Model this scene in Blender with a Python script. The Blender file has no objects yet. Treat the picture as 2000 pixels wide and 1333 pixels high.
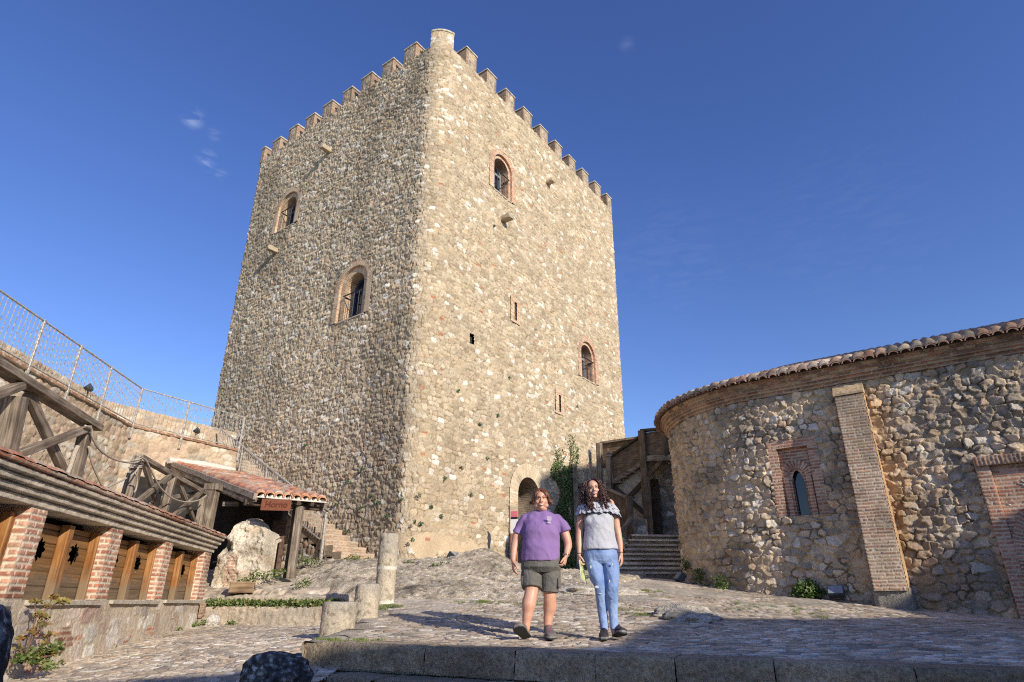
import bpy, math, random
import numpy as np
from mathutils import Vector, Matrix, noise as mnoise
R = math.radians
random.seed(7)
scene = bpy.context.scene
COL = scene.collection

# ------------------------------------------------------------------ camera, sky, sun
F = 1175.0; PITCH = R(23.3); ROLL = R(.157); HC = .43        # focal length in px of a 2000 px frame
cam = bpy.data.cameras.new('camera'); camo = bpy.data.objects.new('camera', cam); COL.objects.link(camo)
cam.sensor_width = 36; cam.lens = 36 * F / 2000; cam.clip_end = 5000; cam.clip_start = .05
camo.matrix_world = Matrix.Translation((0, 0, HC)) @ Matrix.Rotation(R(90) + PITCH, 4, 'X') @ Matrix.Rotation(ROLL, 4, 'Z')
scene.camera = camo
SUN_AZ, SUN_EL = 142.0, 22.0
world = bpy.data.worlds.new('World'); scene.world = world; world.use_nodes = True
wn = world.node_tree; wn.nodes.clear()
def N(nt, t, **k):
    n = nt.nodes.new(t)
    for a, v in k.items(): setattr(n, a, v)
    return n
def sky():
    L = wn.links.new
    st = N(wn, 'ShaderNodeTexSky', sky_type='NISHITA', sun_disc=False)
    st.sun_elevation = R(SUN_EL); st.sun_rotation = R(SUN_AZ)
    st.altitude = 600; st.air_density = 1.1; st.dust_density = .3; st.ozone_density = 3.0
    hs = N(wn, 'ShaderNodeHueSaturation'); hs.inputs['Saturation'].default_value = 1.18; hs.inputs['Hue'].default_value = .521
    L(st.outputs[0], hs.inputs['Color'])
    # thin cirrus wisps, placed by sky direction
    tc = N(wn, 'ShaderNodeTexCoord')
    no = N(wn, 'ShaderNodeTexNoise'); no.inputs['Scale'].default_value = 26; no.inputs['Detail'].default_value = 7; no.inputs['Distortion'].default_value = .8
    mp = N(wn, 'ShaderNodeMapping'); mp.inputs['Rotation'].default_value = (0, R(25), R(20)); mp.inputs['Scale'].default_value = (1, 1, 4.2)
    L(tc.outputs['Generated'], mp.inputs[0]); L(mp.outputs[0], no.inputs['Vector'])
    tot = None
    for (u, v, rad, amt) in ((377, 230, .02, .26), (403, 314, .02, .26), (432, 340, .012, .16), (420, 262, .014, .1), (1226, 88, .018, .05), (1300, 500, .16, .02), (1640, 430, .2, .015)):
        d = Vector(ray(u, v)).normalized()
        vm = N(wn, 'ShaderNodeVectorMath', operation='DISTANCE'); vm.inputs[1].default_value = d
        L(tc.outputs['Generated'], vm.inputs[0])
        mr = N(wn, 'ShaderNodeMapRange', interpolation_type='SMOOTHSTEP')
        mr.inputs[1].default_value = 0; mr.inputs[2].default_value = rad; mr.inputs[3].default_value = amt; mr.inputs[4].default_value = 0
        L(vm.outputs['Value'], mr.inputs[0])
        if tot is None: tot = mr.outputs[0]
        else:
            ad = N(wn, 'ShaderNodeMath', operation='ADD'); L(tot, ad.inputs[0]); L(mr.outputs[0], ad.inputs[1]); tot = ad.outputs[0]
    m2 = N(wn, 'ShaderNodeMapRange'); m2.inputs[1].default_value = .42; m2.inputs[2].default_value = .72
    L(no.outputs[0], m2.inputs[0])
    mu = N(wn, 'ShaderNodeMath', operation='MULTIPLY', use_clamp=True); L(tot, mu.inputs[0]); L(m2.outputs[0], mu.inputs[1])
    mx = N(wn, 'ShaderNodeMixRGB'); mx.inputs[2].default_value = (6.5, 7.0, 7.6, 1)
    L(mu.outputs[0], mx.inputs[0]); L(hs.outputs[0], mx.inputs[1])
    bg = N(wn, 'ShaderNodeBackground'); bg.inputs[1].default_value = SKY_STR
    L(mx.outputs[0], bg.inputs[0])
    L(bg.outputs[0], N(wn, 'ShaderNodeOutputWorld').inputs[0])
SKY_STR = .14
def ray(u, v):                      # direction through a point of the photograph (2000 x 1333)
    X = u - 1000; Y = v - 666.5; c, s = math.cos(ROLL), math.sin(ROLL)
    X, Y = X * c + Y * s, -X * s + Y * c
    x = X / F; y = -Y / F
    return (x, math.cos(PITCH) - y * math.sin(PITCH), math.sin(PITCH) + y * math.cos(PITCH))
def at(u, v, Y):                    # point at distance Y
    d = ray(u, v); return Vector((d[0] * Y / d[1], Y, HC + d[2] * Y / d[1]))
def onp(u, v, p0, az):              # point on the vertical plane through p0 that runs along azimuth az
    n = (math.cos(R(az)), -math.sin(R(az))); d = ray(u, v)
    t = (n[0] * p0[0] + n[1] * p0[1]) / (n[0] * d[0] + n[1] * d[1])
    return Vector((d[0] * t, d[1] * t, HC + d[2] * t))
sky()
sun = bpy.data.lights.new('sun', 'SUN'); suno = bpy.data.objects.new('sun', sun); COL.objects.link(suno)
sun.energy = 4.0; sun.angle = R(.53); sun.color = (1, .90, .765)
sd = Vector((math.sin(R(SUN_AZ)) * math.cos(R(SUN_EL)), math.cos(R(SUN_AZ)) * math.cos(R(SUN_EL)), math.sin(R(SUN_EL))))
suno.rotation_euler = sd.to_track_quat('Z', 'Y').to_euler()
scene.view_settings.view_transform = 'Standard'; scene.view_settings.look = 'None'
scene.view_settings.exposure = .40; scene.view_settings.gamma = 1
try:
    scene.cycles.use_denoising = False; scene.cycles.filter_width = 1.1
    scene.cycles.max_bounces = 5; scene.cycles.diffuse_bounces = 3; scene.cycles.transparent_max_bounces = 4
except Exception: pass

# ------------------------------------------------------------------ naming
def root(name, label, cat, loc=(0, 0, 0), group=None):
    o = bpy.data.objects.new(name, None); COL.objects.link(o); o.location = loc
    o.empty_display_size = .2; o['label'] = label; o['category'] = cat
    if group: o['group'] = group
    return o
def tag(o, label, cat, group=None):
    o['label'] = label; o['category'] = cat
    if group: o['group'] = group
    return o
def base_of(o):                     # world position of an object made here (translations only)
    v = Vector(o.location)
    while o.parent: v = v + o.matrix_parent_inverse.to_translation() + Vector(o.parent.location); o = o.parent
    return v
def adopt(o, parent):
    if parent is not None:
        o.parent = parent; o.matrix_parent_inverse = Matrix.Translation(-base_of(parent))
    return o
def copy_tree(o, dx, parent=None):
    c = o.copy(); COL.objects.link(c)
    if parent is not None:
        c.parent = parent
    else: c.location = Vector(o.location) + Vector(dx)
    for ch in list(o.children): copy_tree(ch, dx, c)
    return c

# ------------------------------------------------------------------ materials
MATS = {}
def new_mat(name):
    m = bpy.data.materials.new(name); m.use_nodes = True; nt = m.node_tree
    return m, nt, nt.nodes['Principled BSDF']
def ramp(nt, stops):
    r = N(nt, 'ShaderNodeValToRGB'); e = r.color_ramp.elements
    e[0].position, e[0].color = stops[0][0], (*stops[0][1], 1)
    e[1].position, e[1].color = stops[-1][0], (*stops[-1][1], 1)
    for p, c in stops[1:-1]:
        x = e.new(p); x.color = (*c, 1)
    return r
def mat_attr(name, rough=.9, scale=30, contrast=.35, bump=.4, bdist=.01, spec=.25, big=.25):
    """stone, brick, plaster: the colour of each piece is an attribute, fine grain from noise"""
    m, nt, b = new_mat(name); L = nt.links.new
    at_ = N(nt, 'ShaderNodeAttribute', attribute_name='col')
    ge = N(nt, 'ShaderNodeNewGeometry')
    n1 = N(nt, 'ShaderNodeTexNoise'); n1.inputs['Scale'].default_value = scale; n1.inputs['Detail'].default_value = 5; n1.inputs['Roughness'].default_value = .65
    n2 = N(nt, 'ShaderNodeTexNoise'); n2.inputs['Scale'].default_value = .9; n2.inputs['Detail'].default_value = 5
    L(ge.outputs['Position'], n1.inputs['Vector']); L(ge.outputs['Position'], n2.inputs['Vector'])
    m1 = N(nt, 'ShaderNodeMapRange'); m1.inputs[1].default_value = .3; m1.inputs[2].default_value = .7; m1.inputs[3].default_value = 1 - contrast; m1.inputs[4].default_value = 1 + contrast
    m2 = N(nt, 'ShaderNodeMapRange'); m2.inputs[1].default_value = .35; m2.inputs[2].default_value = .65; m2.inputs[3].default_value = 1 - big; m2.inputs[4].default_value = 1 + big * .6
    L(n1.outputs[0], m1.inputs[0]); L(n2.outputs[0], m2.inputs[0])
    mu = N(nt, 'ShaderNodeMath', operation='MULTIPLY'); L(m1.outputs[0], mu.inputs[0]); L(m2.outputs[0], mu.inputs[1])
    vm = N(nt, 'ShaderNodeVectorMath', operation='SCALE'); L(at_.outputs['Color'], vm.inputs[0]); L(mu.outputs[0], vm.inputs['Scale'])
    L(vm.outputs[0], b.inputs['Base Color']); b.inputs['Roughness'].default_value = rough
    b.inputs['Specular IOR Level'].default_value = spec
    bp = N(nt, 'ShaderNodeBump'); bp.inputs['Strength'].default_value = bump; bp.inputs['Distance'].default_value = bdist
    L(n1.outputs[0], bp.inputs['Height']); L(bp.outputs[0], b.inputs['Normal'])
    MATS[name] = m; return m
M_STONE = mat_attr('rubble_masonry', scale=38, contrast=.3, bump=.6, bdist=.02, big=.1)
M_BRICK = mat_attr('brickwork', scale=60, contrast=.22, bump=.4, bdist=.006, big=.12)
M_COBBLE = mat_attr('cobble_paving', scale=45, contrast=.25, bump=.4, bdist=.008, rough=.75, big=.18)
M_ROCK = mat_attr('weathered_rock', scale=34, contrast=.45, bump=.9, bdist=.03, big=.3)
M_TILE = mat_attr('clay_tile', scale=30, contrast=.3, bump=.4, bdist=.01, big=.3)
def mat_wood(name, dark, mid, light, rough=.75, streak=1.0):
    m, nt, b = new_mat(name); L = nt.links.new
    a = N(nt, 'ShaderNodeAttribute', attribute_name='gr')
    mp = N(nt, 'ShaderNodeMapping'); mp.inputs['Scale'].default_value = (2.2, 34, 34)
    L(a.outputs['Vector'], mp.inputs[0])
    n1 = N(nt, 'ShaderNodeTexNoise'); n1.inputs['Scale'].default_value = 1; n1.inputs['Detail'].default_value = 6; n1.inputs['Distortion'].default_value = .5
    L(mp.outputs[0], n1.inputs['Vector'])
    n2 = N(nt, 'ShaderNodeTexNoise'); n2.inputs['Scale'].default_value = 3.5; n2.inputs['Detail'].default_value = 4
    L(a.outputs['Vector'], n2.inputs['Vector'])
    mx = N(nt, 'ShaderNodeMath', operation='MULTIPLY_ADD'); mx.inputs[1].default_value = .45; L(n2.outputs[0], mx.inputs[0])
    sc = N(nt, 'ShaderNodeMath', operation='MULTIPLY'); sc.inputs[1].default_value = .6; L(n1.outputs[0], sc.inputs[0]); L(sc.outputs[0], mx.inputs[2])
    r = ramp(nt, [(.36, dark), (.52, mid), (.68, light)]); L(mx.outputs[0], r.inputs[0])
    L(r.outputs[0], b.inputs['Base Color']); b.inputs['Roughness'].default_value = rough; b.inputs['Specular IOR Level'].default_value = .3
    bp = N(nt, 'ShaderNodeBump'); bp.inputs['Strength'].default_value = .5 * streak; bp.inputs['Distance'].default_value = .01
    L(n1.outputs[0], bp.inputs['Height']); L(bp.outputs[0], b.inputs['Normal'])
    MATS[name] = m; return m
M_GREYWOOD = mat_wood('weathered_timber', (.06, .045, .032), (.19, .15, .11), (.36, .30, .23))
M_DARKWOOD = mat_wood('dark_timber', (.02, .014, .01), (.055, .04, .028), (.11, .08, .055))
M_BROWNWOOD = mat_wood('stair_boards', (.05, .032, .02), (.12, .08, .05), (.22, .16, .105))
M_OILWOOD = mat_wood('oiled_timber', (.1, .03, .008), (.33, .12, .025), (.5, .23, .07), rough=.55)
def mat_plain(name, c, rough=.6, metal=0, var=.15, scale=12, bump=0, spec=.4):
    m, nt, b = new_mat(name); L = nt.links.new
    ge = N(nt, 'ShaderNodeNewGeometry'); n = N(nt, 'ShaderNodeTexNoise'); n.inputs['Scale'].default_value = scale; n.inputs['Detail'].default_value = 5
    L(ge.outputs['Position'], n.inputs['Vector'])
    r = ramp(nt, [(.32, tuple(x * (1 - var) for x in c)), (.68, tuple(min(1, x * (1 + var)) for x in c))])
    L(n.outputs[0], r.inputs[0]); L(r.outputs[0], b.inputs['Base Color'])
    b.inputs['Roughness'].default_value = rough; b.inputs['Metallic'].default_value = metal; b.inputs['Specular IOR Level'].default_value = spec
    if bump:
        bp = N(nt, 'ShaderNodeBump'); bp.inputs['Strength'].default_value = bump; bp.inputs['Distance'].default_value = .01
        L(n.outputs[0], bp.inputs['Height']); L(bp.outputs[0], b.inputs['Normal'])
    MATS[name] = m; return m
M_PLASTER = mat_plain('lime_plaster', (.42, .36, .28), .9, var=.3, scale=9, bump=.5)
M_METAL = mat_plain('galvanised_steel', (.46, .43, .38), .5, .35, var=.45, scale=20)
M_BLACK = mat_plain('black_iron', (.02, .02, .022), .5, .2)
M_FRAME = mat_plain('grey_window_frame', (.22, .25, .28), .5, var=.08)
M_FRAMEB = mat_plain('blue_grey_window_frame', (.05, .07, .14), .45, var=.08)
M_GLASS = mat_plain('dark_window_glass', (.012, .016, .03), .06, 0, var=.1, spec=.9)
M_DARKIN = mat_plain('dark_interior', (.03, .026, .022), .95, var=.4, scale=5)  # near-black colour stands in for deep shade inside openings
M_ROPE = mat_plain('rope_fibre', (.42, .36, .28), .9, var=.3, scale=90, bump=.5)
M_LAMP = mat_plain('floodlight_housing', (.07, .08, .09), .4, .4)
M_LGLASS = mat_plain('floodlight_glass', (.25, .28, .3), .1, 0, spec=.8)
M_WHITE = mat_plain('white_mortar', (.62, .58, .5), .9, var=.15, bump=.3)
def mat_leaf(name, c1, c2, c3):
    m, nt, b = new_mat(name); L = nt.links.new
    ge = N(nt, 'ShaderNodeNewGeometry')
    r = ramp(nt, [(0, c1), (.55, c2), (1, c3)]); L(ge.outputs['Random Per Island'], r.inputs[0])
    L(r.outputs[0], b.inputs['Base Color']); b.inputs['Roughness'].default_value = .55; b.inputs['Specular IOR Level'].default_value = .3
    try: b.inputs['Subsurface Weight'].default_value = 0
    except Exception: pass
    MATS[name] = m; return m
M_IVY = mat_leaf('ivy_leaf', (.03, .065, .012), (.065, .125, .025), (.17, .2, .06))
M_WEED = mat_leaf('weed_leaf', (.04, .075, .015), (.10, .15, .035), (.26, .25, .10))
M_CAPER = mat_leaf('wall_plant_leaf', (.05, .1, .05), (.08, .15, .07), (.13, .2, .1))
M_RUSTLEAF = mat_leaf('shrub_leaf', (.13, .12, .03), (.27, .22, .05), (.3, .1, .06))
M_STEM = mat_plain('woody_stem', (.16, .09, .06), .8, var=.3)

# ------------------------------------------------------------------ numpy noise and masonry
def h2(i, j, seed):
    x = (i.astype(np.int64) * 374761393 + j.astype(np.int64) * 668265263 + seed * 1442695041) & 0xFFFFFFFF
    x = ((x ^ (x >> 13)) * 1274126177) & 0xFFFFFFFF
    x = ((x ^ (x >> 16)) * 2246822519) & 0xFFFFFFFF
    return ((x ^ (x >> 15)) & 0xFFFFFF) / float(0x1000000)
def vnoise(u, v, seed):
    i = np.floor(u); j = np.floor(v); fu = u - i; fv = v - j
    fu = fu * fu * (3 - 2 * fu); fv = fv * fv * (3 - 2 * fv)
    a = h2(i, j, seed); b = h2(i + 1, j, seed); c = h2(i, j + 1, seed); d = h2(i + 1, j + 1, seed)
    return (a + (b - a) * fu) * (1 - fv) + (c + (d - c) * fu) * fv
def fbm(u, v, seed, oct=4, gain=.5):
    s = 0; a = 1; t = 0
    for k in range(oct):
        s = s + a * vnoise(u * 2 ** k + 17.3 * k, v * 2 ** k + 9.1 * k, seed + k * 31); t += a; a *= gain
    return s / t
def sst(x, a, b):
    t = np.clip((x - a) / (b - a), 0, 1); return t * t * (3 - 2 * t)
def pal(h, colors):
    c = np.array(colors, float); k = np.minimum((h * len(c)).astype(int), len(c) - 1); return c[k]
TAN = [(.50, .40, .27), (.44, .36, .25), (.55, .46, .33), (.38, .31, .22), (.48, .37, .23), (.60, .52, .40), (.42, .36, .27), (.50, .35, .24), (.66, .62, .54)]
GREYTAN = [(.36, .31, .24), (.28, .245, .20), (.42, .37, .30), (.22, .195, .165), (.33, .26, .19), (.50, .47, .41), (.30, .28, .25), (.36, .25, .18), (.60, .58, .53), (.26, .22, .17)]
def rubble(u, v, seed, su=.26, sv=.17, amp=.04, joint=.16, rough=.012, tilt=.1, stones=TAN, mortar=(.46, .37, .25), jit=.75, cover=0., warp=.35, vjit=.6, seam=0., seamc=(.17, .13, .09)):
    """coursed rubble: returns height (m) and colour of every point"""
    u0, v0 = u, v
    u = u + (fbm(u0 / .5, v0 / .5, seed + 5, 2) - .5) * su * warp; v = v + (fbm(u0 / .6, v0 / .6, seed + 6, 2) - .5) * sv * warp * 1.2
    u = u + (fbm(u0 / .055, v0 / .055, seed + 21, 2) - .5) * su * .22; v = v + (fbm(u0 / .06, v0 / .05, seed + 22, 2) - .5) * sv * .22
    V = v / sv; J = np.floor(V)
    f1 = np.full(u.shape, 9.); f2 = np.full(u.shape, 9.); i1 = np.zeros(u.shape); j1 = np.zeros(u.shape); du = np.zeros(u.shape); dv = np.zeros(u.shape)
    for dj in (-1, 0, 1):
        j = J + dj; off = h2(j, j * 0, seed + 1) ; U = u / su + off; I = np.floor(U)
        for di in (-1, 0, 1):
            i = I + di
            cx = i + .5 + jit * (h2(i, j, seed + 2) - .5); cy = j + .5 + jit * vjit * (h2(i, j, seed + 3) - .5)
            w = .75 + .5 * h2(i, j, seed + 4)
            ax = (U - cx); ay = (V - cy)
            d = (np.abs(ax) ** 2.6 + np.abs(ay) ** 2.6) ** (1 / 2.6) / w
            near = d < f1
            f2 = np.where(near, f1, np.minimum(f2, d))
            f1 = np.where(near, d, f1); i1 = np.where(near, i, i1); j1 = np.where(near, j, j1)
            du = np.where(near, ax, du); dv = np.where(near, ay, dv)
    e = f2 - f1
    hs = h2(i1, j1, seed + 7); ht = h2(i1, j1, seed + 8)
    jn = joint * (.7 + .6 * fbm(u0 / .12, v0 / .12, seed + 12, 2))
    m = sst(e, jn * .45, jn * .95)
    if np.any(cover):
        gone = (h2(i1, j1, seed + 13) < cover) ; m = np.where(gone, m * .25, m)
    tl = (du * (h2(i1, j1, seed + 9) - .5) + dv * (h2(i1, j1, seed + 10) - .5)) * 2 * tilt
    fine = fbm(u0 / .07, v0 / .07, seed + 11, 3) - .5
    h = m * (amp * (.35 + .65 * hs) + tl * amp * 4) + rough * fine * 2 * (.6 + .7 * m) + (fbm(u0 / 2.5, v0 / 2.5, seed + 14, 2) - .5) * .015
    col = pal(ht, stones) * (.88 + .24 * h2(i1, j1, seed + 15))[..., None] * (1 + .35 * fine)[..., None]
    mc = np.array(mortar)[None] * (.85 + .3 * fbm(u0 / .2, v0 / .2, seed + 16, 3))[..., None] if u.ndim == 1 else np.array(mortar) * (.85 + .3 * fbm(u0 / .2, v0 / .2, seed + 16, 3))[..., None]
    mm = sst(m, .25, .75)[..., None]
    col = mc * (1 - mm) + col * mm
    if seam:          # dark broken lines coloured along the joints for contrast, slightly sunk
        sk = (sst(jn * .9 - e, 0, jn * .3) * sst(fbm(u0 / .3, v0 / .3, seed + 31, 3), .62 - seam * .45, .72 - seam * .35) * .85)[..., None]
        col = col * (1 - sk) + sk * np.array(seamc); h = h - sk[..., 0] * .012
    return h, col
REDB = [(.46, .20, .12), (.40, .16, .10), (.52, .27, .17), (.36, .16, .105), (.47, .25, .16), (.34, .14, .09)]
TANB = [(.48, .30, .18), (.42, .24, .14), (.52, .36, .24), (.36, .19, .11), (.45, .32, .22)]
def brick(u, v, seed, L=.26, H=.066, joint=.022, amp=.008, bricks=REDB, mortar=(.62, .52, .38), bond=.5, vj=None):
    """running bond; returns height and colour"""
    u = u + .006 * (fbm(u / .1, v / .1, seed + 1, 2) - .5); v = v + .006 * (fbm(u / .13, v / .13, seed + 2, 2) - .5)
    J = np.floor(v / H); fv = (v / H - J) * H
    off = (J % 2) * bond + .12 * h2(J, J * 0, seed + 3); U = u / L + off; I = np.floor(U); fu = (U - I) * L
    vj = joint * .7 if vj is None else vj
    d = np.minimum(np.minimum(fv, H - fv) - joint / 2, np.minimum(fu, L - fu) - vj / 2)
    m = sst(d, -.002, .004)
    hs = h2(I, J, seed + 4)
    fine = fbm(u / .02, v / .02, seed + 5, 3) - .5
    col = pal(hs, bricks) * (.8 + .4 * h2(I, J, seed + 6))[..., None] * (1 + .5 * fine)[..., None]
    mc = np.array(mortar) * (.9 + .3 * fine)[..., None]
    wear = sst(fbm(u / .45, v / .6, seed + 9, 4), .5, .68); chip = sst(fbm(u / .05, v / .035, seed + 10, 3), .64, .72)
    m = m * (1 - chip * .8); col = col * (1 - .3 * wear)[..., None]; mc = mc * (1 - .28 * wear)[..., None]
    return m * (amp * (.6 + .6 * h2(I, J, seed + 7))) + fine * .004, mc * (1 - m[..., None]) + col * m[..., None]
def grid_mesh(name, P, C, mat, parent=None, keep=None, smooth=True, closed=False):
    """P (nv, nu, 3) world points, C (nv, nu, 3) colours"""
    nv, nu = P.shape[:2]
    idx = np.arange(nv * nu).reshape(nv, nu)
    q = np.stack([idx[:-1, :-1], idx[:-1, 1:], idx[1:, 1:], idx[1:, :-1]], -1).reshape(-1, 4)
    if keep is not None:
        kf = (keep[:-1, :-1] & keep[:-1, 1:] & keep[1:, 1:] & keep[1:, :-1]).reshape(-1); q = q[kf]
        used = np.zeros(nv * nu, bool); used[q.reshape(-1)] = True
        mp = np.cumsum(used) - 1; q = mp[q]; P = P.reshape(-1, 3)[used]; C = C.reshape(-1, 3)[used]
    P = P.reshape(-1, 3); C = C.reshape(-1, 3)
    me = bpy.data.meshes.new(name)
    me.vertices.add(len(P)); me.vertices.foreach_set('co', P.astype(np.float32).ravel())
    me.loops.add(q.size); me.loops.foreach_set('vertex_index', q.astype(np.int32).ravel())
    me.polygons.add(len(q)); me.polygons.foreach_set('loop_start', np.arange(0, q.size, 4, dtype=np.int32))
    try: me.polygons.foreach_set('loop_total', np.full(len(q), 4, dtype=np.int32))
    except Exception: pass
    me.update(calc_edges=True)
    me.polygons.foreach_set('use_smooth', np.full(len(q), smooth))
    a = me.attributes.new('col', 'FLOAT_COLOR', 'POINT')
    a.data.foreach_set('color', np.concatenate([np.clip(C, 0, 1), np.ones((len(C), 1))], 1).astype(np.float32).ravel())
    me.materials.append(mat)
    o = bpy.data.objects.new(name, me); COL.objects.link(o)
    return adopt(o, parent)
def joinm(name, objs, parent=None):
    """several grid patches of one part become one mesh"""
    vs = []; fs = []; cs = []; n = 0
    mat = objs[0].data.materials[0]
    for o in objs:
        me = o.data; k = len(me.vertices); v = np.empty(k * 3, np.float32); me.vertices.foreach_get('co', v)
        li = np.empty(len(me.loops), np.int32); me.loops.foreach_get('vertex_index', li)
        c = np.empty(k * 4, np.float32); me.attributes['col'].data.foreach_get('color', c)
        vs.append(v.reshape(-1, 3)); fs.append(li.reshape(-1, 4) + n); cs.append(c.reshape(-1, 4)[:, :3]); n += k
        bpy.data.objects.remove(o); bpy.data.meshes.remove(me)
    P = np.concatenate(vs); q = np.concatenate(fs); C = np.concatenate(cs)
    me = bpy.data.meshes.new(name)
    me.vertices.add(len(P)); me.vertices.foreach_set('co', P.ravel())
    me.loops.add(q.size); me.loops.foreach_set('vertex_index', q.astype(np.int32).ravel())
    me.polygons.add(len(q)); me.polygons.foreach_set('loop_start', np.arange(0, q.size, 4, dtype=np.int32))
    me.update(calc_edges=True); me.polygons.foreach_set('use_smooth', np.full(len(q), True))
    a = me.attributes.new('col', 'FLOAT_COLOR', 'POINT')
    a.data.foreach_set('color', np.concatenate([C, np.ones((len(C), 1))], 1).astype(np.float32).ravel())
    me.materials.append(mat)
    o = bpy.data.objects.new(name, me); COL.objects.link(o); return adopt(o, parent)
def A3(v): return np.array(v, float)
def quad_patch(name, p, eu, ev, lu, lv, pat, mat, parent=None, du=.02, out=None, seed=0, uo=0, vo=0, keep=None, shape=None):
    """flat displaced rectangle: p + eu*u + ev*v ; normal eu x ev"""
    nu = max(2, int(lu / du) + 1); nv = max(2, int(lv / du) + 1)
    u, v = np.meshgrid(np.linspace(0, lu, nu), np.linspace(0, lv, nv))
    eu = A3(eu) / np.linalg.norm(eu); ev = A3(ev) / np.linalg.norm(ev); n = np.cross(eu, ev)
    h, c = pat(u + uo, v + vo)
    e = np.minimum(np.minimum(u, lu - u), np.minimum(v, lv - v)); h = h * sst(e, -1e-6, min(.02, lu / 5, lv / 5))
    P = A3(p) + u[..., None] * eu + v[..., None] * ev + h[..., None] * n
    if shape is not None: P = shape(P, u, v)
    return grid_mesh(name, P, c, mat, parent, keep(u, v) if keep else None)
def box_patch(name, c0, ex, ey, lx, ly, lz, pat, mat, parent=None, du=.02, faces='fblrt', tilt=None, seed=0):
    """displaced box: corner c0, horizontal axes ex, ey (unit, ex x ey = up), height lz. f faces -ey"""
    ex = A3(ex); ey = A3(ey); ez = A3((0, 0, 1)); c0 = A3(c0); out = []
    def q(p, a, b, la, lb, uo, sh=None): out.append(quad_patch('p', p, a, b, la, lb, pat, mat, None, du, uo=uo))
    if 'f' in faces: q(c0, ex, ez, lx, lz, 0)
    if 'r' in faces: q(c0 + ex * lx, ey, ez, ly, lz, lx)
    if 'b' in faces: q(c0 + ex * lx + ey * ly, -ex, ez, lx, lz, lx + ly)
    if 'l' in faces: q(c0 + ey * ly, -ey, ez, ly, lz, -ly)
    if 't' in faces: q(c0 + ez * lz, ex, ey, lx, ly, 0)
    if 'u' in faces: q(c0 + ey * ly, ex, -ey, lx, ly, 0)
    return joinm(name, out, parent)
def profile_run(name, path, nrm, prof, mat, pat, parent=None, dl=.03, dp=.02):
    """sweep a cross-section (list of (out, z)) along a path (k,3) with outward normals (k,3)"""
    path = A3(path); nrm = A3(nrm)
    s = np.concatenate([[0], np.cumsum(np.linalg.norm(np.diff(path, axis=0), axis=1))])
    S = np.linspace(0, s[-1], max(2, int(s[-1] / dl)))
    pp = np.stack([np.interp(S, s, path[:, k]) for k in range(3)], 1); nn = np.stack([np.interp(S, s, nrm[:, k]) for k in range(3)], 1)
    nn /= np.linalg.norm(nn, axis=1)[:, None]
    pr = A3(prof); d = np.concatenate([[0], np.cumsum(np.linalg.norm(np.diff(pr, axis=0), axis=1))])
    T = [];
    for k in range(len(pr) - 1):
        m = max(1, int((d[k + 1] - d[k]) / dp)); T += list(np.linspace(d[k], d[k + 1], m, endpoint=False))
    T = np.array(T + [d[-1]])
    po = np.interp(T, d, pr[:, 0]); pz = np.interp(T, d, pr[:, 1])
    ke = np.searchsorted(d, T, side='right') - 1; ke = np.clip(ke, 0, len(pr) - 2); dd = pr[ke + 1] - pr[ke]; ln = np.linalg.norm(dd, axis=1) + 1e-9
    no = dd[:, 1] / ln; nz = -dd[:, 0] / ln            # outward normal of the section
    u, t = np.meshgrid(S, T)
    h, c = pat(u, t, np.broadcast_to(pz[:, None], u.shape))
    O = po[:, None] + h * no[:, None]; Z = pz[:, None] + h * nz[:, None]
    P = pp[None] + nn[None] * O[..., None]; P[..., 2] += Z
    return grid_mesh(name, P, c, mat, parent)

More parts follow.
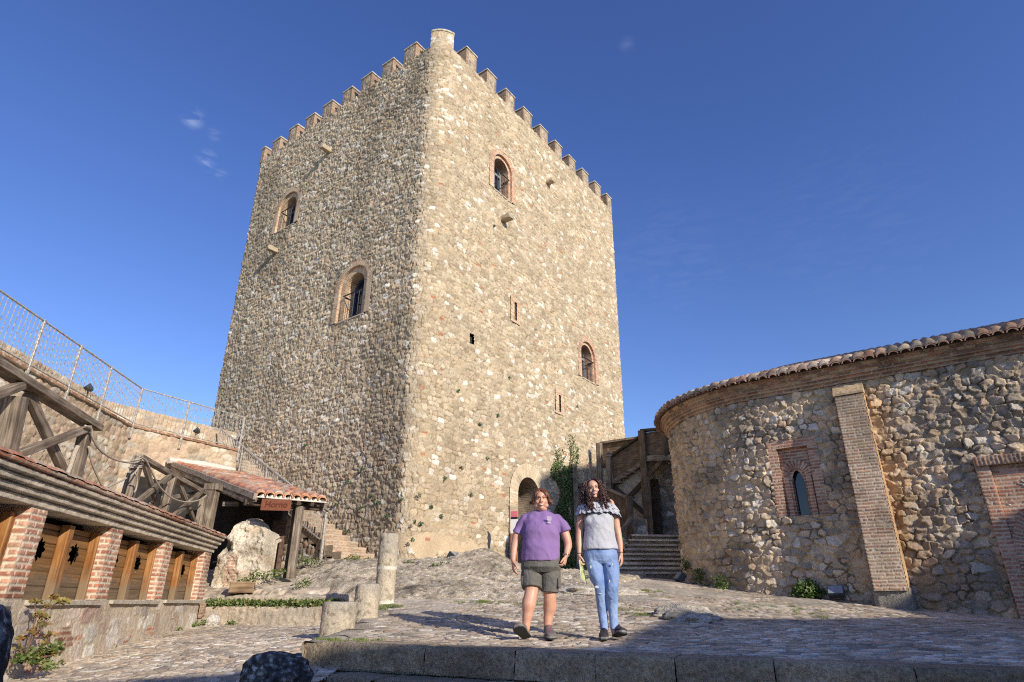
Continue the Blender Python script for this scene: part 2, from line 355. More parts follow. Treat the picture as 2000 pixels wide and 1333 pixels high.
# ------------------------------------------------------------------ small mesh builder
class MB:
    def __init__(s): s.v = []; s.f = []; s.g = []
    def add(s, vs, fs, gs=None):
        n = len(s.v); s.v += [tuple(x) for x in vs]; s.f += [tuple(i + n for i in f) for f in fs]
        s.g += [tuple(x) for x in (gs if gs is not None else vs)]
    def beam(s, p0, p1, w, h, up=(0, 0, 1), w1=None, h1=None, jag=0.0):
        """box from p0 to p1; w across (side), h along up"""
        p0 = Vector(p0); p1 = Vector(p1); d = p1 - p0; L = d.length; d.normalize(); up = Vector(up)
        sd_ = d.cross(up)
        if sd_.length < 1e-4: sd_ = d.cross(Vector((0, 1, 0)))
        sd_.normalize(); up = sd_.cross(d)
        r0 = random.random() * 50; vs = []; gs = []
        w1 = w if w1 is None else w1; h1 = h if h1 is None else h1
        b = min(w, h) * .07
        nseg = max(1, int(L / .5)) if jag else 1
        rings = []
        for k in range(nseg + 1):
            t = k / nseg; ww = (w + (w1 - w) * t) / 2; hh = (h + (h1 - h) * t) / 2
            c = p0 + d * (L * t)
            if jag: c = c + sd_ * random.uniform(-jag, jag) + up * random.uniform(-jag, jag)
            ring = [(-ww + b, -hh), (ww - b, -hh), (ww, -hh + b), (ww, hh - b), (ww - b, hh), (-ww + b, hh), (-ww, hh - b), (-ww, -hh + b)]
            rings.append(len(vs))
            for a, e in ring: vs.append(c + sd_ * a + up * e); gs.append((L * t + r0, a + r0, e))
        fs = []
        for k in range(nseg):
            for i in range(8): fs.append((rings[k] + i, rings[k] + (i + 1) % 8, rings[k + 1] + (i + 1) % 8, rings[k + 1] + i))
        fs.append(tuple(reversed(range(8)))); fs.append(tuple(rings[-1] + i for i in range(8)))
        s.add(vs, fs, gs); return s
    def box(s, c, size, rz=0, taper=1.0):
        c = Vector(c); x, y, z = [k / 2 for k in size]; r0 = random.random() * 50
        ca, sa = math.cos(rz), math.sin(rz); vs = []; gs = []
        for k in (-1, 1):
            t = 1 if k < 0 else taper
            for a, b in ((-1, -1), (1, -1), (1, 1), (-1, 1)):
                X, Y = a * x * t, b * y * t
                vs.append(c + Vector((X * ca - Y * sa, X * sa + Y * ca, k * z))); gs.append((X + r0, Y + r0, k * z + r0))
        s.add(vs, [(3, 2, 1, 0), (4, 5, 6, 7), (0, 1, 5, 4), (1, 2, 6, 5), (2, 3, 7, 6), (3, 0, 4, 7)], gs); return s
    def tube(s, pts, rad, n=8, caps=True):
        pts = [Vector(p) for p in pts]; k = len(pts); rad = rad if hasattr(rad, '__len__') else [rad] * k
        vs = []; gs = []; fs = []; prev = None; acc = 0; r0 = random.random() * 50
        for i, p in enumerate(pts):
            d = (pts[min(i + 1, k - 1)] - pts[max(i - 1, 0)]).normalized()
            if prev is None: a = d.orthogonal().normalized()
            else: a = (prev - d * prev.dot(d)).normalized()
            prev = a; b = d.cross(a)
            if i: acc += (p - pts[i - 1]).length
            for j in range(n):
                t = 2 * math.pi * j / n; vs.append(p + (a * math.cos(t) + b * math.sin(t)) * rad[i]); gs.append((acc + r0, math.cos(t) * rad[i], math.sin(t) * rad[i]))
        for i in range(k - 1):
            for j in range(n): fs.append((i * n + j, i * n + (j + 1) % n, (i + 1) * n + (j + 1) % n, (i + 1) * n + j))
        if caps: fs.append(tuple(reversed(range(n)))); fs.append(tuple((k - 1) * n + j for j in range(n)))
        s.add(vs, fs, gs); return s
    def prism(s, poly, d):
        """polygon (list of 3-D points) pushed along vector d"""
        n = len(poly); a = [Vector(p) for p in poly]; b = [p + Vector(d) for p in a]
        s.add(a + b, [tuple(reversed(range(n))), tuple(range(n, 2 * n))] + [(i, (i + 1) % n, n + (i + 1) % n, n + i) for i in range(n)]); return s
    def build(s, name, mat, parent=None, smooth=False, bevel=0):
        me = bpy.data.meshes.new(name); me.from_pydata(s.v, [], s.f); me.update()
        a = me.attributes.new('gr', 'FLOAT_VECTOR', 'POINT'); a.data.foreach_set('vector', np.array(s.g, np.float32).ravel())
        if smooth: me.polygons.foreach_set('use_smooth', np.full(len(me.polygons), True))
        me.materials.append(mat); o = bpy.data.objects.new(name, me); COL.objects.link(o)
        import bmesh
        bm = bmesh.new(); bm.from_mesh(me); bmesh.ops.recalc_face_normals(bm, faces=bm.faces); bm.to_mesh(me); bm.free()
        if bevel:
            m = o.modifiers.new('b', 'BEVEL'); m.width = bevel; m.segments = 2
        return adopt(o, parent)

# ------------------------------------------------------------------ ground
def rbf(pts):
    p = A3(pts); X = p[:, :2]; r = np.linalg.norm(X[:, None] - X[None], axis=2); K = np.where(r > 0, r * r * np.log(r + 1e-12), 0) + np.eye(len(X)) * .08
    n = len(X); Q = np.c_[np.ones(n), X]; M = np.block([[K, Q], [Q.T, np.zeros((3, 3))]])
    w = np.linalg.solve(M, np.r_[p[:, 2], 0, 0, 0])
    def f(x, y):
        x = np.asarray(x, float); y = np.asarray(y, float); s = w[n] + w[n + 1] * x + w[n + 2] * y
        for k in range(n):
            d2 = (x - X[k, 0]) ** 2 + (y - X[k, 1]) ** 2; s = s + w[k] * .5 * d2 * np.log(d2 + 1e-12)
        return s
    return f
GA = [(-1.85, 6.2, .06), (-.4, 5.5, .05), (1.1, 4.8, .04), (3.1, 4., .03), (6, 3, .02), (.22, 7.05, .052), (1.1, 7.05, .055), (-2, 9.5, .2), (5.2, 13.3, .55), (6.9, 12.2, .38), (8.43, 11, .16), (10.5, 9.5, .1),
      (3.79, 17, .97), (2.7, 9.5, .22), (4.5, 9.5, .15), (5.5, 8, .09), (8, 6, .04), (4.6, 16, .85)]
for (u, v, Y) in ((560, 1130, 14.5), (640, 1106, 17.2), (720, 1102, 16.6), (800, 1101, 15.9), (880, 1099, 17), (985, 1110, 18.9), (1020, 1118, 19.5), (1100, 1128, 21), (1165, 1124, 23),
                  (550, 1156, 13.3), (620, 1162, 12.8), (700, 1166, 12.2), (760, 1180, 11.), (850, 1172, 11.4), (930, 1176, 11.), (1040, 1172, 11.5), (1180, 1150, 13.), (1200, 1180, 10.2), (840, 1130, 13.6), (1000, 1142, 13.8)):
    p = at(u, v, Y); GA.append(tuple(p))
G = rbf(GA)
def gz(x, y): return float(G(x, y))
COBS = [(.58, .485, .35), (.49, .40, .29), (.66, .57, .44), (.40, .335, .255), (.55, .44, .31), (.76, .70, .58), (.50, .38, .27), (.32, .28, .23), (.61, .52, .395)]
def cobbles(x, y, seed, s=.1, amp=.02):
    return rubble(x, y, seed, su=s * 1.35, sv=s * .8, amp=amp, joint=.16, rough=.004, tilt=.16, stones=COBS, mortar=(.46, .385, .285), jit=.9, vjit=.8, seam=.42, seamc=(.17, .14, .10))
def front_y(x): return np.interp(x, [-1.9, 1.1, 3.1, 9], [6.2, 4.82, 4.0, 1.9])
def left_x(y): return np.interp(y, [6.2, 8, 10.6, 12.5], [-1.86, -1.9, -2.2, -2.4])
def terrace():
    t = np.concatenate([np.arange(0, 2.6, .013), np.arange(2.6, 6, .024), np.arange(6, 13.0, .06)])
    sx = np.linspace(0, 1, 860); s, T = np.meshgrid(sx, t)
    xr = 10.5
    x = -1.86 + s * (xr + 1.86); y = front_y(x) + T; xl = left_x(y); x = xl + (xr - xl) * s; y = front_y(x) + T
    h, c = cobbles(x, y, 11, s=.12, amp=.016)
    gr = sst(fbm(x / 1.1, y / 1.4, 77, 3), .5, .62) * sst(y, 9, 10.5) * sst(x, 9, 6) * .8     # gravelly patches away from the steps
    fine = fbm(x / .05, y / .05, 78, 3)
    h = h * (1 - gr) + gr * (.02 + .02 * fine); c = c * (1 - gr[..., None]) + gr[..., None] * np.array((.47, .42, .34)) * (.5 + fine)[..., None]
    z = G(x, y) + h - .006 + .018 * (fbm(x / .8, y / .8, 79, 2) - .5)
    dirt = sst(fbm(x / .5, y / .5, 80, 3), .45, .7)[..., None]; c = c * (1 - .22 * dirt)
    o = grid_mesh('terrace_paving', np.stack([x, y, z], -1), c, M_COBBLE); o['kind'] = 'structure'; return o
terrace()
LOW = rbf([(-4.75, 6.6, -.27), (-5.88, 12.7, .0), (-1.9, 6.2, -.13), (-2.1, 8, .0), (-3.5, 12.9, -.02), (-3., 4., -.3), (-6, 4, -.42), (-2, 3, -.3), (-2.2, 10, .02), (0, 3, -.3)])
def lz(x, y): return float(LOW(x, y))
def court():
    t = np.concatenate([np.arange(2.2, 5, .05), np.arange(5, 9, .018), np.arange(9, 13.2, .035)])
    x, y = np.meshgrid(np.linspace(-6.6, -1.5, 340), t)
    h, c = cobbles(x, y, 23, s=.1)
    z = LOW(x, y) + h + .015 * (fbm(x / .7, y / .7, 81, 2) - .5)
    o = grid_mesh('courtyard_paving', np.stack([x, y, z], -1), c * 1.02, M_COBBLE); o['kind'] = 'structure'
court()
def big_ground():
    x, y = np.meshgrid(np.linspace(-600, 600, 60), np.linspace(-600, 600, 60))
    z = -2.0 - 14 * sst(np.hypot(x, y - 12), 40, 260) + 2 * (fbm(x / 60, y / 60, 3, 3) - .5) * sst(np.hypot(x, y), 30, 60)
    c = np.ones(x.shape + (3,)) * np.array((.30, .26, .17)) * (.7 + .6 * fbm(x / 20, y / 20, 5, 3))[..., None]
    o = grid_mesh('ground', np.stack([x, y, z], -1), c, M_ROCK); o['kind'] = 'structure'
    # earth fill under the yard in front of and beside the camera
    x, y = np.meshgrid(np.linspace(-9, 24, 120), np.linspace(-14, 5.5, 80))
    z = -.34 + .03 * fbm(x / .6, y / .6, 6, 3) - .02; c = cobbles(x, y, 29, s=.3)[1]
    o = grid_mesh('lower_yard', np.stack([x, y, z], -1), c, M_COBBLE); o['kind'] = 'structure'
big_ground()

# ------------------------------------------------------------------ the great tower
TC = A3((-2.595, 16.0)); TA = A3((math.sin(R(36.36)), math.cos(R(36.36)))); TB = A3((-math.cos(R(36.36)), math.sin(R(36.36))))
TWL, TWR, TR, TH = 11.7, 13.45, .84, 20.37
def tpos(side, s, z, out=0.0):
    k = .0135 * (TH - z) - out
    p = TC + (TA * s + TB * k if side == 'R' else TB * s + TA * k)
    return Vector((p[0], p[1], z))
GREYL = [(.52, .43, .305), (.46, .38, .27), (.57, .48, .35), (.40, .33, .235), (.50, .40, .27), (.58, .50, .38), (.47, .41, .31), (.51, .38, .25), (.49, .41, .29), (.54, .45, .32), (.68, .63, .53)]
TANR = [(.47, .385, .265), (.43, .35, .24), (.52, .43, .305), (.39, .32, .225), (.46, .37, .25), (.54, .46, .34), (.43, .36, .26), (.49, .385, .26), (.45, .365, .25), (.48, .395, .275), (.37, .30, .21), (.53, .45, .325), (.42, .345, .24), (.47, .39, .27), (.66, .61, .52)]
def tower_wall():
    root_ = root('stone_tower', 'tall square rubble stone keep with rounded corners and brick battlements', 'tower', (TC[0], TC[1], 1.2))
    r = TR; r2 = .22
    segs = []   # (length, fn(t)->pos,normal, step)
    def line(p, d, n, L, st): return (L, lambda t: (p + d * t[..., None], np.broadcast_to(n, t.shape + (2,))), st)
    def arc(c, n0, n1, rr, st): return (rr * math.pi / 2, lambda t: (c + rr * (n0 * np.cos(t / rr)[..., None] + n1 * np.sin(t / rr)[..., None]), n0 * np.cos(t / rr)[..., None] + n1 * np.sin(t / rr)[..., None]), st)
    a, b = TA, TB
    PBL = TC + b * TWL; PR = TC + a * TWR
    segs.append(line(PBL + a * TWR * .9, -a, b, TWR * .9 - r2, 1.0))
    segs.append(arc(PBL + a * r2 - b * r2, b, -a, r2, .03))
    segs.append(line(PBL - b * r2, -b, -a, TWL - r - r2, .022))
    segs.append(arc(TC + a * r + b * r, -a, -b, r, .022))
    segs.append(line(TC + a * r, a, -b, TWR - r - r2, .022))
    segs.append(arc(PR - a * r2 + b * r2, -b, a, r2, .03))
    segs.append(line(PR + b * r2, b, a, TWL - 2 * r, 1.0))
    ps = []; ns = []; us = []; acc = 0; wl = []
    for k, (L, fn, st) in enumerate(segs):
        n = max(2, int(L / st)); t = np.linspace(0, L, n, endpoint=(k == len(segs) - 1)); p, nn = fn(t); ps.append(p); ns.append(nn); us.append(acc + t)
        w = {0: 1, 1: 1, 2: 1, 4: 0, 5: 0, 6: 0}.get(k, None); wl.append(np.full(n, w) if w is not None else 1 - sst(t / L, .12, .5)); acc += L
    P = np.concatenate(ps); Nn = np.concatenate(ns); U = np.concatenate(us); Wl = np.concatenate(wl)
    zs = np.concatenate([np.arange(.5, 6, .021), np.arange(6, 19.5, .025), [19.5]])
    u, z = np.meshgrid(U, zs); w = np.broadcast_to(Wl, u.shape)
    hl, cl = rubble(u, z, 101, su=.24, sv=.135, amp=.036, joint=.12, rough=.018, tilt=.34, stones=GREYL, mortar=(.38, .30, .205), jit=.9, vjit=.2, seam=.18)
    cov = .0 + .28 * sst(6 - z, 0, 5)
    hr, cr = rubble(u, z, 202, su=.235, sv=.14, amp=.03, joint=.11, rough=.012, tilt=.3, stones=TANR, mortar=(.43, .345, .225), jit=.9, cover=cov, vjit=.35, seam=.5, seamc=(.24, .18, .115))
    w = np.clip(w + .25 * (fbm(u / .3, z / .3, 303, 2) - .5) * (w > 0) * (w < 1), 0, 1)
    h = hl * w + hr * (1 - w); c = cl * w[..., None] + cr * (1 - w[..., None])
    # render patch at the foot of the corner
    sR = u - (segs[0][0] + segs[1][0] + segs[2][0] + segs[3][0]) + r
    pm = sst(2.05 - z + .5 * (fbm(u / .5, z / .5, 9, 3) - .5) - .25 * np.clip(sR - 1, 0, 9) * .3, 0, .06) * sst(z - 1.55 + .5 * (fbm(u / .4, z / .4, 10, 3) - .5), 0, .06) * sst(sR, -.9, -.6) * sst(4.6 - sR, 0, .2)
    h = h * (1 - pm) + pm * .015; c = c * (1 - pm[..., None]) + pm[..., None] * np.array((.52, .41, .27)) * (.9 + .2 * fbm(u / .3, z / .3, 8, 3))[..., None]
    # bits of brick in the joints, grey weathering low on the shaded side
    br = (h2(np.floor(u / .21), np.floor(z / .075), 44) > .994) & (w < .7); c = np.where(br[..., None], np.array((.42, .2, .11)), c)
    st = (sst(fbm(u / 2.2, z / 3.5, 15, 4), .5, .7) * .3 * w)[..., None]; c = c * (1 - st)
    X = P[None, :, 0] + Nn[None, :, 0] * h; Y = P[None, :, 1] + Nn[None, :, 1] * h
    k = .0135 * (TH - z)
    X = X - Nn[None, :, 0] * k; Y = Y - Nn[None, :, 1] * k
    Z = z + h * .15
    # openings
    keep = np.ones(u.shape, bool)
    sL = (segs[0][0] + segs[1][0] + segs[2][0] + r) - u                        # distance from the corner on the left face
    def cut(s, c0, hw, z0, zsp):
        nonlocal keep
        inside = (np.abs(s - c0) < hw) & (z > z0) & (z < zsp) | ((s - c0) ** 2 + (z - zsp) ** 2 < hw * hw) & (z >= zsp)
        keep &= ~inside
    for (c0, hw, z0, zsp) in ((3.8, .8, 14.78, 16.05), (10.1, .82, 9.03, 10.2)): cut(sR, c0, hw - .03, z0, zsp)
    cut(sR, 5.62, .98, 1.0, 3.62)
    for (c0, hw, z0, zsp) in ((3.66, .95, 9.12, 10.4), (8.6, .88, 14.62, 15.75)): cut(sL, c0, hw - .03, z0, zsp)
    for (c0, hw, z0, z1) in ((4.72, .27, 9.72, 10.72), (7.68, .27, 6.98, 7.95), (2.36, .1, 8.1, 8.42)):
        keep &= ~((np.abs(sR - c0) < hw) & (z > z0) & (z < z1))
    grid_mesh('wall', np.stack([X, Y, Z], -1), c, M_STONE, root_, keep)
    # roof deck behind the battlements
    m = MB(); q = [TC + a * .3 + b * .3, TC + a * (TWR - .3) + b * .3, TC + a * (TWR - .3) + b * (TWL - .3), TC + a * .3 + b * (TWL - .3)]
    m.prism([(x[0], x[1], 19.1) for x in q], (0, 0, .1)); m.build('roof_deck', M_PLASTER, root_)
    return root_
TOWER = tower_wall()
def tdir(side):     # along (image left to right), outward
    if side == 'R': return A3((*TA, 0)), A3((*-TB, 0))
    return A3((*-TB, 0)), A3((*-TA, 0))
def brickpat(seed, **k): return lambda u, v: brick(u, v, seed, **k)
def ring(name, o, ex, n, r0, r1, z0, zs, out, parent, seed, bricks=TANB, BL=.27, mat=None, arch_only=False, du=.02, reveal=None, zb=None):
    """arched brick ring: r0..r1 across, springing at zs; reveal=(radius, depth) makes the lining instead"""
    o = A3(o); ex = A3(ex); n = A3(n); H = zs - z0; ra = reveal[0] if reveal else (r0 + r1) / 2
    S = np.concatenate([np.linspace(-H, 0, max(2, int(H / du)), endpoint=False) if not arch_only else np.array([]), np.linspace(0, math.pi * ra, int(math.pi * ra / du)), math.pi * ra + np.linspace(du, H, max(2, int(H / du))) if not arch_only else np.array([])])
    W = reveal[1] if reveal else r1 - r0
    T = np.linspace(0, W, max(3, int(W / du)))
    s, t = np.meshgrid(S, T)
    h, c = brick(t, s, seed, L=BL, H=.06, joint=.022, bricks=bricks, amp=.009, mortar=(.64, .54, .39))
    rr = (reveal[0] if reveal else r0 + t)
    rr = rr + 0 * t
    th = np.clip(s / ra, 0, math.pi)
    lo = s < 0; hi = s > math.pi * ra
    x = np.where(lo, -rr, np.where(hi, rr, -rr * np.cos(th))); z = np.where(lo, s, np.where(hi, math.pi * ra - s, rr * np.sin(th)))
    if reveal:
        nx = np.where(lo, 1, np.where(hi, -1, np.cos(th))); nz = np.where(lo | hi, 0, -np.sin(th))
        x = x + nx * h; z = z + nz * h; dep = out - t
        P = o + x[..., None] * ex + dep[..., None] * n; P[..., 2] += z
    else:
        e = np.minimum(t, W - t); h = h * sst(e, 0, .01)
        P = o + x[..., None] * ex + (out + h)[..., None] * n; P[..., 2] += z
    return grid_mesh(name, P, c, mat or M_BRICK, parent)
def tower_window(side, s, hw, z0, zs, ro, fm, label_, red=REDB):
    ex, n = tdir(side); o = tpos(side, s, zs); P = root(*(('window', '', ''))) ; del P['label']; del P['category']
    P.location = o; adopt(P, TOWER)
    parts = [ring('p', o, ex, n, ro - .26, ro, z0, zs, .03, None, 5, bricks=red),
             ring('p', o, ex, n, 0, 0, z0, zs, .03, None, 6, reveal=(ro - .26, .09), bricks=red),
             ring('p', o, ex, n, hw, ro - .26, z0, zs, -.06, None, 7, bricks=red),
             ring('p', o, ex, n, 0, 0, z0, zs, -.06, None, 8, reveal=(hw, .5), bricks=red)]
    joinm('brick_surround', parts, P)
    exv = Vector(ex); nv = Vector(n); O = Vector(o)
    m = MB(); m.prism([O + exv * x + Vector((0, 0, z0 - zs - .05)) + nv * d for x, d in ((-ro + .26, .03), (ro - .26, .03), (ro - .26, -.56), (-ro + .26, -.56))], (0, 0, .05)); m.build('sill', M_PLASTER, P)
    # glass, frame
    g = MB(); arc = [(hw * math.cos(t), hw * math.sin(t)) for t in np.linspace(0, math.pi, 17)]
    poly = [(-hw, z0 - zs)] + [(hw, z0 - zs)] + arc
    g.prism([O + exv * x + nv * -.5 + Vector((0, 0, z)) for x, z in poly], nv * -.02); g.build('pane', M_GLASS, P)
    f = MB()
    pts = [O + exv * x + nv * -.47 + Vector((0, 0, z)) for x, z in [(-hw + .03, z0 - zs)] + [(-x + 0, z) for x, z in [((hw - .03) * math.cos(t), (hw - .03) * math.sin(t)) for t in np.linspace(0, math.pi, 13)]] + [(hw - .03, z0 - zs)]]
    for k in range(len(pts) - 1): f.beam(pts[k], pts[k + 1], .06, .09, up=nv)
    for x in (0,): f.beam(O + exv * x + nv * -.46 + Vector((0, 0, z0 - zs)), O + exv * x + nv * -.46 + Vector((0, 0, .02)), .1, .08, up=nv)
    f.beam(O - exv * hw + nv * -.46, O + exv * hw + nv * -.46, .1, .08, up=nv)
    f.build('frame', fm, P)
    b = MB(); zr = z0 - zs + .95
    b.tube([O - exv * (hw - .02) + nv * -.3 + Vector((0, 0, zr)), O - exv * (hw - .04) + nv * .02 + Vector((0, 0, zr)), O + exv * (hw - .04) + nv * .02 + Vector((0, 0, zr)), O + exv * (hw - .02) + nv * -.3 + Vector((0, 0, zr))], .022, 6)
    for k in range(4):
        x = -hw + .1 + k * (2 * hw - .2) / 3; b.tube([O + exv * x + nv * .02 + Vector((0, 0, z0 - zs + .04)), O + exv * x + nv * .02 + Vector((0, 0, zr))], .009, 5)
    b.build('guard_rail', M_BLACK, P)
tower_window('R', 3.8, .45, 14.78, 16.05, .84, M_FRAME, '')
tower_window('R', 10.1, .47, 9.03, 10.2, .86, M_FRAME, '')
tower_window('L', 3.66, .48, 9.12, 10.4, .98, M_FRAMEB, '', TANB)
tower_window('L', 8.6, .45, 14.62, 15.75, .92, M_FRAMEB, '', TANB)
def slit(s, z0, z1, tall):
    ex, n = tdir('R'); W = .6; o = tpos('R', s, z0)
    zt = z1 - z0
    hole = lambda u, v: ~((np.abs(u - W / 2) < .07) & (v > .12) & (v < .12 + tall))
    P = bpy.data.objects.new('arrow_slit', None); COL.objects.link(P); P.location = o; adopt(P, TOWER)
    o3 = A3(o) + ex * (-W / 2) + n * .055 + A3((0, 0, 0))
    quad_patch('brick_surround', o3, ex, (0, 0, 1), W, zt, brickpat(61, bricks=TANB), M_BRICK, P, .015, keep=hole)
    q = A3(o) + ex * -.07 + A3((0, 0, .12)); pr = []
    pr.append(quad_patch('p', q + n * -.4, n, (0, 0, 1), .42, tall, brickpat(62, bricks=TANB), M_BRICK, None, .02))
    pr.append(quad_patch('p', q + ex * .14 + n * .02, -n, (0, 0, 1), .42, tall, brickpat(63, bricks=REDB), M_BRICK, None, .02))
    joinm('lining', pr, P)
    m = MB(); m.box(Vector(q + ex * .07 + n * -.45 + A3((0, 0, tall / 2))), (.5, .5, tall + .1)); m.v = m.v
    m.build('dark_recess', M_DARKIN, P)
slit(4.72, 9.7, 10.74, .7); slit(7.68, 6.96, 7.97, .66)
m = MB(); q = tpos('R', 2.36, 8.26, -.35); m.box(q, (.5, .5, .5), R(-36)); m.build('putlog_recess', M_DARKIN, TOWER)
# door
def tower_door():
    ex, n = tdir('R'); s = 5.62; hw = .64; ro = 1.1; z0 = 1.0; zs = 3.62; o = tpos('R', s, zs)
    P = bpy.data.objects.new('doorway', None); COL.objects.link(P); P.location = o; adopt(P, TOWER)
    LB_ = [(.60, .50, .34), (.54, .42, .28), (.64, .54, .38), (.5, .36, .23)]
    joinm('brick_arch', [ring('p', o, ex, n, hw, ro, z0, zs, .05, None, 12, bricks=LB_, BL=.6), ring('p', o, ex, n, 0, 0, z0, zs, .03, None, 13, reveal=(hw, .9), bricks=TANB)], P)
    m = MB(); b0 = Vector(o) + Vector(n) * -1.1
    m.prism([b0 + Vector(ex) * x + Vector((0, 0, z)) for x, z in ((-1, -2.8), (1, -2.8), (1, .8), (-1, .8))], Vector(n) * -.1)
    m.build('dark_passage', M_DARKIN, P)
tower_door()
# merlons
STB = [(.40, .33, .24), (.46, .36, .26), (.34, .22, .15), (.40, .2, .12), (.44, .38, .3)]
def merlon(side, s, w=.62, d=.5, z0=19.45, z1=20.27):
    z1 += random.uniform(-.035, .035); s += random.uniform(-.02, .02); w += random.uniform(-.03, .02) if w > .3 else 0
    ex, n = tdir(side); P = bpy.data.objects.new('merlon', None); COL.objects.link(P)
    c = A3(tpos(side, s, z0, .0)); P.location = Vector(c); adopt(P, TOWER)
    if side == 'R': c0 = c
    else: c0 = c - 0 * ex - A3((0, 0, 0)) - ex * w            # left face runs right to left
    ey = -n
    sd_ = int(s * 10)
    def pat(u, v):
        h, cc = brick(u, v, 31 + sd_, bricks=[(.30, .15, .09), (.35, .21, .14), (.38, .28, .19), (.28, .16, .11)], mortar=(.40, .33, .24))
        edge = np.minimum(np.abs((u % w)), w - (u % w))
        h2_, c2 = rubble(u + sd_, v, 32 + sd_, su=.16, sv=.12, amp=.02, stones=GREYTAN[:5] + TAN[:2], mortar=(.4, .33, .24))
        k = (edge > .13) & (u >= 0) & (u <= w) & (v > .02); return np.where(k, h2_, h), np.where(k[..., None], c2, cc)
    box_patch('brick_body', c0, ex, ey, w, d, z1 - z0, pat, M_BRICK, P, .022, faces='frlb')
    cap = MB(); r = .045
    cc = Vector(c0) + Vector(ex) * (w / 2) + Vector(ey) * (d / 2); az = math.atan2(ex[1], ex[0])
    cap.box(cc + Vector((0, 0, z1 - z0 + .045)), (w + 2 * r, d + 2 * r, .1), az, .94); cap.box(cc + Vector((0, 0, z1 - z0 + .13)), (w * .9, d * .9, .07), az + random.uniform(-.05, .05), random.uniform(.4, .65))
    cap.build('cap', M_CAP, P, bevel=.02)
M_CAP = mat_plain('lichened_cap_stone', (.42, .38, .31), .95, var=.4, scale=14, bump=.8)
for i in range(10): merlon('R', 1.37 + 1.275 * i, .62 if i < 9 else .56)
for i in range(9): merlon('L', 1.42 + 1.256 * i, .62 if i < 8 else .26)
def corner_merlon():
    P = bpy.data.objects.new('corner_merlon', None); COL.objects.link(P); P.location = (TC[0], TC[1], 19.45); adopt(P, TOWER)
    a, b = TA, TB; r = TR; c = TC + a * r + b * r
    pts = []; nn = []
    for t in np.linspace(0, .02, 2): pass
    path = [(c - r * (a * math.cos(t) + b * math.sin(t)), -(a * math.cos(t) + b * math.sin(t))) for t in np.linspace(R(13), R(77), 14)]
    inner = [(c + (p - c) * .3, n_) for p, n_ in path]
    zz = np.arange(19.4, 20.31, .03)
    loop = [p for p, _ in path] + [p for p, _ in reversed(inner)] + [path[0][0]]
    L = A3(loop); s = np.concatenate([[0], np.cumsum(np.linalg.norm(np.diff(L, axis=0), axis=1))]); S = np.arange(0, s[-1], .025)
    X = np.interp(S, s, L[:, 0]); Y = np.interp(S, s, L[:, 1])
    dX = np.gradient(X); dY = np.gradient(Y); ln = np.hypot(dX, dY); nx, ny = dY / ln, -dX / ln
    u, z = np.meshgrid(S, zz); h, col = rubble(u, z, 55, su=.2, sv=.14, amp=.02, stones=TAN, mortar=(.48, .4, .28))
    nx = -nx; ny = -ny
    grid_mesh('stone_body', np.stack([X + nx * h, Y + ny * h, z], -1), col, M_STONE, P)
    m = MB(); m.prism([Vector((p[0] + n_[0] * .02, p[1] + n_[1] * .02, 20.3)) for p, n_ in path] + [Vector((p[0], p[1], 20.3)) for p, n_ in reversed(inner)], (0, 0, .1))
    m.prism([Vector((p[0] + n_[0] * -.08, p[1] + n_[1] * -.08, 20.4)) for p, n_ in path] + [Vector((p[0], p[1], 20.4)) for p, n_ in reversed(inner)], (0, 0, .07))
    m.build('cap', M_CAP, P, bevel=.03)
corner_merlon()
def lump_box(name, c, ex, ey, ez, size, parent, mat, seed, amt=.06, col=(.42, .35, .25), sub=3):
    import bmesh
    bm = bmesh.new(); bmesh.ops.create_cube(bm, size=1)
    bmesh.ops.subdivide_edges(bm, edges=bm.edges, cuts=5, use_grid_fill=True)
    me = bpy.data.meshes.new(name)
    ex, ey, ez = Vector(ex), Vector(ey), Vector(ez)
    for v in bm.verts:
        p = v.co.copy(); q = Vector((p.x * size[0], p.y * size[1], p.z * size[2]))
        rr = p.length / .5; q *= 1 - .09 * max(0, rr - 1.1) * 2
        q += Vector(mnoise.noise_vector(q * 7 + Vector((seed, seed, 0)))) * amt
        v.co = Vector(c) + ex * q.x + ey * q.y + ez * q.z
    bm.to_mesh(me); bm.free()
    a = me.attributes.new('col', 'FLOAT_COLOR', 'POINT'); a.data.foreach_set('color', np.tile(np.array((*col, 1), np.float32), len(me.vertices)))
    me.materials.append(mat); me.polygons.foreach_set('use_smooth', np.full(len(me.polygons), True))
    o = bpy.data.objects.new(name, me); COL.objects.link(o); return adopt(o, parent)
for i, (side, s, z, L, w) in enumerate((('R', 7.02, 17.39, .42, .24), ('R', 3.87, 13.7, .5, .3), ('L', 6.13, 17.36, .5, .2), ('L', 8.88, 13.6, .5, .22))):
    ex, n = tdir(side); lump_box('water_spout', A3(tpos(side, s, z, L / 2 - .05)), ex, n, (0, 0, 1), (w, L, .2), TOWER, M_STONE, i * 3.3, .03)

# ------------------------------------------------------------------ chapel with rounded apse
CP = A3((8.43, 11.0)); CA = A3((-math.sin(R(54)), math.cos(R(54)))); CN = A3((-math.cos(R(54)), -math.sin(R(54))))
CT, CR = 3.5, 3.15
CHAPEL = root('chapel', 'low stone chapel with a rounded apse, brick buttress and clay tile eaves', 'chapel', (CP[0], CP[1], .2))
def cpath(d, off=0.0):
    """point and outward normal at distance d along the chapel wall (0 = pixel 1990; grows to the left)"""
    d = np.asarray(d, float); base = CP + CA * CT; cen = base - CN * CR
    th = np.clip((d - CT) / CR, 0, None)
    nx = CN[0] * np.cos(th) + CA[0] * np.sin(th); ny = CN[1] * np.cos(th) + CA[1] * np.sin(th)
    X = np.where(d < CT, CP[0] + CA[0] * d, cen[0] + CR * nx); Y = np.where(d < CT, CP[1] + CA[1] * d, cen[1] + CR * ny)
    return X + nx * off, Y + ny * off, nx, ny
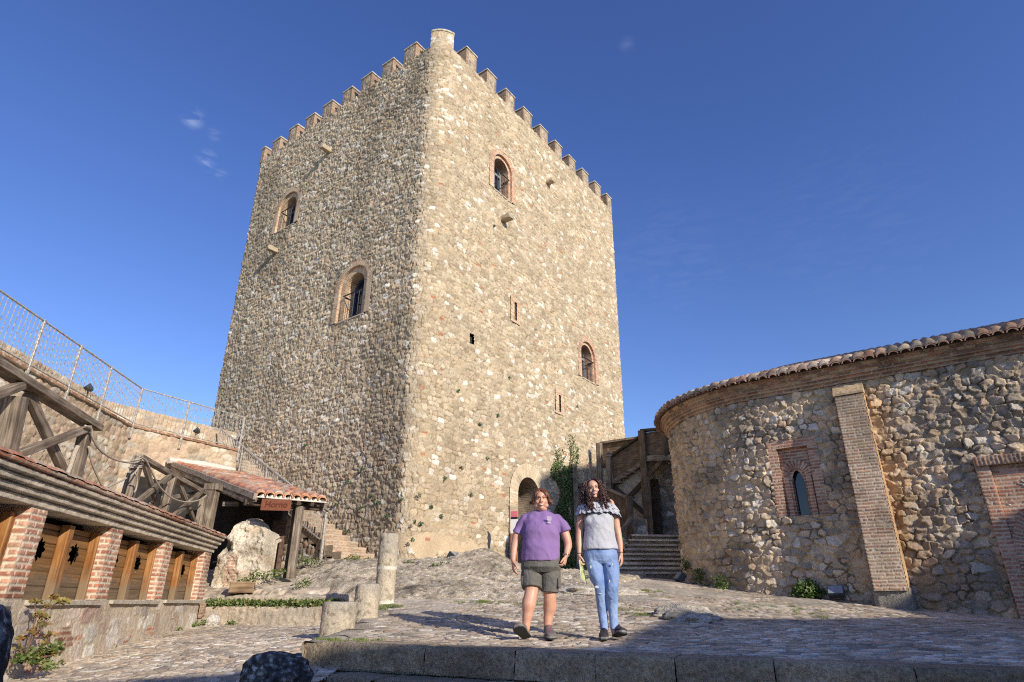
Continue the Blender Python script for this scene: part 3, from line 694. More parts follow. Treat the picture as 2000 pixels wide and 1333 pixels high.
PINKTAN = [(.60, .47, .32), (.51, .41, .29), (.65, .51, .36), (.45, .36, .26), (.61, .44, .29), (.72, .64, .51), (.55, .47, .37), (.39, .32, .24)]
def win_t(u): p = onp(u, 950, CP, -54); return (CP[0] - p[0]) / .809
WT0, WT1 = win_t(1510), win_t(1612)
WZ0, WZ1 = onp(1570, 1010, CP, -54)[2], onp(1550, 856, CP, -54)[2]
CZ = 4.66
def chapel():
    d = np.concatenate([np.arange(-6, -2.2, .1), np.arange(-2.2, CT + CR * 1.9, .018)]); z = np.arange(-.1, CZ + .02, .018); u, v = np.meshgrid(d, z)
    X, Y, nx, ny = cpath(d)
    cov = .04 + .06 * sst(u, CT + .3, CT + 1.5)
    h, c = rubble(-u, v, 404, su=.2, sv=.145, vjit=.5, amp=.05, joint=.15, rough=.02, tilt=.42, jit=.9, stones=PINKTAN, mortar=(.54, .42, .265), seam=.12, cover=cov)
    s2 = sst(u, CT + .2, CT + 2.0)
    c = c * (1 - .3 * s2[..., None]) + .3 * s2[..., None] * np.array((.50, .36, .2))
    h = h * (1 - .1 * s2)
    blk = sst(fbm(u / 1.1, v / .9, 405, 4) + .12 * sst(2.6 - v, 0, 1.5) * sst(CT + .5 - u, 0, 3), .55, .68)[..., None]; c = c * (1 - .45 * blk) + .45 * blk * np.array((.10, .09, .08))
    och = sst(u, .7, 1.3) * sst(1.75 - u, 0, .1) * sst(fbm(u / .4, v / .8, 409, 3), .35, .6); c = c * (1 - .5 * och[..., None]) + .5 * och[..., None] * np.array((.5, .3, .12))
    keep = ~((u > WT1 + .03) & (u < WT0 - .03) & (v > WZ0 + .03) & (v < WZ1 - .03))
    P = np.stack([X + nx * h, Y + ny * h, v + 0 * h], -1)[:, ::-1]
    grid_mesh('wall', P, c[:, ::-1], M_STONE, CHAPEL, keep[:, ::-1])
    # back and far side so that it is a closed volume
    m = MB(); X0, Y0, _, _ = cpath(np.array([-6.0, CT + CR * 2.4])); p = [Vector((X0[0], Y0[0], -1)), Vector((X0[0] + 5.5 * .588, Y0[0] + 5.5 * .809, -1)), Vector((X0[1] - .1, Y0[1] + .3, -1))]
    m.prism(p + [Vector((cpath(CT)[0] + .3, cpath(CT)[1] + .3, -1))], (0, 0, 5.2)); m.build('inner_mass', M_PLASTER, CHAPEL)
    # cornice of stepped brick courses
    dd = np.concatenate([np.arange(-6, CT, .5), np.arange(CT, CT + CR * 2.5, .12)])
    X, Y, nx, ny = cpath(dd); path = np.stack([X, Y, X * 0], 1)[::-1]; nr = np.stack([nx, ny, nx * 0], 1)[::-1]
    z0 = CZ
    prof = [(.0, z0 - .02), (.05, z0 - .02), (.055, z0 + .055), (.1, z0 + .057), (.105, z0 + .115), (.14, z0 + .117), (.145, z0 + .20), (.19, z0 + .202), (.195, z0 + .265), (.235, z0 + .267), (.24, z0 + .33), (.0, z0 + .332)]
    def cpat(u, t, pz):
        h, c = brick(u, (pz - z0) * 1.04, 71, L=.25, H=.0665, joint=.016, amp=.005, bricks=[(.40, .20, .12), (.48, .28, .17), (.34, .18, .12), (.50, .34, .21), (.28, .17, .12)], mortar=(.54, .43, .29))
        return h, c
    profile_run('cornice', path, nr, prof, M_BRICK, cpat, CHAPEL, .03, .01)
    # barrel tiles
    per = .21
    D = np.arange(-6, CT + CR * 2.5, per / 10); V = np.concatenate([[0, .0001], np.linspace(.02, 5.4, 110)])
    d, v = np.meshgrid(D, V); th = np.clip((d - CT) / CR, 0, None); X, Y, nx, ny = cpath(d)
    inn = v - .37; inn = np.where(d > CT, np.minimum(inn, CR * .98), inn); conv = np.where(d > CT, np.clip(1 - inn / CR, .05, 1), 1)
    ph = (d / per) % 1.0
    wv = np.abs(np.sin(np.pi * ph)) ** .8
    row = np.floor(v / .33); fr = (v / .33) % 1
    tid = np.floor(d / per)
    hh = .085 * wv + .028 * (1 - fr) + .02 * (h2(tid, row, 88) - .5) * (v > 0)
    top = z0 + .37 + (inn + .37) * .36 + hh * np.clip(conv * 1.5, .2, 1)
    top = np.where(v < .00005, z0 + .33 + .055 * wv, top)
    edge = .03 * (h2(tid, row * 0, 89) - .5) * (v < .3)
    Xr = X - nx * (inn + edge); Yr = Y - ny * (inn + edge)
    tc = pal(h2(tid, row, 90), [(.30, .17, .11), (.36, .22, .15), (.24, .16, .12), (.42, .27, .19), (.20, .17, .14), (.46, .36, .28)]) * (.8 + .4 * h2(tid, row, 91))[..., None]
    lich = sst(fbm(d / .5, v / .4, 92, 3), .4, .65)[..., None]; tc = tc * (1 - .5 * lich) + .5 * lich * np.array((.30, .27, .22))
    pale = (sst(d, CT - .3, CT + .3) * sst(CT + 2.2 - d, 0, .5) * sst(v, .05, .3))[..., None]; tc = tc * (1 - .6 * pale) + .6 * pale * np.array((.5, .42, .32))
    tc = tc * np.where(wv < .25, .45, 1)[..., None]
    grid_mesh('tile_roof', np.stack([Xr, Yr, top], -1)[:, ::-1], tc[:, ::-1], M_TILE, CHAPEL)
    profile_run('eave_mortar', path, nr, [(.18, z0 + .325), (.2, z0 + .44), (.0, z0 + .46)], M_BRICK, lambda u, t, pz: (0 * u, np.ones(u.shape + (3,)) * np.array((.30, .24, .17))), CHAPEL, .1, .05)
    # curved undersides of the projecting eave tiles
    e = MB(); dk = []
    for k in range(int(-6 / per), int((CT + CR * 2.4) / per)):
        dc = (k + .5) * per; x, y, a_, b_ = [float(q) for q in cpath(dc)]; n_ = Vector((a_, b_, 0)); t_ = Vector((-b_, a_, 0))
        o = Vector((x, y, z0 + .345)) + n_ * .20
        for lay in (0, 1):
            oo = o + Vector((0, 0, .028 * lay)) + n_ * (.0 + .035 * (1 - lay)) ; rr = .092 - .004 * lay; k2 = 7
            ou = [oo + t_ * (rr * math.cos(t)) + Vector((0, 0, rr * .8 * math.sin(t))) for t in np.linspace(0, math.pi, k2)]
            it = [oo + t_ * ((rr - .02) * math.cos(t)) + Vector((0, 0, (rr - .02) * .8 * math.sin(t))) for t in np.linspace(math.pi, 0, k2)]
            e.prism(ou + it, n_ * (.16 + random.uniform(-.02, .02)) + Vector((0, 0, -.05)))
    e.build('eave_tiles', M_EAVE, CHAPEL)
M_EAVE = mat_plain('eave_clay', (.34, .21, .145), .85, var=.5, scale=7, bump=.4)
chapel()
def chapel_details():
    ex = A3((*-CA, 0)); n = A3((*CN, 0)); up = A3((0, 0, 1))     # ex runs to the right in the picture
    # buttress
    t0, t1 = 1.95, 1.42; B = bpy.data.objects.new('buttress', None); COL.objects.link(B); q = CP + CA * t0; B.location = (q[0], q[1], .4); adopt(B, CHAPEL)
    w = t0 - t1; zb, zt = .6, 4.60
    def outp(z): return .62 - .36 * (z - zb) / (zt - zb)
    pr = []
    u, v = np.meshgrid(np.arange(0, w + .001, .012), np.arange(zb, zt - .28, .012))
    h, c = brick(u, v, 51, bricks=[(.50, .28, .17), (.44, .22, .14), (.56, .38, .25), (.50, .35, .23), (.42, .27, .19)], mortar=(.70, .60, .44), amp=.01, H=.06)
    gs = sst(fbm(u / .25, v / 1.2, 52, 3) + .2 * sst(v, 2.2, 3.6), .5, .7)[..., None]; c = c * (1 - .35 * gs) + .35 * gs * np.array((.30, .25, .17))
    wob = .012 * (fbm(v / .05, v / .21, 58, 3) - .5) * np.where(u < w / 2, 1, -1) * (np.abs(u - w / 2) > w * .42)
    P = A3((*q, 0)) + (u + wob)[..., None] * ex + (outp(v) + h * sst(np.minimum(u, w - u), 0, .01))[..., None] * n + v[..., None] * up
    pr.append(grid_mesh('p', P, c, M_BRICK))
    for side in (0, 1):
        vv = np.arange(zb, zt - .28, .014); uu = np.linspace(-.02, 1, 40); s, v = np.meshgrid(uu, vv)
        dep = s * outp(v); h, c = brick(dep, v, 53 + side, bricks=REDB + TANB, mortar=(.56, .44, .3))
        xx = (0 if side == 0 else w) + (-h if side == 0 else h)
        if side: c = c * .6 + .4 * np.array((.55, .36, .16))
        P = A3((*q, 0)) + (xx + 0 * s)[..., None] * ex + dep[..., None] * n + v[..., None] * up
        pr.append(grid_mesh('p', P, c, M_BRICK))
    joinm('brick_face', pr, B)
    # sloping weathered head
    m = MB(); o = Vector((*q, 0)); E = Vector(ex); Nn = Vector(n); U = Vector(up)
    zc = zt - .28
    a = [o + Nn * -.02 + U * (zc), o + Nn * (outp(zc) + .03) + U * zc, o + Nn * (outp(zc) + .03) + U * (zc + .04), o + Nn * .06 + U * (zt + .02), o + Nn * -.02 + U * (zt + .02)]
    m.prism([p - E * .015 for p in a], E * (w + .03)); m.build('sloping_head', M_BUTTHEAD, B)
    lump_box('stone_plinth', A3((*(q + CN * .26 - CA * w / 2), .42)), ex, n, up, (w + .1, .62, .46), B, M_ROCK, 4.2, .035, (.27, .25, .21))
    # pointed window in a double brick frame
    W = bpy.data.objects.new('window', None); COL.objects.link(W); wp = CP + CA * WT0; W.location = (wp[0], wp[1], WZ0); adopt(W, CHAPEL)
    o = A3((*wp, WZ0)) + n * .03; ww = WT0 - WT1; wh = WZ1 - WZ0; pb = brickpat(81, bricks=[(.50, .25, .16), (.45, .2, .125), (.53, .31, .21), (.41, .19, .12)])
    b1 = .2
    pr = [quad_patch('p', o, ex, up, ww, wh, pb, M_BRICK, None, .013, keep=lambda u, v: ~((u > b1) & (u < ww - b1) & (v > .02) & (v < wh - b1)))]
    o2 = o + ex * b1 - n * .09; w2 = ww - 2 * b1; h2_ = wh - b1
    cx = w2 / 2; ow = .115; oh = h2_ * .66
    def ptd(u, v, g=0):     # pointed opening
        x = np.abs(u - cx); return (x < ow + g) & (v > .05 - g) & (v < oh - .22) | (v >= oh - .22) & (v < oh + g) & (x < (ow + g) * np.sqrt(np.clip(1 - (v - oh + .22) / (.22 + g), 0, 1)) )
    pr.append(quad_patch('p', o2, ex, up, w2, h2_, brickpat(82, bricks=REDB), M_BRICK, None, .012, keep=lambda u, v: ~ptd(u, v)))
    pr.append(quad_patch('p', o + ex * (ww - b1), -n, up, .1, h2_, pb, M_BRICK, None, .015))
    pr.append(quad_patch('p', o + ex * b1 - n * .1, n, up, .1, h2_, pb, M_BRICK, None, .015))
    pr.append(quad_patch('p', o + ex * b1 - n * .1 + up * h2_, ex, n, w2, .1, pb, M_BRICK, None, .015))
    # second order: raised strips beside the opening, fan of bricks above
    for xs in (cx - .27, cx + .17):
        pr.append(box_patch('p', o2 + ex * xs + n * .035, ex, -n, .1, .04, oh - .08, pb, M_BRICK, None, .012, faces='flrt'))
    joinm('brick_frame', pr, W)
    pal_ = [(.62, .5, .36), (.56, .44, .3)]
    oc = o2 + ex * cx + up * (oh - .12)
    ring('brick_fan', oc, ex, n, .17, .34, 0, 0.0, .045, W, 83, bricks=[(.44, .18, .11), (.40, .15, .09)], arch_only=True, du=.01)
    g = MB(); gl = o2 + ex * (cx - .2) - n * .14
    g.prism([Vector(gl + up * .0), Vector(gl + ex * .4), Vector(gl + ex * .4 + up * (oh + .1)), Vector(gl + up * (oh + .1))], Vector(-n * .02)); g.build('pane', M_GLASS, W)
    rv = [quad_patch('p', o2 + ex * (cx - ow) - n * .14, n, up, .14, oh - .1, pb, M_BRICK, None, .015), quad_patch('p', o2 + ex * (cx + ow), -n, up, .14, oh - .1, pb, M_BRICK, None, .015)]
    joinm('lining', rv, W)
    # blind doorway in a projecting brick panel at the right
    Dn = bpy.data.objects.new('blind_doorway', None); COL.objects.link(Dn); dp = CP + CA * -.03; Dn.location = (dp[0], dp[1], 0); adopt(Dn, CHAPEL)
    o = A3((*dp, -.2)); zt = 2.80
    pr = [box_patch('p', o - n * .05, ex, -n * -1 * -1, .2, .01, .01, pb, M_BRICK, None, .02, faces='f')]
    pr.append(quad_patch('p', o + n * .14, ex, up, .2, zt + .2, pb, M_BRICK, None, .013))
    pr.append(quad_patch('p', o + n * -.02, n, up, .16, zt + .2, pb, M_BRICK, None, .015))
    pr.append(quad_patch('p', o + n * .14 + ex * .2, -n, up, .06, zt + .2, pb, M_BRICK, None, .015))
    pr.append(quad_patch('p', o + n * .08 + ex * .2, ex, up, 3., zt + .06, pb, M_BRICK, None, .015, keep=lambda u, v: ~(((u - .9) ** 2 + (v - 1.4) ** 2 < .8 ** 2) & (v > 1.4) | (np.abs(u - .9) < .8) & (v <= 1.4))))
    joinm('brick_panel', pr, Dn)
    sol = lambda u, v: brick(v, u, 84, L=.26, H=.062, bricks=[(.30, .14, .09), (.36, .2, .13), (.26, .16, .12)], mortar=(.42, .34, .25), amp=.012)
    box_patch('soldier_course', o + n * .2 + up * (zt + .06) , ex, -n, 3.3, .3, .16, sol, M_BRICK, Dn, .015, faces='flut')
    oc = o + ex * 1.04 + n * .0 + up * 1.4
    joinm('arch', [ring('p', oc, ex, n, .64, .86, -1.6, 0, .13, None, 85, bricks=REDB, du=.013), ring('p', oc, ex, n, 0, 0, -1.6, 0, .13, None, 86, reveal=(.64, .12), bricks=REDB, du=.015), ring('p', oc, ex, n, .46, .66, -1.6, 0, .02, None, 87, bricks=REDB, du=.013)], Dn)
    m = MB(); m.prism([Vector(oc + ex * x + n * -.06 + up * z) for x, z in ((-.8, -1.6), (.8, -1.6), (.8, .8), (-.8, .8))], Vector(-n * .05)); m.build('stone_infill', M_PLASTER, Dn)
M_BUTTHEAD = mat_plain('weathered_brick_head', (.46, .34, .2), .95, var=.35, scale=16, bump=.6)
chapel_details()

# ------------------------------------------------------------------ curtain wall on the left, with its walk
LWT = A3([(-9.0, 1.0), (-9.95, 10.8), (-10.45, 16.1), (-8.72, 19.05)])
def poly_wall(name, pts, z0, z1, parent, seed, du=.03, top=.6, normal=1, ztop=None, **k):
    """rubble wall face along a polyline; faces to the right of its direction"""
    L = A3(pts); s = np.concatenate([[0], np.cumsum(np.linalg.norm(np.diff(L, axis=0), axis=1))]); S = np.arange(0, s[-1] + du, du)
    X = np.interp(S, s, L[:, 0]); Y = np.interp(S, s, L[:, 1])
    sm = max(3, int(.3 / du)); ker = np.ones(sm) / sm
    dX = np.convolve(np.gradient(X), ker, 'same'); dY = np.convolve(np.gradient(Y), ker, 'same'); ln = np.hypot(dX, dY) + 1e-9; nx, ny = dY / ln * normal, -dX / ln * normal
    zz = np.arange(z0, z1 + du, du); u, z = np.meshgrid(S, zz)
    h, c = rubble(u, z, seed, **k)
    zz2 = z * 1.0
    P = np.stack([X + nx * h, Y + ny * h, zz2], -1)
    # rounded top returning inwards
    tt = np.linspace(0, top, max(3, int(top / .06)))
    uu, t = np.meshgrid(S, tt); ht, ct = rubble(uu, t + 50, seed + 9, **k)
    irr = (fbm(uu / .4, t / .4, seed + 3, 3) - .5) * .12
    Q = np.stack([X - nx * t, Y - ny * t, z1 + ht * .6 + irr * sst(t, 0, .1)], -1)
    P = np.concatenate([P, Q[1:]]); C = np.concatenate([c, ct[1:]])
    return grid_mesh(name, P, C, M_STONE, parent)
LW = root('curtain_wall', 'sunlit rubble rampart with a railed wall walk on the left', 'wall', (-9.9, 11, 1))
WK = dict(su=.3, sv=.2, amp=.035, joint=.22, rough=.016, tilt=.2, stones=[(.50, .38, .26), (.44, .34, .24), (.54, .44, .32), (.40, .30, .21), (.48, .35, .25), (.6, .54, .44), (.40, .35, .28)], mortar=(.48, .38, .26))
poly_wall('wall_face', LWT, .8, 4.8, LW, 505, du=.035, top=2.2, **WK)
poly_wall('parapet', [(-10.8, 1), (-11.85, 12.8), (-12.25, 17.4), (-9.9, 21.2)], 4.6, 5.93, LW, 515, du=.035, top=.5, **WK)
# thin brick string under the railing
L3 = np.c_[LWT, np.zeros(4)]; sN = []
for k in range(4):
    d = (LWT[min(k + 1, 3)] - LWT[max(k - 1, 0)]); d /= np.linalg.norm(d); sN.append((d[1], -d[0], 0))
profile_run('brick_string', L3, sN, [(.0, 4.76), (.075, 4.76), (.075, 4.81), (-.2, 4.83)], M_BRICK, lambda u, t, pz: brick(u, pz, 5, H=.07, bricks=[(.3, .13, .08), (.36, .18, .11)]), LW, .04, .02)

# ------------------------------------------------------------------ low brick-pier building on the left
BP0 = A3((-4.64, 5.99)); BA = A3((math.sin(R(-10.4)), math.cos(R(-10.4)))); BN = A3((BA[1], -BA[0]))
def bpos(t, out, z): return A3((BP0[0] + BA[0] * t + BN[0] * out, BP0[1] + BA[1] * t + BN[1] * out, z))
def left_building():
    Rt = root('brick_pier_building', 'low building of brick piers on a stone base with timber shutters between them', 'building', bpos(3, 0, -.2))
    ex = A3((*BA, 0)); n = A3((*BN, 0)); up = A3((0, 0, 1))
    T1 = 6.5
    bs = dict(su=.3, sv=.22, amp=.012, joint=.2, rough=.008, tilt=.1, stones=[(.48, .40, .32), (.44, .34, .26), (.52, .44, .36), (.46, .33, .26), (.58, .54, .46), (.40, .34, .29)], mortar=(.50, .42, .31), cover=.35)
    # base wall; u runs along +ex with outward normal n: use reversed order
    u, v = np.meshgrid(np.arange(-3, T1 - .05, .014), np.arange(-.6, .43, .014))
    h, c = rubble(u, v, 606, **bs)
    br = sst(fbm(u / .3, v / .16, 607, 3), .66, .68) * (v < .15); bh, bc = brick(u, v, 608, H=.06, bricks=REDB); c = c * (1 - br[..., None]) + bc * br[..., None]; h = h * (1 - br) + br * bh
    wht = (sst(fbm(u / .35, v / .3, 609, 3), .62, .68) * (v < .2))[..., None]; c = c * (1 - wht) + wht * np.array((.62, .57, .5))
    lo = .04 + .03 * sst(v, .3, -.4)
    P = A3((*BP0, 0)) + u[..., None] * ex + (lo + h)[..., None] * n + v[..., None] * up
    grid_mesh('stone_base', P[:, ::1], c, M_STONE, Rt)
    # end wall beyond the last pier (rubble return)
    quad_patch('end_base', bpos(T1 - .05, .04, -.4), -n, up, .6, .8, lambda u, v: rubble(u, v, 610, **bs), M_STONE, Rt, .02)
    zt = 1.27
    piers = [(-1.95, .32), (0, .30), (1.86, .34), (3.84, .34), (6.0, .44)]
    pb = brickpat(91, L=.2, H=.0635, joint=.023, bricks=[(.46, .21, .13), (.41, .175, .11), (.50, .28, .19), (.37, .16, .105), (.46, .27, .185), (.42, .22, .15)], mortar=(.68, .59, .45), amp=.012)
    for k, (t, w) in enumerate(piers):
        o = bpos(t, 0, .36)
        pr = [quad_patch('p', o, ex, up, w, zt - .36, pb, M_BRICK, None, .009, uo=k * .37),
              quad_patch('p', o - n * .34, n, up, .34, zt - .36, pb, M_BRICK, None, .009, uo=k * .37 - .34),
              quad_patch('p', o + ex * w, -n, up, .34, zt - .36, pb, M_BRICK, None, .012, uo=k * .37 + w)]
        # first patch faces outwards: ex x up = outward? flip by construction
        joinm('brick_pier', pr, Rt)
    # brick toothing under the last pier
    quad_patch('corner_toothing', bpos(6.05, .075, .12), ex, up, .4, .25, brickpat(92, L=.2, H=.05, bricks=REDB), M_BRICK, Rt, .012)
    # sills
    sl = MB()
    for t0, t1 in ((-3, -1.95), (-1.66, -.02), (.28, 1.88), (2.18, 3.86), (4.16, 6.02)):
        sl = MB(); sl.beam(bpos(t0, -.08, .395), bpos(t1, -.08, .385), .34, .045, jag=.004); sl.build('sill', M_SILL, Rt)
    # cornice: three corbelled courses of rendered tile, brick edge on top
    tt = np.linspace(-3, T1, 12); path = np.array([bpos(t, 0, 0) for t in tt]); nr = np.tile(n, (12, 1))
    prof = [(-.34, zt - .01), (.02, zt - .01), (.03, zt + .042), (-.005, zt + .06), (.07, zt + .066), (.08, zt + .11), (.045, zt + .128), (.12, zt + .134), (.13, zt + .178), (.095, zt + .196), (.17, zt + .202), (.18, zt + .243), (.15, zt + .25), (.205, zt + .258), (.215, zt + .29), (.0, zt + .31), (-.5, zt + .40)]
    def cp(u, t, pz):
        k = np.clip((pz - zt) / .064, 0, 5); fr = fbm(u / .06, pz / .03, 93, 3) - .5
        c = np.array((.72, .63, .49)) * (.9 + .6 * fr)[..., None] * (1 - .2 * sst(fbm(u / .25, pz / .3, 94, 3), .45, .65))[..., None]
        bb, bc = brick(u, pz * 0 + t * .9, 95, L=.22, H=.5, bricks=[(.50, .23, .14), (.44, .2, .12), (.54, .3, .2)], mortar=(.56, .48, .37))
        topm = sst(pz, zt + .23, zt + .24)[..., None]; patch = sst(fbm(u / .3, pz / .1, 96, 3), .42, .58)[..., None]
        c = c * (1 - topm * (.35 + .65 * patch)) + bc * topm * (.35 + .65 * patch)
        return fr * .007, c
    profile_run('cornice', path, nr, prof, M_BRICK, cp, Rt, .02, .01)
    # chipped tile edge along the top
    u, v = np.meshgrid(np.arange(-3, T1, .02), np.linspace(0, 1, 24))
    rag = .02 * (fbm(u / .12, v * 0, 97, 3) - .5)
    inn = .225 + rag * (v < .1) - v * .8; z = zt + .292 + .03 * sst(v, 0, .04) + v * .1 + .008 * (np.floor(u / .19) % 2)
    c = pal(h2(np.floor(u / .19), u * 0, 98), [(.52, .27, .17), (.46, .22, .14), (.56, .36, .25), (.46, .36, .27)]) * (.8 + .4 * fbm(u / .05, v / .1, 99, 2))[..., None]
    grid_mesh('tile_capping', A3((*BP0, 0)) + u[..., None] * ex + inn[..., None] * n + z[..., None] * up, c, M_TILE, Rt)
    # dark inside, lintel underside
    m = MB(); m.prism([Vector(bpos(t, -1.1, z)) for t, z in ((-3.1, -.3), (T1 - .1, -.3), (T1 - .1, 1.5), (-3.1, 1.5))], Vector(-n * .1)); m.build('dark_inside', M_DARKIN, Rt)
    m = MB(); m.beam(bpos(-3.1, -.72, zt + .06), bpos(T1 - .1, -.72, zt + .06), .8, .1); m.build('ceiling', M_DARKIN, Rt)
    m = MB(); m.beam(bpos(-3.1, -.62, .3), bpos(T1 - .1, -.62, .3), .9, .1); m.build('floor_ledge', M_DARKIN, Rt)
    quad_patch('end_wall', bpos(T1 - .06, 0, .3), -n, up, 1.2, zt, lambda u, v: rubble(u, v, 612, **bs), M_STONE, Rt, .025)
    # shutters: boards with an eight-pointed star cut out, held by two square posts
    def star(u, v, cu, cv, r):
        x = (u - cu); y = (v - cv); a = np.arctan2(y, x); q = np.hypot(x, y); k = np.abs(((a / (math.pi / 4)) % 1) - .5) * 2
        return q < r * (.6 + .4 * k ** 1.3)
    bays = [(-1.66, -.02), (.28, 1.88), (2.18, 3.86), (4.16, 6.02)]
    z0 = .41; hgt = zt - .40
    for b, (t0, t1) in enumerate(bays):
        L = t1 - t0; S = bpy.data.objects.new('shutter', None); COL.objects.link(S); S.location = bpos(t0, -.28, z0); adopt(S, Rt)
        half = L / 2
        cuts = [(L * .30, .5), (L * .78, .5)]
        u, v = np.meshgrid(np.arange(0, L, .009), np.arange(0, hgt - .1, .009))
        bw = .142; jj = np.floor(v / bw); fv = (v / bw - jj) * bw; gap = sst(np.minimum(fv, bw - fv), 0, .007)
        grain = fbm(u / .35 + jj * 7, v / .014, 700 + b, 4); kn = fbm(u / .1, v / .04, 710 + b, 3)
        ton = h2(jj, jj * 0 + b, 720)
        cc = np.array((.28, .15, .058)) * (.55 + .9 * grain)[..., None] * (.75 + .5 * ton)[..., None]
        grey = sst(.36 - v + .25 * (kn - .5), 0, .16)[..., None]; cc = cc * (1 - grey * .85) + grey * .85 * np.array((.16, .125, .085)) * (.5 + grain)[..., None]
        cc = cc * (.25 + .75 * gap)[..., None]
        h = (gap - 1) * .012 + .004 * grain
        keep = ~(star(u, v, cuts[0][0], cuts[0][1], .12) | star(u, v, cuts[1][0], cuts[1][1], .12))
        P = A3(bpos(t0, -.21, z0)) + u[..., None] * ex + h[..., None] * n + v[..., None] * up
        grid_mesh('boards', P, cc, M_BOARD, S, keep)
        for q, tp in enumerate((t0 + L * .53, t1 + .0)):
            m = MB(); m.beam(bpos(tp, -.15, z0 - .005), bpos(tp, -.16, z0 + hgt - .09), .10, .12, up=ex); m.build('post', M_SHUTPOST, S, bevel=.006)
    return Rt
M_SILL = mat_plain('sill_slab', (.42, .37, .29), .9, var=.25, scale=20, bump=.4)
M_BOARD = mat_attr('shutter_boards', scale=80, contrast=.2, bump=.3, bdist=.003, rough=.6, big=.1)
def shutter_post_mat():
    m = mat_wood('oiled_post', (.10, .04, .012), (.28, .12, .035), (.42, .22, .085), rough=.5)
    nt = m.node_tree; L = nt.links.new; b = nt.nodes['Principled BSDF']; src = b.inputs['Base Color'].links[0].from_socket
    ge = N(nt, 'ShaderNodeNewGeometry'); sp = N(nt, 'ShaderNodeSeparateXYZ'); L(ge.outputs['Position'], sp.inputs[0])
    no = N(nt, 'ShaderNodeTexNoise'); no.inputs['Scale'].default_value = 5; L(ge.outputs['Position'], no.inputs['Vector'])
    ad = N(nt, 'ShaderNodeMath', operation='MULTIPLY_ADD'); L(no.outputs[0], ad.inputs[0]); ad.inputs[1].default_value = .5; L(sp.outputs[2], ad.inputs[2])
    mr = N(nt, 'ShaderNodeMapRange', interpolation_type='SMOOTHSTEP'); mr.inputs[1].default_value = .78; mr.inputs[2].default_value = 1.05; mr.inputs[3].default_value = .8; mr.inputs[4].default_value = 0
    L(ad.outputs[0], mr.inputs[0]); mx = N(nt, 'ShaderNodeMixRGB'); mx.inputs[2].default_value = (.22, .17, .11, 1); L(mr.outputs[0], mx.inputs[0]); L(src, mx.inputs[1]); L(mx.outputs[0], b.inputs['Base Color'])
    return m
M_SHUTPOST = shutter_post_mat()          # rain-greyed feet, orange oil above
left_building()
# level ground behind the building and under the rampart
def upper_left():
    x, y = np.meshgrid(np.linspace(-11, -4.2, 90), np.linspace(1, 13.0, 120))
    X = np.minimum(x, BP0[0] + BA[0] / BA[1] * (y - BP0[1]) - .45)
    z = 1.56 + .03 * fbm(X / .6, y / .6, 13, 3); c = np.ones(X.shape + (3,)) * np.array((.44, .37, .27)) * (.7 + .6 * fbm(X / .3, y / .3, 14, 3))[..., None]
    o = grid_mesh('upper_terrace', np.stack([X, y, z], -1), c, M_ROCK); o['kind'] = 'structure'
upper_left()

# ------------------------------------------------------------------ paving and earth in front of the oven shed
MID = rbf([(-5.9, 12.9, .50), (-5.5, 12.3, .48), (-3.2, 12.4, .50), (-2.4, 12.6, .5), (-4.2, 13.4, .66), (-5.5, 14, .85), (-4.6, 15.0, 1.1), (-7, 16, 1.2), (-4., 16.2, 1.3), (-2.8, 14.2, .95), (-9, 18, 1.4)] + GA[18:24])
def mid_ground():
    x, y = np.meshgrid(np.arange(-9.5, -2.0, .035), np.arange(12.95, 18.5, .05))
    h, c = cobbles(x, y, 31, s=.1)
    gr = sst(y + .6 * fbm(x, y, 32, 3), 13.6, 14.4); fine = fbm(x / .06, y / .06, 33, 3)
    c = c * (1 - gr[..., None]) + gr[..., None] * np.array((.44, .38, .29)) * (.5 + fine)[..., None]
    z = MID(x, y) + h * (1 - gr) + gr * .03 * fine - .12 * sst(13.2 - y, 0, .25)
    o = grid_mesh('upper_courtyard_paving', np.stack([x, y, z], -1), c, M_COBBLE); o['kind'] = 'structure'
mid_ground()
def ledge_walls():
    w = root('retaining_wall', 'low stone retaining wall under the strip of grass', 'wall', (-4.4, 12.6, 0))
    st = dict(su=.55, sv=.3, amp=.02, joint=.1, rough=.02, tilt=.1, stones=[(.44, .37, .28), (.38, .33, .26), (.48, .40, .3)], mortar=(.40, .34, .26))
    a = at(396, 1186, 12.62); b = at(690, 1188, 12.2)
    d = Vector((b.x - a.x, b.y - a.y, 0)); 
    quad_patch('wall_face', (a.x, a.y, -.15), d, (0, 0, 1), d.length, .15 + .30, lambda u, v: rubble(u, v, 801, **st), M_STONE, w, .02)
    quad_patch('top', (a.x, a.y, .30), d, (-d.y, d.x, 0), d.length, .32, lambda u, v: rubble(u, v, 802, **st), M_STONE, w, .02)
    k = root('stone_kerb', 'stone kerb behind the grass strip with paving above it', 'kerb', (-4.4, 13, .3))
    a2 = Vector((a.x, a.y + .3, .28)); 
    quad_patch('kerb_face', a2, d, (0, 0, 1), d.length, .22, lambda u, v: rubble(u, v, 803, **st), M_STONE, k, .02)
    quad_patch('kerb_top', a2 + Vector((0, 0, .22)), d, (-d.y, d.x, 0), d.length, .3, lambda u, v: rubble(u, v, 804, **st), M_STONE, k, .02)
    return a, d
LA, LD = ledge_walls()

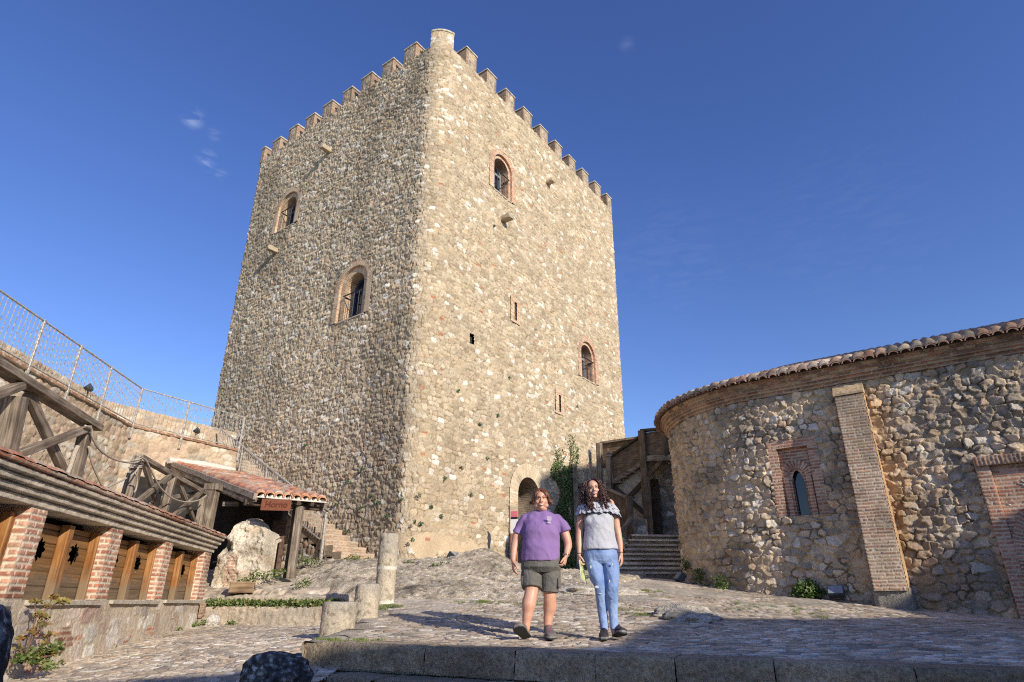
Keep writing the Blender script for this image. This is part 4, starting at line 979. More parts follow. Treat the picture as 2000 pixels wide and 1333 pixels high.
# ------------------------------------------------------------------ oven shed with tiled lean-to roof
def shed():
    S = root('oven_shed', 'timber lean-to with a red clay tile roof against the rampart', 'shed', (-5.5, 14, 1))
    E1 = Vector((-5.42, 13.0, 2.47)); E2 = Vector((-4.22, 14.0, 2.5)); B1 = Vector((-9.6, 17.1, 3.98)); B2 = Vector((-8.45, 19.0, 4.05))
    per = .195; W = (E2 - E1).length; Ls = (B1 - E1).length
    # end tiles spaced evenly on the eave, rows of overlapping tiles up the slope
    nu = int(W / per) ; su, sv = np.meshgrid(np.linspace(0, 1, nu * 14 + 1), np.concatenate([[0, .0001], np.linspace(.003, 1, 150)]))
    P = (1 - sv)[..., None] * ((1 - su)[..., None] * A3(E1) + su[..., None] * A3(E2)) + sv[..., None] * ((1 - su)[..., None] * A3(B1) + su[..., None] * A3(B2))
    ph = su * nu; wv = np.sqrt(np.abs(np.sin(np.pi * (ph % 1)))); tid = np.floor(ph)
    v = sv * Ls; row = np.floor(v / .33); fr = (v / .33) % 1
    sag = -.05 * np.sin(np.pi * su) * sv
    hh = .085 * wv + .035 * (1 - fr) * (wv > .3) + .03 * (h2(tid, row, 61) - .5)
    hh = np.where(sv < .00005, .0 + .085 * wv - .012, hh)
    P[..., 2] += hh + sag
    c = pal(h2(tid, row, 62), [(.55, .25, .14), (.50, .21, .12), (.60, .32, .20), (.44, .2, .13), (.52, .40, .30), (.42, .30, .22), (.56, .28, .16)]) * (.8 + .4 * fbm(su * 40, v / .1, 63, 3))[..., None]
    lich = (sst(fbm(su * 6, v / .7, 64, 4), .42, .62) * (.5 + .5 * sst(v, .4, 3)))[..., None]; c = c * (1 - .6 * lich) + .6 * lich * np.array((.40, .33, .26))
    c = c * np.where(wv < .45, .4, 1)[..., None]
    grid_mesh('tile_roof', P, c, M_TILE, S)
    # mortar in the tile mouths: white scalloped fillers
    m = MB(); up = Vector((0, 0, 1)); ed = (E2 - E1).normalized(); back = (B1 - E1).normalized()
    for k in range(nu):
        o = E1 + ed * (per * W / (per * nu) * 0 + (k + .5) * W / nu) ; r = W / nu / 2
        if k: 
            q = E1 + ed * (k * W / nu) - up * .03
            m.prism([q - ed * r * .85 + up * .0, q + ed * r * .85, q + ed * r * .25 + up * .075, q - ed * r * .25 + up * .075], back * .1)
        pts = [o + ed * (r * math.cos(t)) + up * (.085 * math.sin(t) ** .7 if math.sin(t) > 0 else 0) for t in np.linspace(0, math.pi, 9)]
        inn = [o + ed * ((r - .022) * math.cos(t)) + up * ((.063) * (math.sin(t) ** .7 if math.sin(t) > 0 else 0)) for t in np.linspace(math.pi, 0, 9)]
        e = MB()
    m.beam(E1 - up * .045 - back * 0, E2 - up * .045, .06, .025); m.build('eave_mortar', M_WHITE, S)
    t = MB()
    for k in range(nu):
        o = E1 + ed * ((k + .5) * W / nu) - back * .045; r = W / nu / 2
        ou = [o + ed * (r * math.cos(a)) + up * (.1 * max(0, math.sin(a)) ** .7 - .01) for a in np.linspace(0, math.pi, 9)]
        it = [o + ed * ((r - .02) * math.cos(a)) + up * (.075 * max(0, math.sin(a)) ** .7 - .01) for a in np.linspace(math.pi, 0, 9)]
        t.prism(ou + it, back * .12)
    t.build('eave_tiles', M_EAVERED, S)
    # plaster flashing along the rampart
    f = MB(); f.tube([B1 + Vector((-.1, -.15, .05)), (B1 + B2) / 2 + Vector((-.1, -.2, .06)), B2 + Vector((-.15, -.3, .05))], [.09, .12, .08], 8); f.build('plaster_flashing', M_WHITE, S)
    # timbers
    dn = Vector((0, 0, -1))
    def bm_(name, p0, p1, w, h, mat=M_GREYWOOD, **k): q = MB(); q.beam(p0, p1, w, h, **k); return q.build(name, mat, S, bevel=.006)
    bm_('verge_board', E1 + dn * .03 - ed * .04 - back * .1, B1 + dn * .03 - ed * .04, .07, .13, M_PLASTERWOOD, jag=.008)
    bm_('verge_beam', E1 + dn * .17 + back * .15, B1 + dn * .17, .12, .13)
    for k in range(6):
        f_ = k / 5; bm_('rafter', E1.lerp(E2, f_) + dn * .1 - back * .02, B1.lerp(B2, f_) + dn * .1, .08, .1, M_GREYWOOD if k in (0, 5) else M_DARKWOOD)
    bm_('eave_beam', E1 + dn * .21 + back * .3 - ed * .1, E2 + dn * .21 + back * .3 + ed * .08, .12, .13, M_DARKWOOD)
    pl = at(402, 1035, 14.05); pt = at(417, 950, 14.05)
    x, y = (pl.x + pt.x) / 2, 14.05
    bm_('post', (x, y, .9), (x, y, 2.72), .24, .24, up=(0, 1, 0))
    bm_('post_capital', (x, y, 2.72), (x, y, 2.86), .34, .3, up=(0, 1, 0))
    q1 = E2 + back * .35 - ed * .12
    pb = at(568, 1112, 13.7)
    bm_('post', (pb.x, 13.75, .85), (pb.x, 13.75, 2.33), .15, .15, up=(0, 1, 0))
    bm_('post', (pb.x - .14, 13.9, .85), (pb.x - .14, 13.9, 2.33), .12, .12, M_DARKWOOD, up=(0, 1, 0))
    bm_('hanging_bracket', at(410, 985, 14.1) + Vector((.3, 0, 0)), at(440, 985, 14.1) + Vector((.3, 0, 0)), .06, .1)
    # interior: oven front and side masonry coloured dark for the deep shade
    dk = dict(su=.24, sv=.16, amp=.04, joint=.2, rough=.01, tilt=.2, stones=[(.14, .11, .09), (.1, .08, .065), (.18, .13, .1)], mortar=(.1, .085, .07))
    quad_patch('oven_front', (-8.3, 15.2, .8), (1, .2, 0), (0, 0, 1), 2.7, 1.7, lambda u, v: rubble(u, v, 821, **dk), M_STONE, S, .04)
    m = MB(); m.prism([(-9.2, 14.6, .7), (-5.75, 15.6, .7), (-5.75, 15.6, 2.6), (-9.2, 14.6, 3.2)], (0, .15, 0)); m.build('back_wall', M_DARKIN, S)
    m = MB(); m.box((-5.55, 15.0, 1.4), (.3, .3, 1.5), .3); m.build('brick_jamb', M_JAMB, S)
M_EAVERED = mat_plain('eave_clay_red', (.50, .25, .13), .8, var=.4, scale=9, bump=.3)
M_PLASTERWOOD = mat_plain('mortared_verge', (.30, .25, .2), .95, var=.4, scale=12, bump=.8)
M_JAMB = mat_plain('dark_brick', (.12, .07, .05), .9, var=.4, scale=14, bump=.5)  # dark brown to suit the shed interior
shed()
def sign():
    a = at(515, 975, 12.93); b = at(565, 978, 12.98 + .32)
    S = root('hanging_sign', 'small reddish wooden sign reading Horno hung from the shed eave', 'sign', a)
    c0 = at(539.5, 986.5, 13.05); d = Vector((.985, .17, 0)).normalized()
    m = MB(); m.beam(c0 - d * .30, c0 + d * .30, .03, .235); m.build('board', M_SIGN, S, bevel=.004)
    # lettering
    cu = bpy.data.curves.new('lettering', 'FONT'); cu.body = 'Horno'; cu.size = .17; cu.extrude = .004; cu.align_x = 'CENTER'; cu.align_y = 'CENTER'; cu.offset = .003; cu.shear = .1
    o = bpy.data.objects.new('tmp', cu); COL.objects.link(o)
    dg = bpy.context.evaluated_depsgraph_get(); me = bpy.data.meshes.new_from_object(o.evaluated_get(dg)); bpy.data.objects.remove(o)
    nrm = Vector((d.y, -d.x, 0)); M = Matrix.Translation(c0 + nrm * .018) @ Matrix(((d.x, 0, nrm.x, 0), (d.y, 0, nrm.y, 0), (0, 1, 0, 0), (0, 0, 0, 1)))
    me.transform(M); me.materials.clear(); me.materials.append(M_LETTER)
    t = bpy.data.objects.new('lettering', me); COL.objects.link(t); adopt(t, S)
    for s in (-.24, .24):
        m = MB(); m.tube([c0 + d * s + Vector((0, 0, .11)), c0 + d * s + Vector((.0, .06, .26))], .008, 5); m.build('hook', M_BLACK, S)
M_SIGN = mat_plain('sign_wood', (.17, .052, .02), .55, var=.2, scale=8)
M_LETTER = mat_plain('burnt_lettering', (.1, .02, .01), .8)
sign()

def rough_block(name, label, cat, pts, parent=None): pass
# ruined block of lime masonry
def lime_block():
    Lb = root('ruined_lime_wall', 'ragged remnant of a pale lime and rubble wall beside the shed', 'ruin', (-5.5, 12.9, .5))
    a = at(408, 1175, 13.35); b = at(524, 1130, 13.5)
    u, v = np.meshgrid(np.arange(0, 1.02, .014), np.arange(0, 1.0001, .012))
    W = (b.x - a.x) + .02; a.x -= .13
    xs = np.array([0, .1, .22, .3, .45, .6, .7, .85, 1.0]); tops = np.array([1010 + 70, 1075, 1040, 1016, 1012, 1008, 1012, 1022, 1040])
    topz = np.interp(u, xs, [at(470, t, 13.4)[2] for t in tops]) + .05 * (fbm(u / .07, u * 0, 900, 3) - .5)
    z = .3 + (topz - .3) * v
    h = .12 * (fbm(u * W / .3, z / .3, 901, 4) - .5) * 2 + .05 * (fbm(u * W / .06, z / .06, 902, 3) - .5) * 2
    hole = np.exp(-(((u - .2) / .1) ** 2 + ((z - 1.45) / .13) ** 2)); h = h - .3 * hole
    c = np.array((.68, .60, .47)) * (.7 + .6 * fbm(u * W / .12, z / .12, 903, 4))[..., None]
    brn = sst(fbm(u * W / .4, z / .3, 904, 3), .5, .65)[..., None]; c = c * (1 - .5 * brn) + .5 * brn * np.array((.42, .31, .19))
    c = c * (1 - .6 * hole[..., None])
    bb, bc = brick(u * W, z, 905, L=.2, H=.06); bm = (sst(.13 - np.abs(u * W - .42), 0, .02) * sst(1.35 - z, 0, .1) * sst(z, .55, .6) * .8)[..., None]; c = c * (1 - bm) + bc * bm
    edge = sst(np.minimum(u, 1 - u), 0, .06)
    ang = np.sin(np.clip(np.minimum(u, 1 - u) / .08, 0, 1) * math.pi / 2)
    X = a.x + u * W; Y = 13.45 - h * edge + .32 * (1 - ang) + .25 * sst(v, .93, 1.) - .05 * np.sin(u * 6) 
    P = np.stack([X, Y, z], -1)
    # the mass wraps round: front, rounded ends, sloping top, back
    back = P[:, ::-1].copy(); back[..., 1] = 14.1; 
    P2 = np.concatenate([P, back[:, :1], back[:, -1:]], 1)[:, :P.shape[1]]
    f = grid_mesh('p', P, c, M_ROCK)
    tp = np.stack([P[-1], np.stack([P[-1][:, 0], P[-1][:, 1] * 0 + 13.9, P[-1][:, 2] - .1], -1)], 0); tpn = 12
    T = np.stack([P[-1] * (1 - k / tpn) + tp[1] * (k / tpn) + np.array([0, 0, .06]) * (fbm(P[-1][:, 0] / .08, np.full(len(P[-1]), k / 3.), 906, 2)[:, None] - .5) for k in range(tpn + 1)], 0)
    g = grid_mesh('p', T, np.tile(c[-1][None], (tpn + 1, 1, 1)), M_ROCK)
    e = []
    for s in (0, -1):
        col_ = P[:, s]; E = np.stack([col_ + np.array([0.02 * np.sin(k), (k / 10) * (14.0 - col_[0, 1]), -.01 * k]) for k in range(11)], 1)
        if s == 0: E = E[:, ::-1]
        e.append(grid_mesh('p', E, np.tile(c[:, s][:, None], (1, 11, 1)), M_ROCK))
    joinm('masonry', [f, g] + e, Lb)
lime_block()

# ------------------------------------------------------------------ brick stair up to the wall walk
def stair():
    S = root('brick_stair', 'steep brick stair climbing along the foot of the keep to the wall walk', 'stairs', (-6.4, 17.5, 1.2))
    d = A3((*-TB, 0)); n = A3((*-TA, 0))          # d points down the stair (picture right)
    base = A3((*TC, 0)) + n * .95
    sT, sB, zT, zB, k = 8.55, 1.05, 4.85, 1.2, 21
    top = base + A3((*TB, 0)) * sT; run = (sT - sB) / k; rise = (zT - zB) / k
    pr = []
    pb = brickpat(71, L=.16, H=.05, joint=.014, bricks=[(.38, .26, .17), (.44, .31, .21), (.32, .20, .13), (.42, .34, .25)], mortar=(.52, .43, .32))
    for i in range(k):
        zt_ = zT - rise * i; p = top + d * (run * i); zlo = zt_ - rise * 1.6
        pr.append(quad_patch('p', A3((p[0], p[1], zlo)), d, (0, 0, 1), run, zt_ - zlo, pb, M_BRICK, None, .025, uo=i * .13))
        q = p + d * run; pr.append(quad_patch('p', A3((q[0], q[1], zt_ - rise)), -n, (0, 0, 1), 1.1, rise, pb, M_BRICK, None, .025, uo=i * .2))
        pr.append(quad_patch('p', A3((p[0], p[1], zt_)), d, -n, run, 1.1, lambda u, v: brick(v, u, 72, L=.25, H=.13, bricks=TANB), M_BRICK, None, .035))
    joinm('steps', pr, S)
    dk = dict(su=.22, sv=.15, amp=.045, joint=.2, rough=.012, tilt=.25, stones=GREYTAN, mortar=(.30, .24, .18))
    Lr = sT - sB; p = top - n * .02
    quad_patch('side_wall', A3((p[0], p[1], .8)), d, (0, 0, 1), Lr, zT - .8, lambda u, v: rubble(u, v, 831, **dk), M_STONE, S, .03, keep=lambda u, v: v + .8 < zT - (u / run + 1.2) * rise)
    # steel handrail on the outer edge
    H = root('stair_railing', 'steel railing sloping down beside the brick stair', 'railing', top + A3((0, 0, zT)))
    o = top + n * .05
    def pt(s, z): q = o + d * s; return Vector((q[0], q[1], z))
    zl = lambda s: zT - s / run * rise
    m = MB(); m.tube([pt(0, zl(0) + 1.0), pt(6.4, zl(6.4) + .8)], .034, 6); m.build('top_rail', M_METAL, H)
    m = MB(); m.tube([pt(0, zl(0) + .12), pt(6.4, zl(6.4) + .08)], .02, 6); m.build('bottom_rail', M_METAL, H)
    for s in (1.72, 3.3, 4.95, 6.4):
        m = MB(); m.beam(pt(s, zl(s) - .5), pt(s, zl(s) + 1.02 - .03 * s), .07, .06, up=d); m.build('post', M_METAL, H)
    m = MB()
    for i in range(1, 58):
        s = i * .11; m.tube([pt(s, zl(s) + .12), pt(s, zl(s) + 1.0 - .03 * s)], .0105, 4, caps=False)
    m.build('bars', M_METAL, H)
stair()

# ------------------------------------------------------------------ railing of the wall walk
def railing():
    H = root('wall_walk_railing', 'long weathered steel railing with vertical bars along the wall walk', 'railing', (-9.9, 11, 4.8))
    pts = [A3((x, y, 0)) for x, y in LWT]; nr = [(.995, -.094), (.995, -.09), (.93, -.37), (.86, -.5)]
    L = LWT + A3(nr) * .07
    s = np.concatenate([[0], np.cumsum(np.linalg.norm(np.diff(L, axis=0), axis=1))])
    def pt(q, z): return Vector((np.interp(q, s, L[:, 0]), np.interp(q, s, L[:, 1]), z))
    def s_of(u, az_i):    # distance along the rail of a picture column
        p = onp(u, 760, L[az_i], math.degrees(math.atan2(*(L[az_i + 1] - L[az_i])))); return s[az_i] + np.linalg.norm(A3(p[:2]) - L[az_i])
    ps = [s_of(-60, 1) if False else 7.5] + [s_of(u, 1) for u in (42, 133, 206)] + [s[2]] + [s_of(u, 2) for u in (376,)] + [s[3] - .05]
    ps = sorted(ps); zt = 5.86; zb = 4.87
    m = MB(); m.tube([pt(4, zt)] + [pt(q, zt) for q in ps], .022, 6); m.build('top_rail', M_METAL, H)
    m = MB(); m.tube([pt(4, zb)] + [pt(q, zb) for q in ps], .016, 6); m.build('bottom_rail', M_METAL, H)
    for q in ps:
        m = MB(); m.beam(pt(q, zt + .03), pt(q, zb - .42), .055, .05, up=(1, 0, 0)); m.build('post', M_METAL, H)
    qs = [4] + ps
    for a, b in zip(qs[:-1], qs[1:]):
        n = int((b - a) / .125); m = MB()
        for k in range(1, n): q = a + (b - a) * k / n; m.tube([pt(q, zb), pt(q, zt)], .0085, 4, caps=False)
        m.build('bars', M_METAL, H)
    # two floodlights clamped low on the railing
    for (u, i) in ((170, 1), (380, 2)):
        q = s_of(u, i) + (.3 if i == 2 else .0); p = pt(q, 5.0); flood(p + Vector((.08, -.05, .05)), Vector((-.6, -.5, .6)), 'round grey floodlight fixed low on the wall walk railing, %s' % ('nearer the camera' if i == 1 else 'nearer the keep'))
def flood(p, aim, label, s=1.0, box=False):
    F_ = root('floodlight', label, 'floodlight', p); aim = aim.normalized()
    m = MB(); m.tube([p - aim * .1 * s, p - aim * .04 * s, p + aim * .05 * s, p + aim * .07 * s], [.035 * s, .075 * s, .09 * s, .095 * s], 12) if not box else m.beam(p - aim * .06 * s, p + aim * .06 * s, .26 * s, .17 * s)
    m.build('housing', M_LAMP, F_, smooth=False, bevel=.004)
    m = MB(); m.tube([p + aim * .071 * s, p + aim * .078 * s], .085 * s, 12) if not box else m.beam(p + aim * .062 * s, p + aim * .068 * s, .23 * s, .14 * s)
    m.build('lens', M_LGLASS, F_)
    m = MB(); sd_ = aim.cross(Vector((0, 0, 1))).normalized(); m.tube([p + sd_ * .12 * s, p + sd_ * .12 * s - Vector((0, 0, .12 * s)), p - sd_ * .12 * s - Vector((0, 0, .12 * s)), p - sd_ * .12 * s], .01 * s, 5); m.build('bracket', M_BLACK, F_)
railing()

# ------------------------------------------------------------------ timber balustrade with saltire braces and ropes
def timber_fence():
    A = -10.4; p0 = bpos(0, -.75, 0); 
    def f(u, v, off=0.0): return onp(u, v, (p0[0] + BN[0] * off, p0[1] + BN[1] * off), A)
    def frame(name, label, beams):
        F_ = root(name, label, 'balustrade', f(*beams[0][1]), 'grey timber balustrades above the brick building')
        for nm, a, b, w, h, off, mat in beams:
            m = MB(); pa, pb = f(*a, off), f(*b, off)
            m.beam(pa, pb, w, h, up=(0, 0, 1) if abs((pb - pa).normalized().z) < .7 else (*BA, 0)); m.build(nm, mat, F_, bevel=.008)
    G_, D_ = M_GREYWOOD, M_GREYWOOD
    zr = f(100, 785).z
    frame('timber_balustrade', 'nearer grey timber balustrade with crossed braces at the left edge', [
        ('handrail', (-90, 660), (187, 836), .2, .09, 0, G_),
        ('post', (30, 775), (2, 905), .2, .19, 0, G_),
        ('post', (167, 845), (143, 945), .13, .15, 0, G_),
        ('brace', (54, 768), (135, 945), .08, .11, -.04, G_),
        ('brace', (34, 888), (174, 836), .08, .09, .05, G_),
        ('brace', (-60, 790), (44, 752), .08, .1, .05, G_),
        ('steel_stay', (158, 862), (130, 935), .03, .1, -.14, M_BLACK)])
    frame('timber_balustrade', 'farther grey timber balustrade with crossed braces beside the shed', [
        ('handrail', (274, 893), (404, 966), .12, .08, 0, G_),
        ('post', (272, 892), (247, 985), .15, .13, 0, G_),
        ('post', (338, 932), (318, 1008), .12, .12, 0, G_),
        ('post', (400, 962), (385, 1040), .14, .13, 0, G_),
        ('brace', (281, 903), (312, 1000), .07, .1, -.04, G_), ('brace', (262, 985), (332, 930), .06, .09, .05, G_),
        ('brace', (346, 934), (384, 1030), .06, .09, -.04, G_), ('brace', (330, 1016), (398, 957), .06, .09, .05, G_),
        ('brace', (335, 972), (386, 962), .05, .07, -.1, G_), ('brace', (290, 985), (334, 965), .05, .06, -.1, G_),
        ('steel_stay', (252, 925), (238, 972), .03, .08, .1, M_BLACK), ('steel_stay', (316, 945), (308, 990), .03, .08, .1, M_BLACK)])
    def rope(label, pts, r=.018, off=.12, wrap=None):
        P = [f(u, v, off) for u, v in pts]; Q = []
        for i in range(len(P) - 1):      # Catmull-Rom through the points
            a, b, c, d = P[max(i - 1, 0)], P[i], P[i + 1], P[min(i + 2, len(P) - 1)]
            for t in np.linspace(0, 1, 6, endpoint=False): Q.append(.5 * ((2 * b) + (c - a) * t + (2 * a - 5 * b + 4 * c - d) * t * t + (3 * b - a - 3 * c + d) * t ** 3))
        Q.append(P[-1]); m = MB(); m.tube(Q, r, 6)
        k = int(len(Q)); o = m.build('rope', M_ROPE, None, smooth=True); tag(o, label, 'rope', 'ropes slung between the timber balustrades'); return o
    rope('slack rope hanging from the nearer balustrade post to the farther one', [(166, 832), (178, 838), (182, 858), (196, 880), (220, 896), (245, 903), (268, 903), (278, 892), (268, 890)], .016)
    rope('rope dangling in a deep loop under the gap between the balustrades', [(173, 872), (178, 900), (190, 930), (203, 952), (222, 946), (246, 935), (262, 925), (270, 915)], .014, .1)
    rope('rope looped over the post of the farther balustrade and sagging across its front', [(272, 892), (285, 900), (298, 925), (315, 955), (340, 975), (368, 981), (392, 976), (403, 968)], .014, .16)
    rope('thick pale rope tied down beside the short black steel stay', [(152, 872), (146, 885), (138, 910), (131, 928)], .03, .1)
    rope('short rope end hanging from the knot on the farther balustrade post', [(264, 924), (268, 938), (266, 955), (262, 962)], .012, .16)
    for k, (u, v) in enumerate(((268, 903), (264, 915))):
        c = f(u, v, .0); m = MB(); pts = [c + Vector((BA[0], BA[1], 0)) * (.095 * math.cos(t)) + Vector((BN[0], BN[1], 0)) * (.085 * math.sin(t)) + Vector((0, 0, .004 * t + .02 * math.sin(t + k))) for t in np.linspace(0, 3 * math.pi, 32)]
        m.tube(pts, .014, 5); o = m.build('rope_knot', M_ROPE, None, smooth=True); tag(o, ('upper' if k == 0 else 'lower') + ' rope binding wound around the top of the farther balustrade post', 'rope')
timber_fence()

# ------------------------------------------------------------------ steps at the terrace edge
KST = [(.40, .32, .215), (.34, .27, .185), (.44, .35, .24)]
def kerb_mat_cols(seed): return KST[seed % 3]
def stone_block(name, p0, p1, depth, z0, z1, parent, seed, back, over=0.0, col=None, dx=.03):
    """dressed block from p0 to p1 (front top edge, 2-D), depth backwards, height z0..z1, rough faces"""
    p0 = A3(p0); p1 = A3(p1); d = p1 - p0; L = np.linalg.norm(d); d /= L; b = A3(back); col = np.array(col or kerb_mat_cols(seed))
    hg = z1 - z0
    prof = [(0, 0), (0, .5), (0, 1)]
    nS = max(6, int(L / dx)); nf = max(5, int(hg / .02)); nd = max(5, int(depth / .03))
    T = [(0.0, z0 + hg * k / nf) for k in range(nf)] + [(depth * k / nd, z1) for k in range(nd + 1)] + [(depth, z0)]
    S = np.concatenate([[0, .0001], np.linspace(.008, L - .008, nS), [L - .0001, L]])
    s, k = np.meshgrid(S, np.arange(len(T))); q = np.array([t[0] for t in T])[k]; z = np.array([t[1] for t in T])[k]
    rr = .018 * (fbm(s / .09 + seed * 7, (q + z) / .07, 1000 + seed, 4) - .5) * 2 + .02 * (fbm(s / .5, (q + z) / .5 + seed, 1100, 2) - .5)
    onf = (q <= 0)
    ch = np.exp(-((z1 - z) / .02) ** 2) * onf * .012
    qq = q - rr * onf * 1.2 + ch; zz = z + rr * .4 * (~onf) - np.exp(-(q / .02) ** 2) * .008 * (~onf)
    endc = (s <= 0) | (s >= L); zz = zz - endc * .0
    X = p0[0] + d[0] * s + b[0] * qq; Y = p0[1] + d[1] * s + b[1] * qq
    cen = z0 + hg / 2
    Z = np.where(endc, zz * .0 + np.where(z > cen, zz - .01, zz + .01), zz)
    c = col * (.7 + .6 * fbm(s / .12 + seed, (q + z) / .1, 1200 + seed, 4))[..., None]
    g = grid_mesh(name, np.stack([X, Y, Z], -1), c, M_ROCK, parent)
    return g
def steps():
    K = root('terrace_steps', 'worn grey stone steps edging the cobbled terrace', 'steps', (1, 4.8, 0))
    xs = [-1.9, -.72, .03, .62, 1.15, 1.75, 2.5, 3.3, 4.4, 6.0]
    fy = lambda x: float(front_y(x))
    for i in range(len(xs) - 1):
        a = (xs[i] + .003, fy(xs[i] + .003) - .02); b = (xs[i + 1] - .003, fy(xs[i + 1] - .003) - .02)
        ztop = .5 * (gz(*a) + gz(*b)) + .022
        bk = A3((-(b[1] - a[1]), b[0] - a[0])); bk /= np.linalg.norm(bk)
        stone_block('kerb_block', a, b, .34, ztop - .2, ztop, K, i, bk)
    # lower step
    xs2 = [-1.95, -1.1, -.35, .5, 1.3, 2.2, 3.4, 5.2]
    for i in range(len(xs2) - 1):
        a = (xs2[i] + .01, fy(xs2[i]) - .42); b = (xs2[i + 1] - .01, fy(xs2[i + 1]) - .42)
        bk = A3((-(b[1] - a[1]), b[0] - a[0])); bk /= np.linalg.norm(bk)
        stone_block('lower_step_block', a, b, .45, -.34, -.148, K, i + 3, bk)
    # rubble between
    # left flank of the terrace: low edging stones following the slope
    ys = [6.12, 6.9, 7.7, 8.6, 9.5, 10.4, 11.6]
    for i in range(len(ys) - 1):
        y0, y1 = ys[i] + .01, ys[i + 1] - .01; a = (float(left_x(y0)) - .04, y0); b = (float(left_x(y1)) - .04, y1)
        zt_ = .5 * (gz(*a) + gz(*b)) + .02
        n = 14; S = np.linspace(0, 1, n * 3)
        # sloping block
        P = []; T = [(0, -.35), (0, -.2), (0, -.1), (0, -.02), (.02, .0), (.1, .0), (.2, .0), (.26, -.02)]
        s, k = np.meshgrid(np.linspace(0, 1, 40), np.arange(len(T))); q = np.array([t[0] for t in T])[k]; dz = np.array([t[1] for t in T])[k]
        X = a[0] + (b[0] - a[0]) * s + q + .02 * (fbm(s * 8, q * 9 + dz * 9, 1300 + i, 3) - .5); Y = y0 + (y1 - y0) * s
        Z = G(X, Y) + .02 + dz + .02 * (fbm(s * 8 + 3, q * 9, 1310 + i, 3) - .5)
        c = np.array((.46, .40, .31)) * (.75 + .5 * fbm(s * 9, (q + dz) * 12, 1320 + i, 4))[..., None]
        grid_mesh('edging_stone', np.stack([X, Y, Z], -1)[:, ::-1], c[:, ::-1], M_ROCK, K)
steps()

# ------------------------------------------------------------------ rock outcrop at the foot of the keep
def outcrop():
    x, y = np.meshgrid(np.arange(-6.0, 3.6, .026), np.arange(10.6, 19.0, .03))
    # outline of the bare rock, in plan
    lo = np.interp(x, [-6, -5.2, -4.6, -3.6, -2.6, -1.9, -1, 0, .8, 1.6, 2.4, 3.6], [15.4, 14.6, 13.6, 12.8, 12.0, 11.0, 11.2, 11.3, 11.6, 12.6, 14, 16.5])
    din = y - lo + .5 * (fbm(x / .5, y / .5, 1401, 3) - .5)
    face = (x - TC[0]) * (-TB[0]) + (y - TC[1]) * (-TB[1])
    m = sst(din, 0, .5)
    ridge = 1 - np.abs(2 * fbm(x / 1.1, y / .8, 1402, 4) - 1); f2 = fbm(x / .35, y / .3, 1403, 4); f3 = fbm(x / .08, y / .08, 1404, 3)
    gul = sst(ridge, .7, .98)
    f4 = fbm(x / .17, y / .15, 1408, 3); h = .04 + .2 * (f2 - .35) + .16 * (ridge - .6) + .10 * (f3 - .5) + .10 * (f4 - .5)
    h = h * .62; bump = .34 * np.exp(-(((x + .75) / .75) ** 2 + ((y - 16.6) / 1.1) ** 2)) + .14 * np.exp(-(((x + 3.6) / .7) ** 2 + ((y - 14.2) / .8) ** 2))
    g = np.where(x < -2.4, np.maximum(MID(x, y) * sst(-2.4 - x, 0, .6) + G(x, y) * (1 - sst(-2.4 - x, 0, .6)), -9), G(x, y))
    z = g - .12 + m * (.12 + np.maximum(h, -.02)) + bump * m
    c = pal(np.clip(f3 * 1.4 - .2, 0, .999), [(.20, .165, .12), (.38, .32, .235), (.49, .42, .31), (.44, .375, .28), (.68, .63, .53)]) * (.7 + .6 * fbm(x / .3, y / .3, 1405, 3))[..., None]
    drk = sst(f2, .55, .7)[..., None]; c = c * (1 - .25 * drk)
    o = grid_mesh('rock_outcrop', np.stack([x, y, z], -1), c, M_ROCK, None, keep=din > -.25)
    tag(o, 'bare rough grey rock outcrop between the terrace and the foot of the keep', 'rock')
    return lambda X, Y: float(G(X, Y)) + .08
outcrop()

# ------------------------------------------------------------------ boulders and loose stones
def boulder(name, label, c, size, seed, cols, mat=None, sub=5, rough=.3, group=None, flat=True, cat='boulder'):
    import bmesh
    bm = bmesh.new(); bmesh.ops.create_icosphere(bm, subdivisions=sub, radius=1)
    me = bpy.data.meshes.new(name); cc = []
    for v in bm.verts:
        p = v.co.copy(); s = Vector((seed * 3.1, seed * 1.7, seed))
        d = mnoise.fractal(p * 1.1 + s, 1.0, 2.1, 3) * rough + mnoise.fractal(p * 4 + s, 1., 2., 4) * rough * .32
        cell = mnoise.voronoi(p * 2.2 + s)[0]; d += (cell[1] - cell[0] - .3) * .18 * rough / .3
        q = p * (1 + d); v.co = Vector(c) + Vector((q.x * size[0], q.y * size[1], q.z * size[2]))
        t = mnoise.fractal(p * 6 + s, 1, 2, 4) * .5 + .5; k = min(len(cols) - 1, max(0, int(t * len(cols)))); cc.append((*cols[k], 1))
    bm.to_mesh(me); bm.free()
    a = me.attributes.new('col', 'FLOAT_COLOR', 'POINT'); a.data.foreach_set('color', np.array(cc, np.float32).ravel())
    me.materials.append(mat or M_ROCK); me.polygons.foreach_set('use_smooth', np.full(len(me.polygons), True))
    o = bpy.data.objects.new(name, me); COL.objects.link(o); return tag(o, label, cat, group)
DARKR = [(.03, .03, .03), (.05, .05, .05), (.08, .08, .08), (.24, .24, .235), (.6, .6, .58)]
PALER = [(.36, .32, .26), (.46, .42, .34), (.52, .48, .40), (.58, .54, .46), (.30, .27, .22)]
p = at(540, 1318, 4.55); boulder('boulder', 'dark lichen covered boulder in front of the step corner', (p.x, p.y, p.z - .02), (.215, .22, .165), 3, DARKR, rough=.2)
p = at(-75, 1325, 3.4); boulder('boulder', 'tall dark jagged rock at the left edge of the yard', (p.x, p.y, p.z), (.17, .2, .36), 8, DARKR, rough=.17)
p = at(415, 1212, 12.1); boulder('stone', 'small white stone in the corner beside the brick building', (p.x, p.y, lz(p.x, p.y) + .09), (.12, .1, .12), 5, [(.66, .62, .54), (.7, .66, .6)], rough=.2, sub=4, cat='stone')
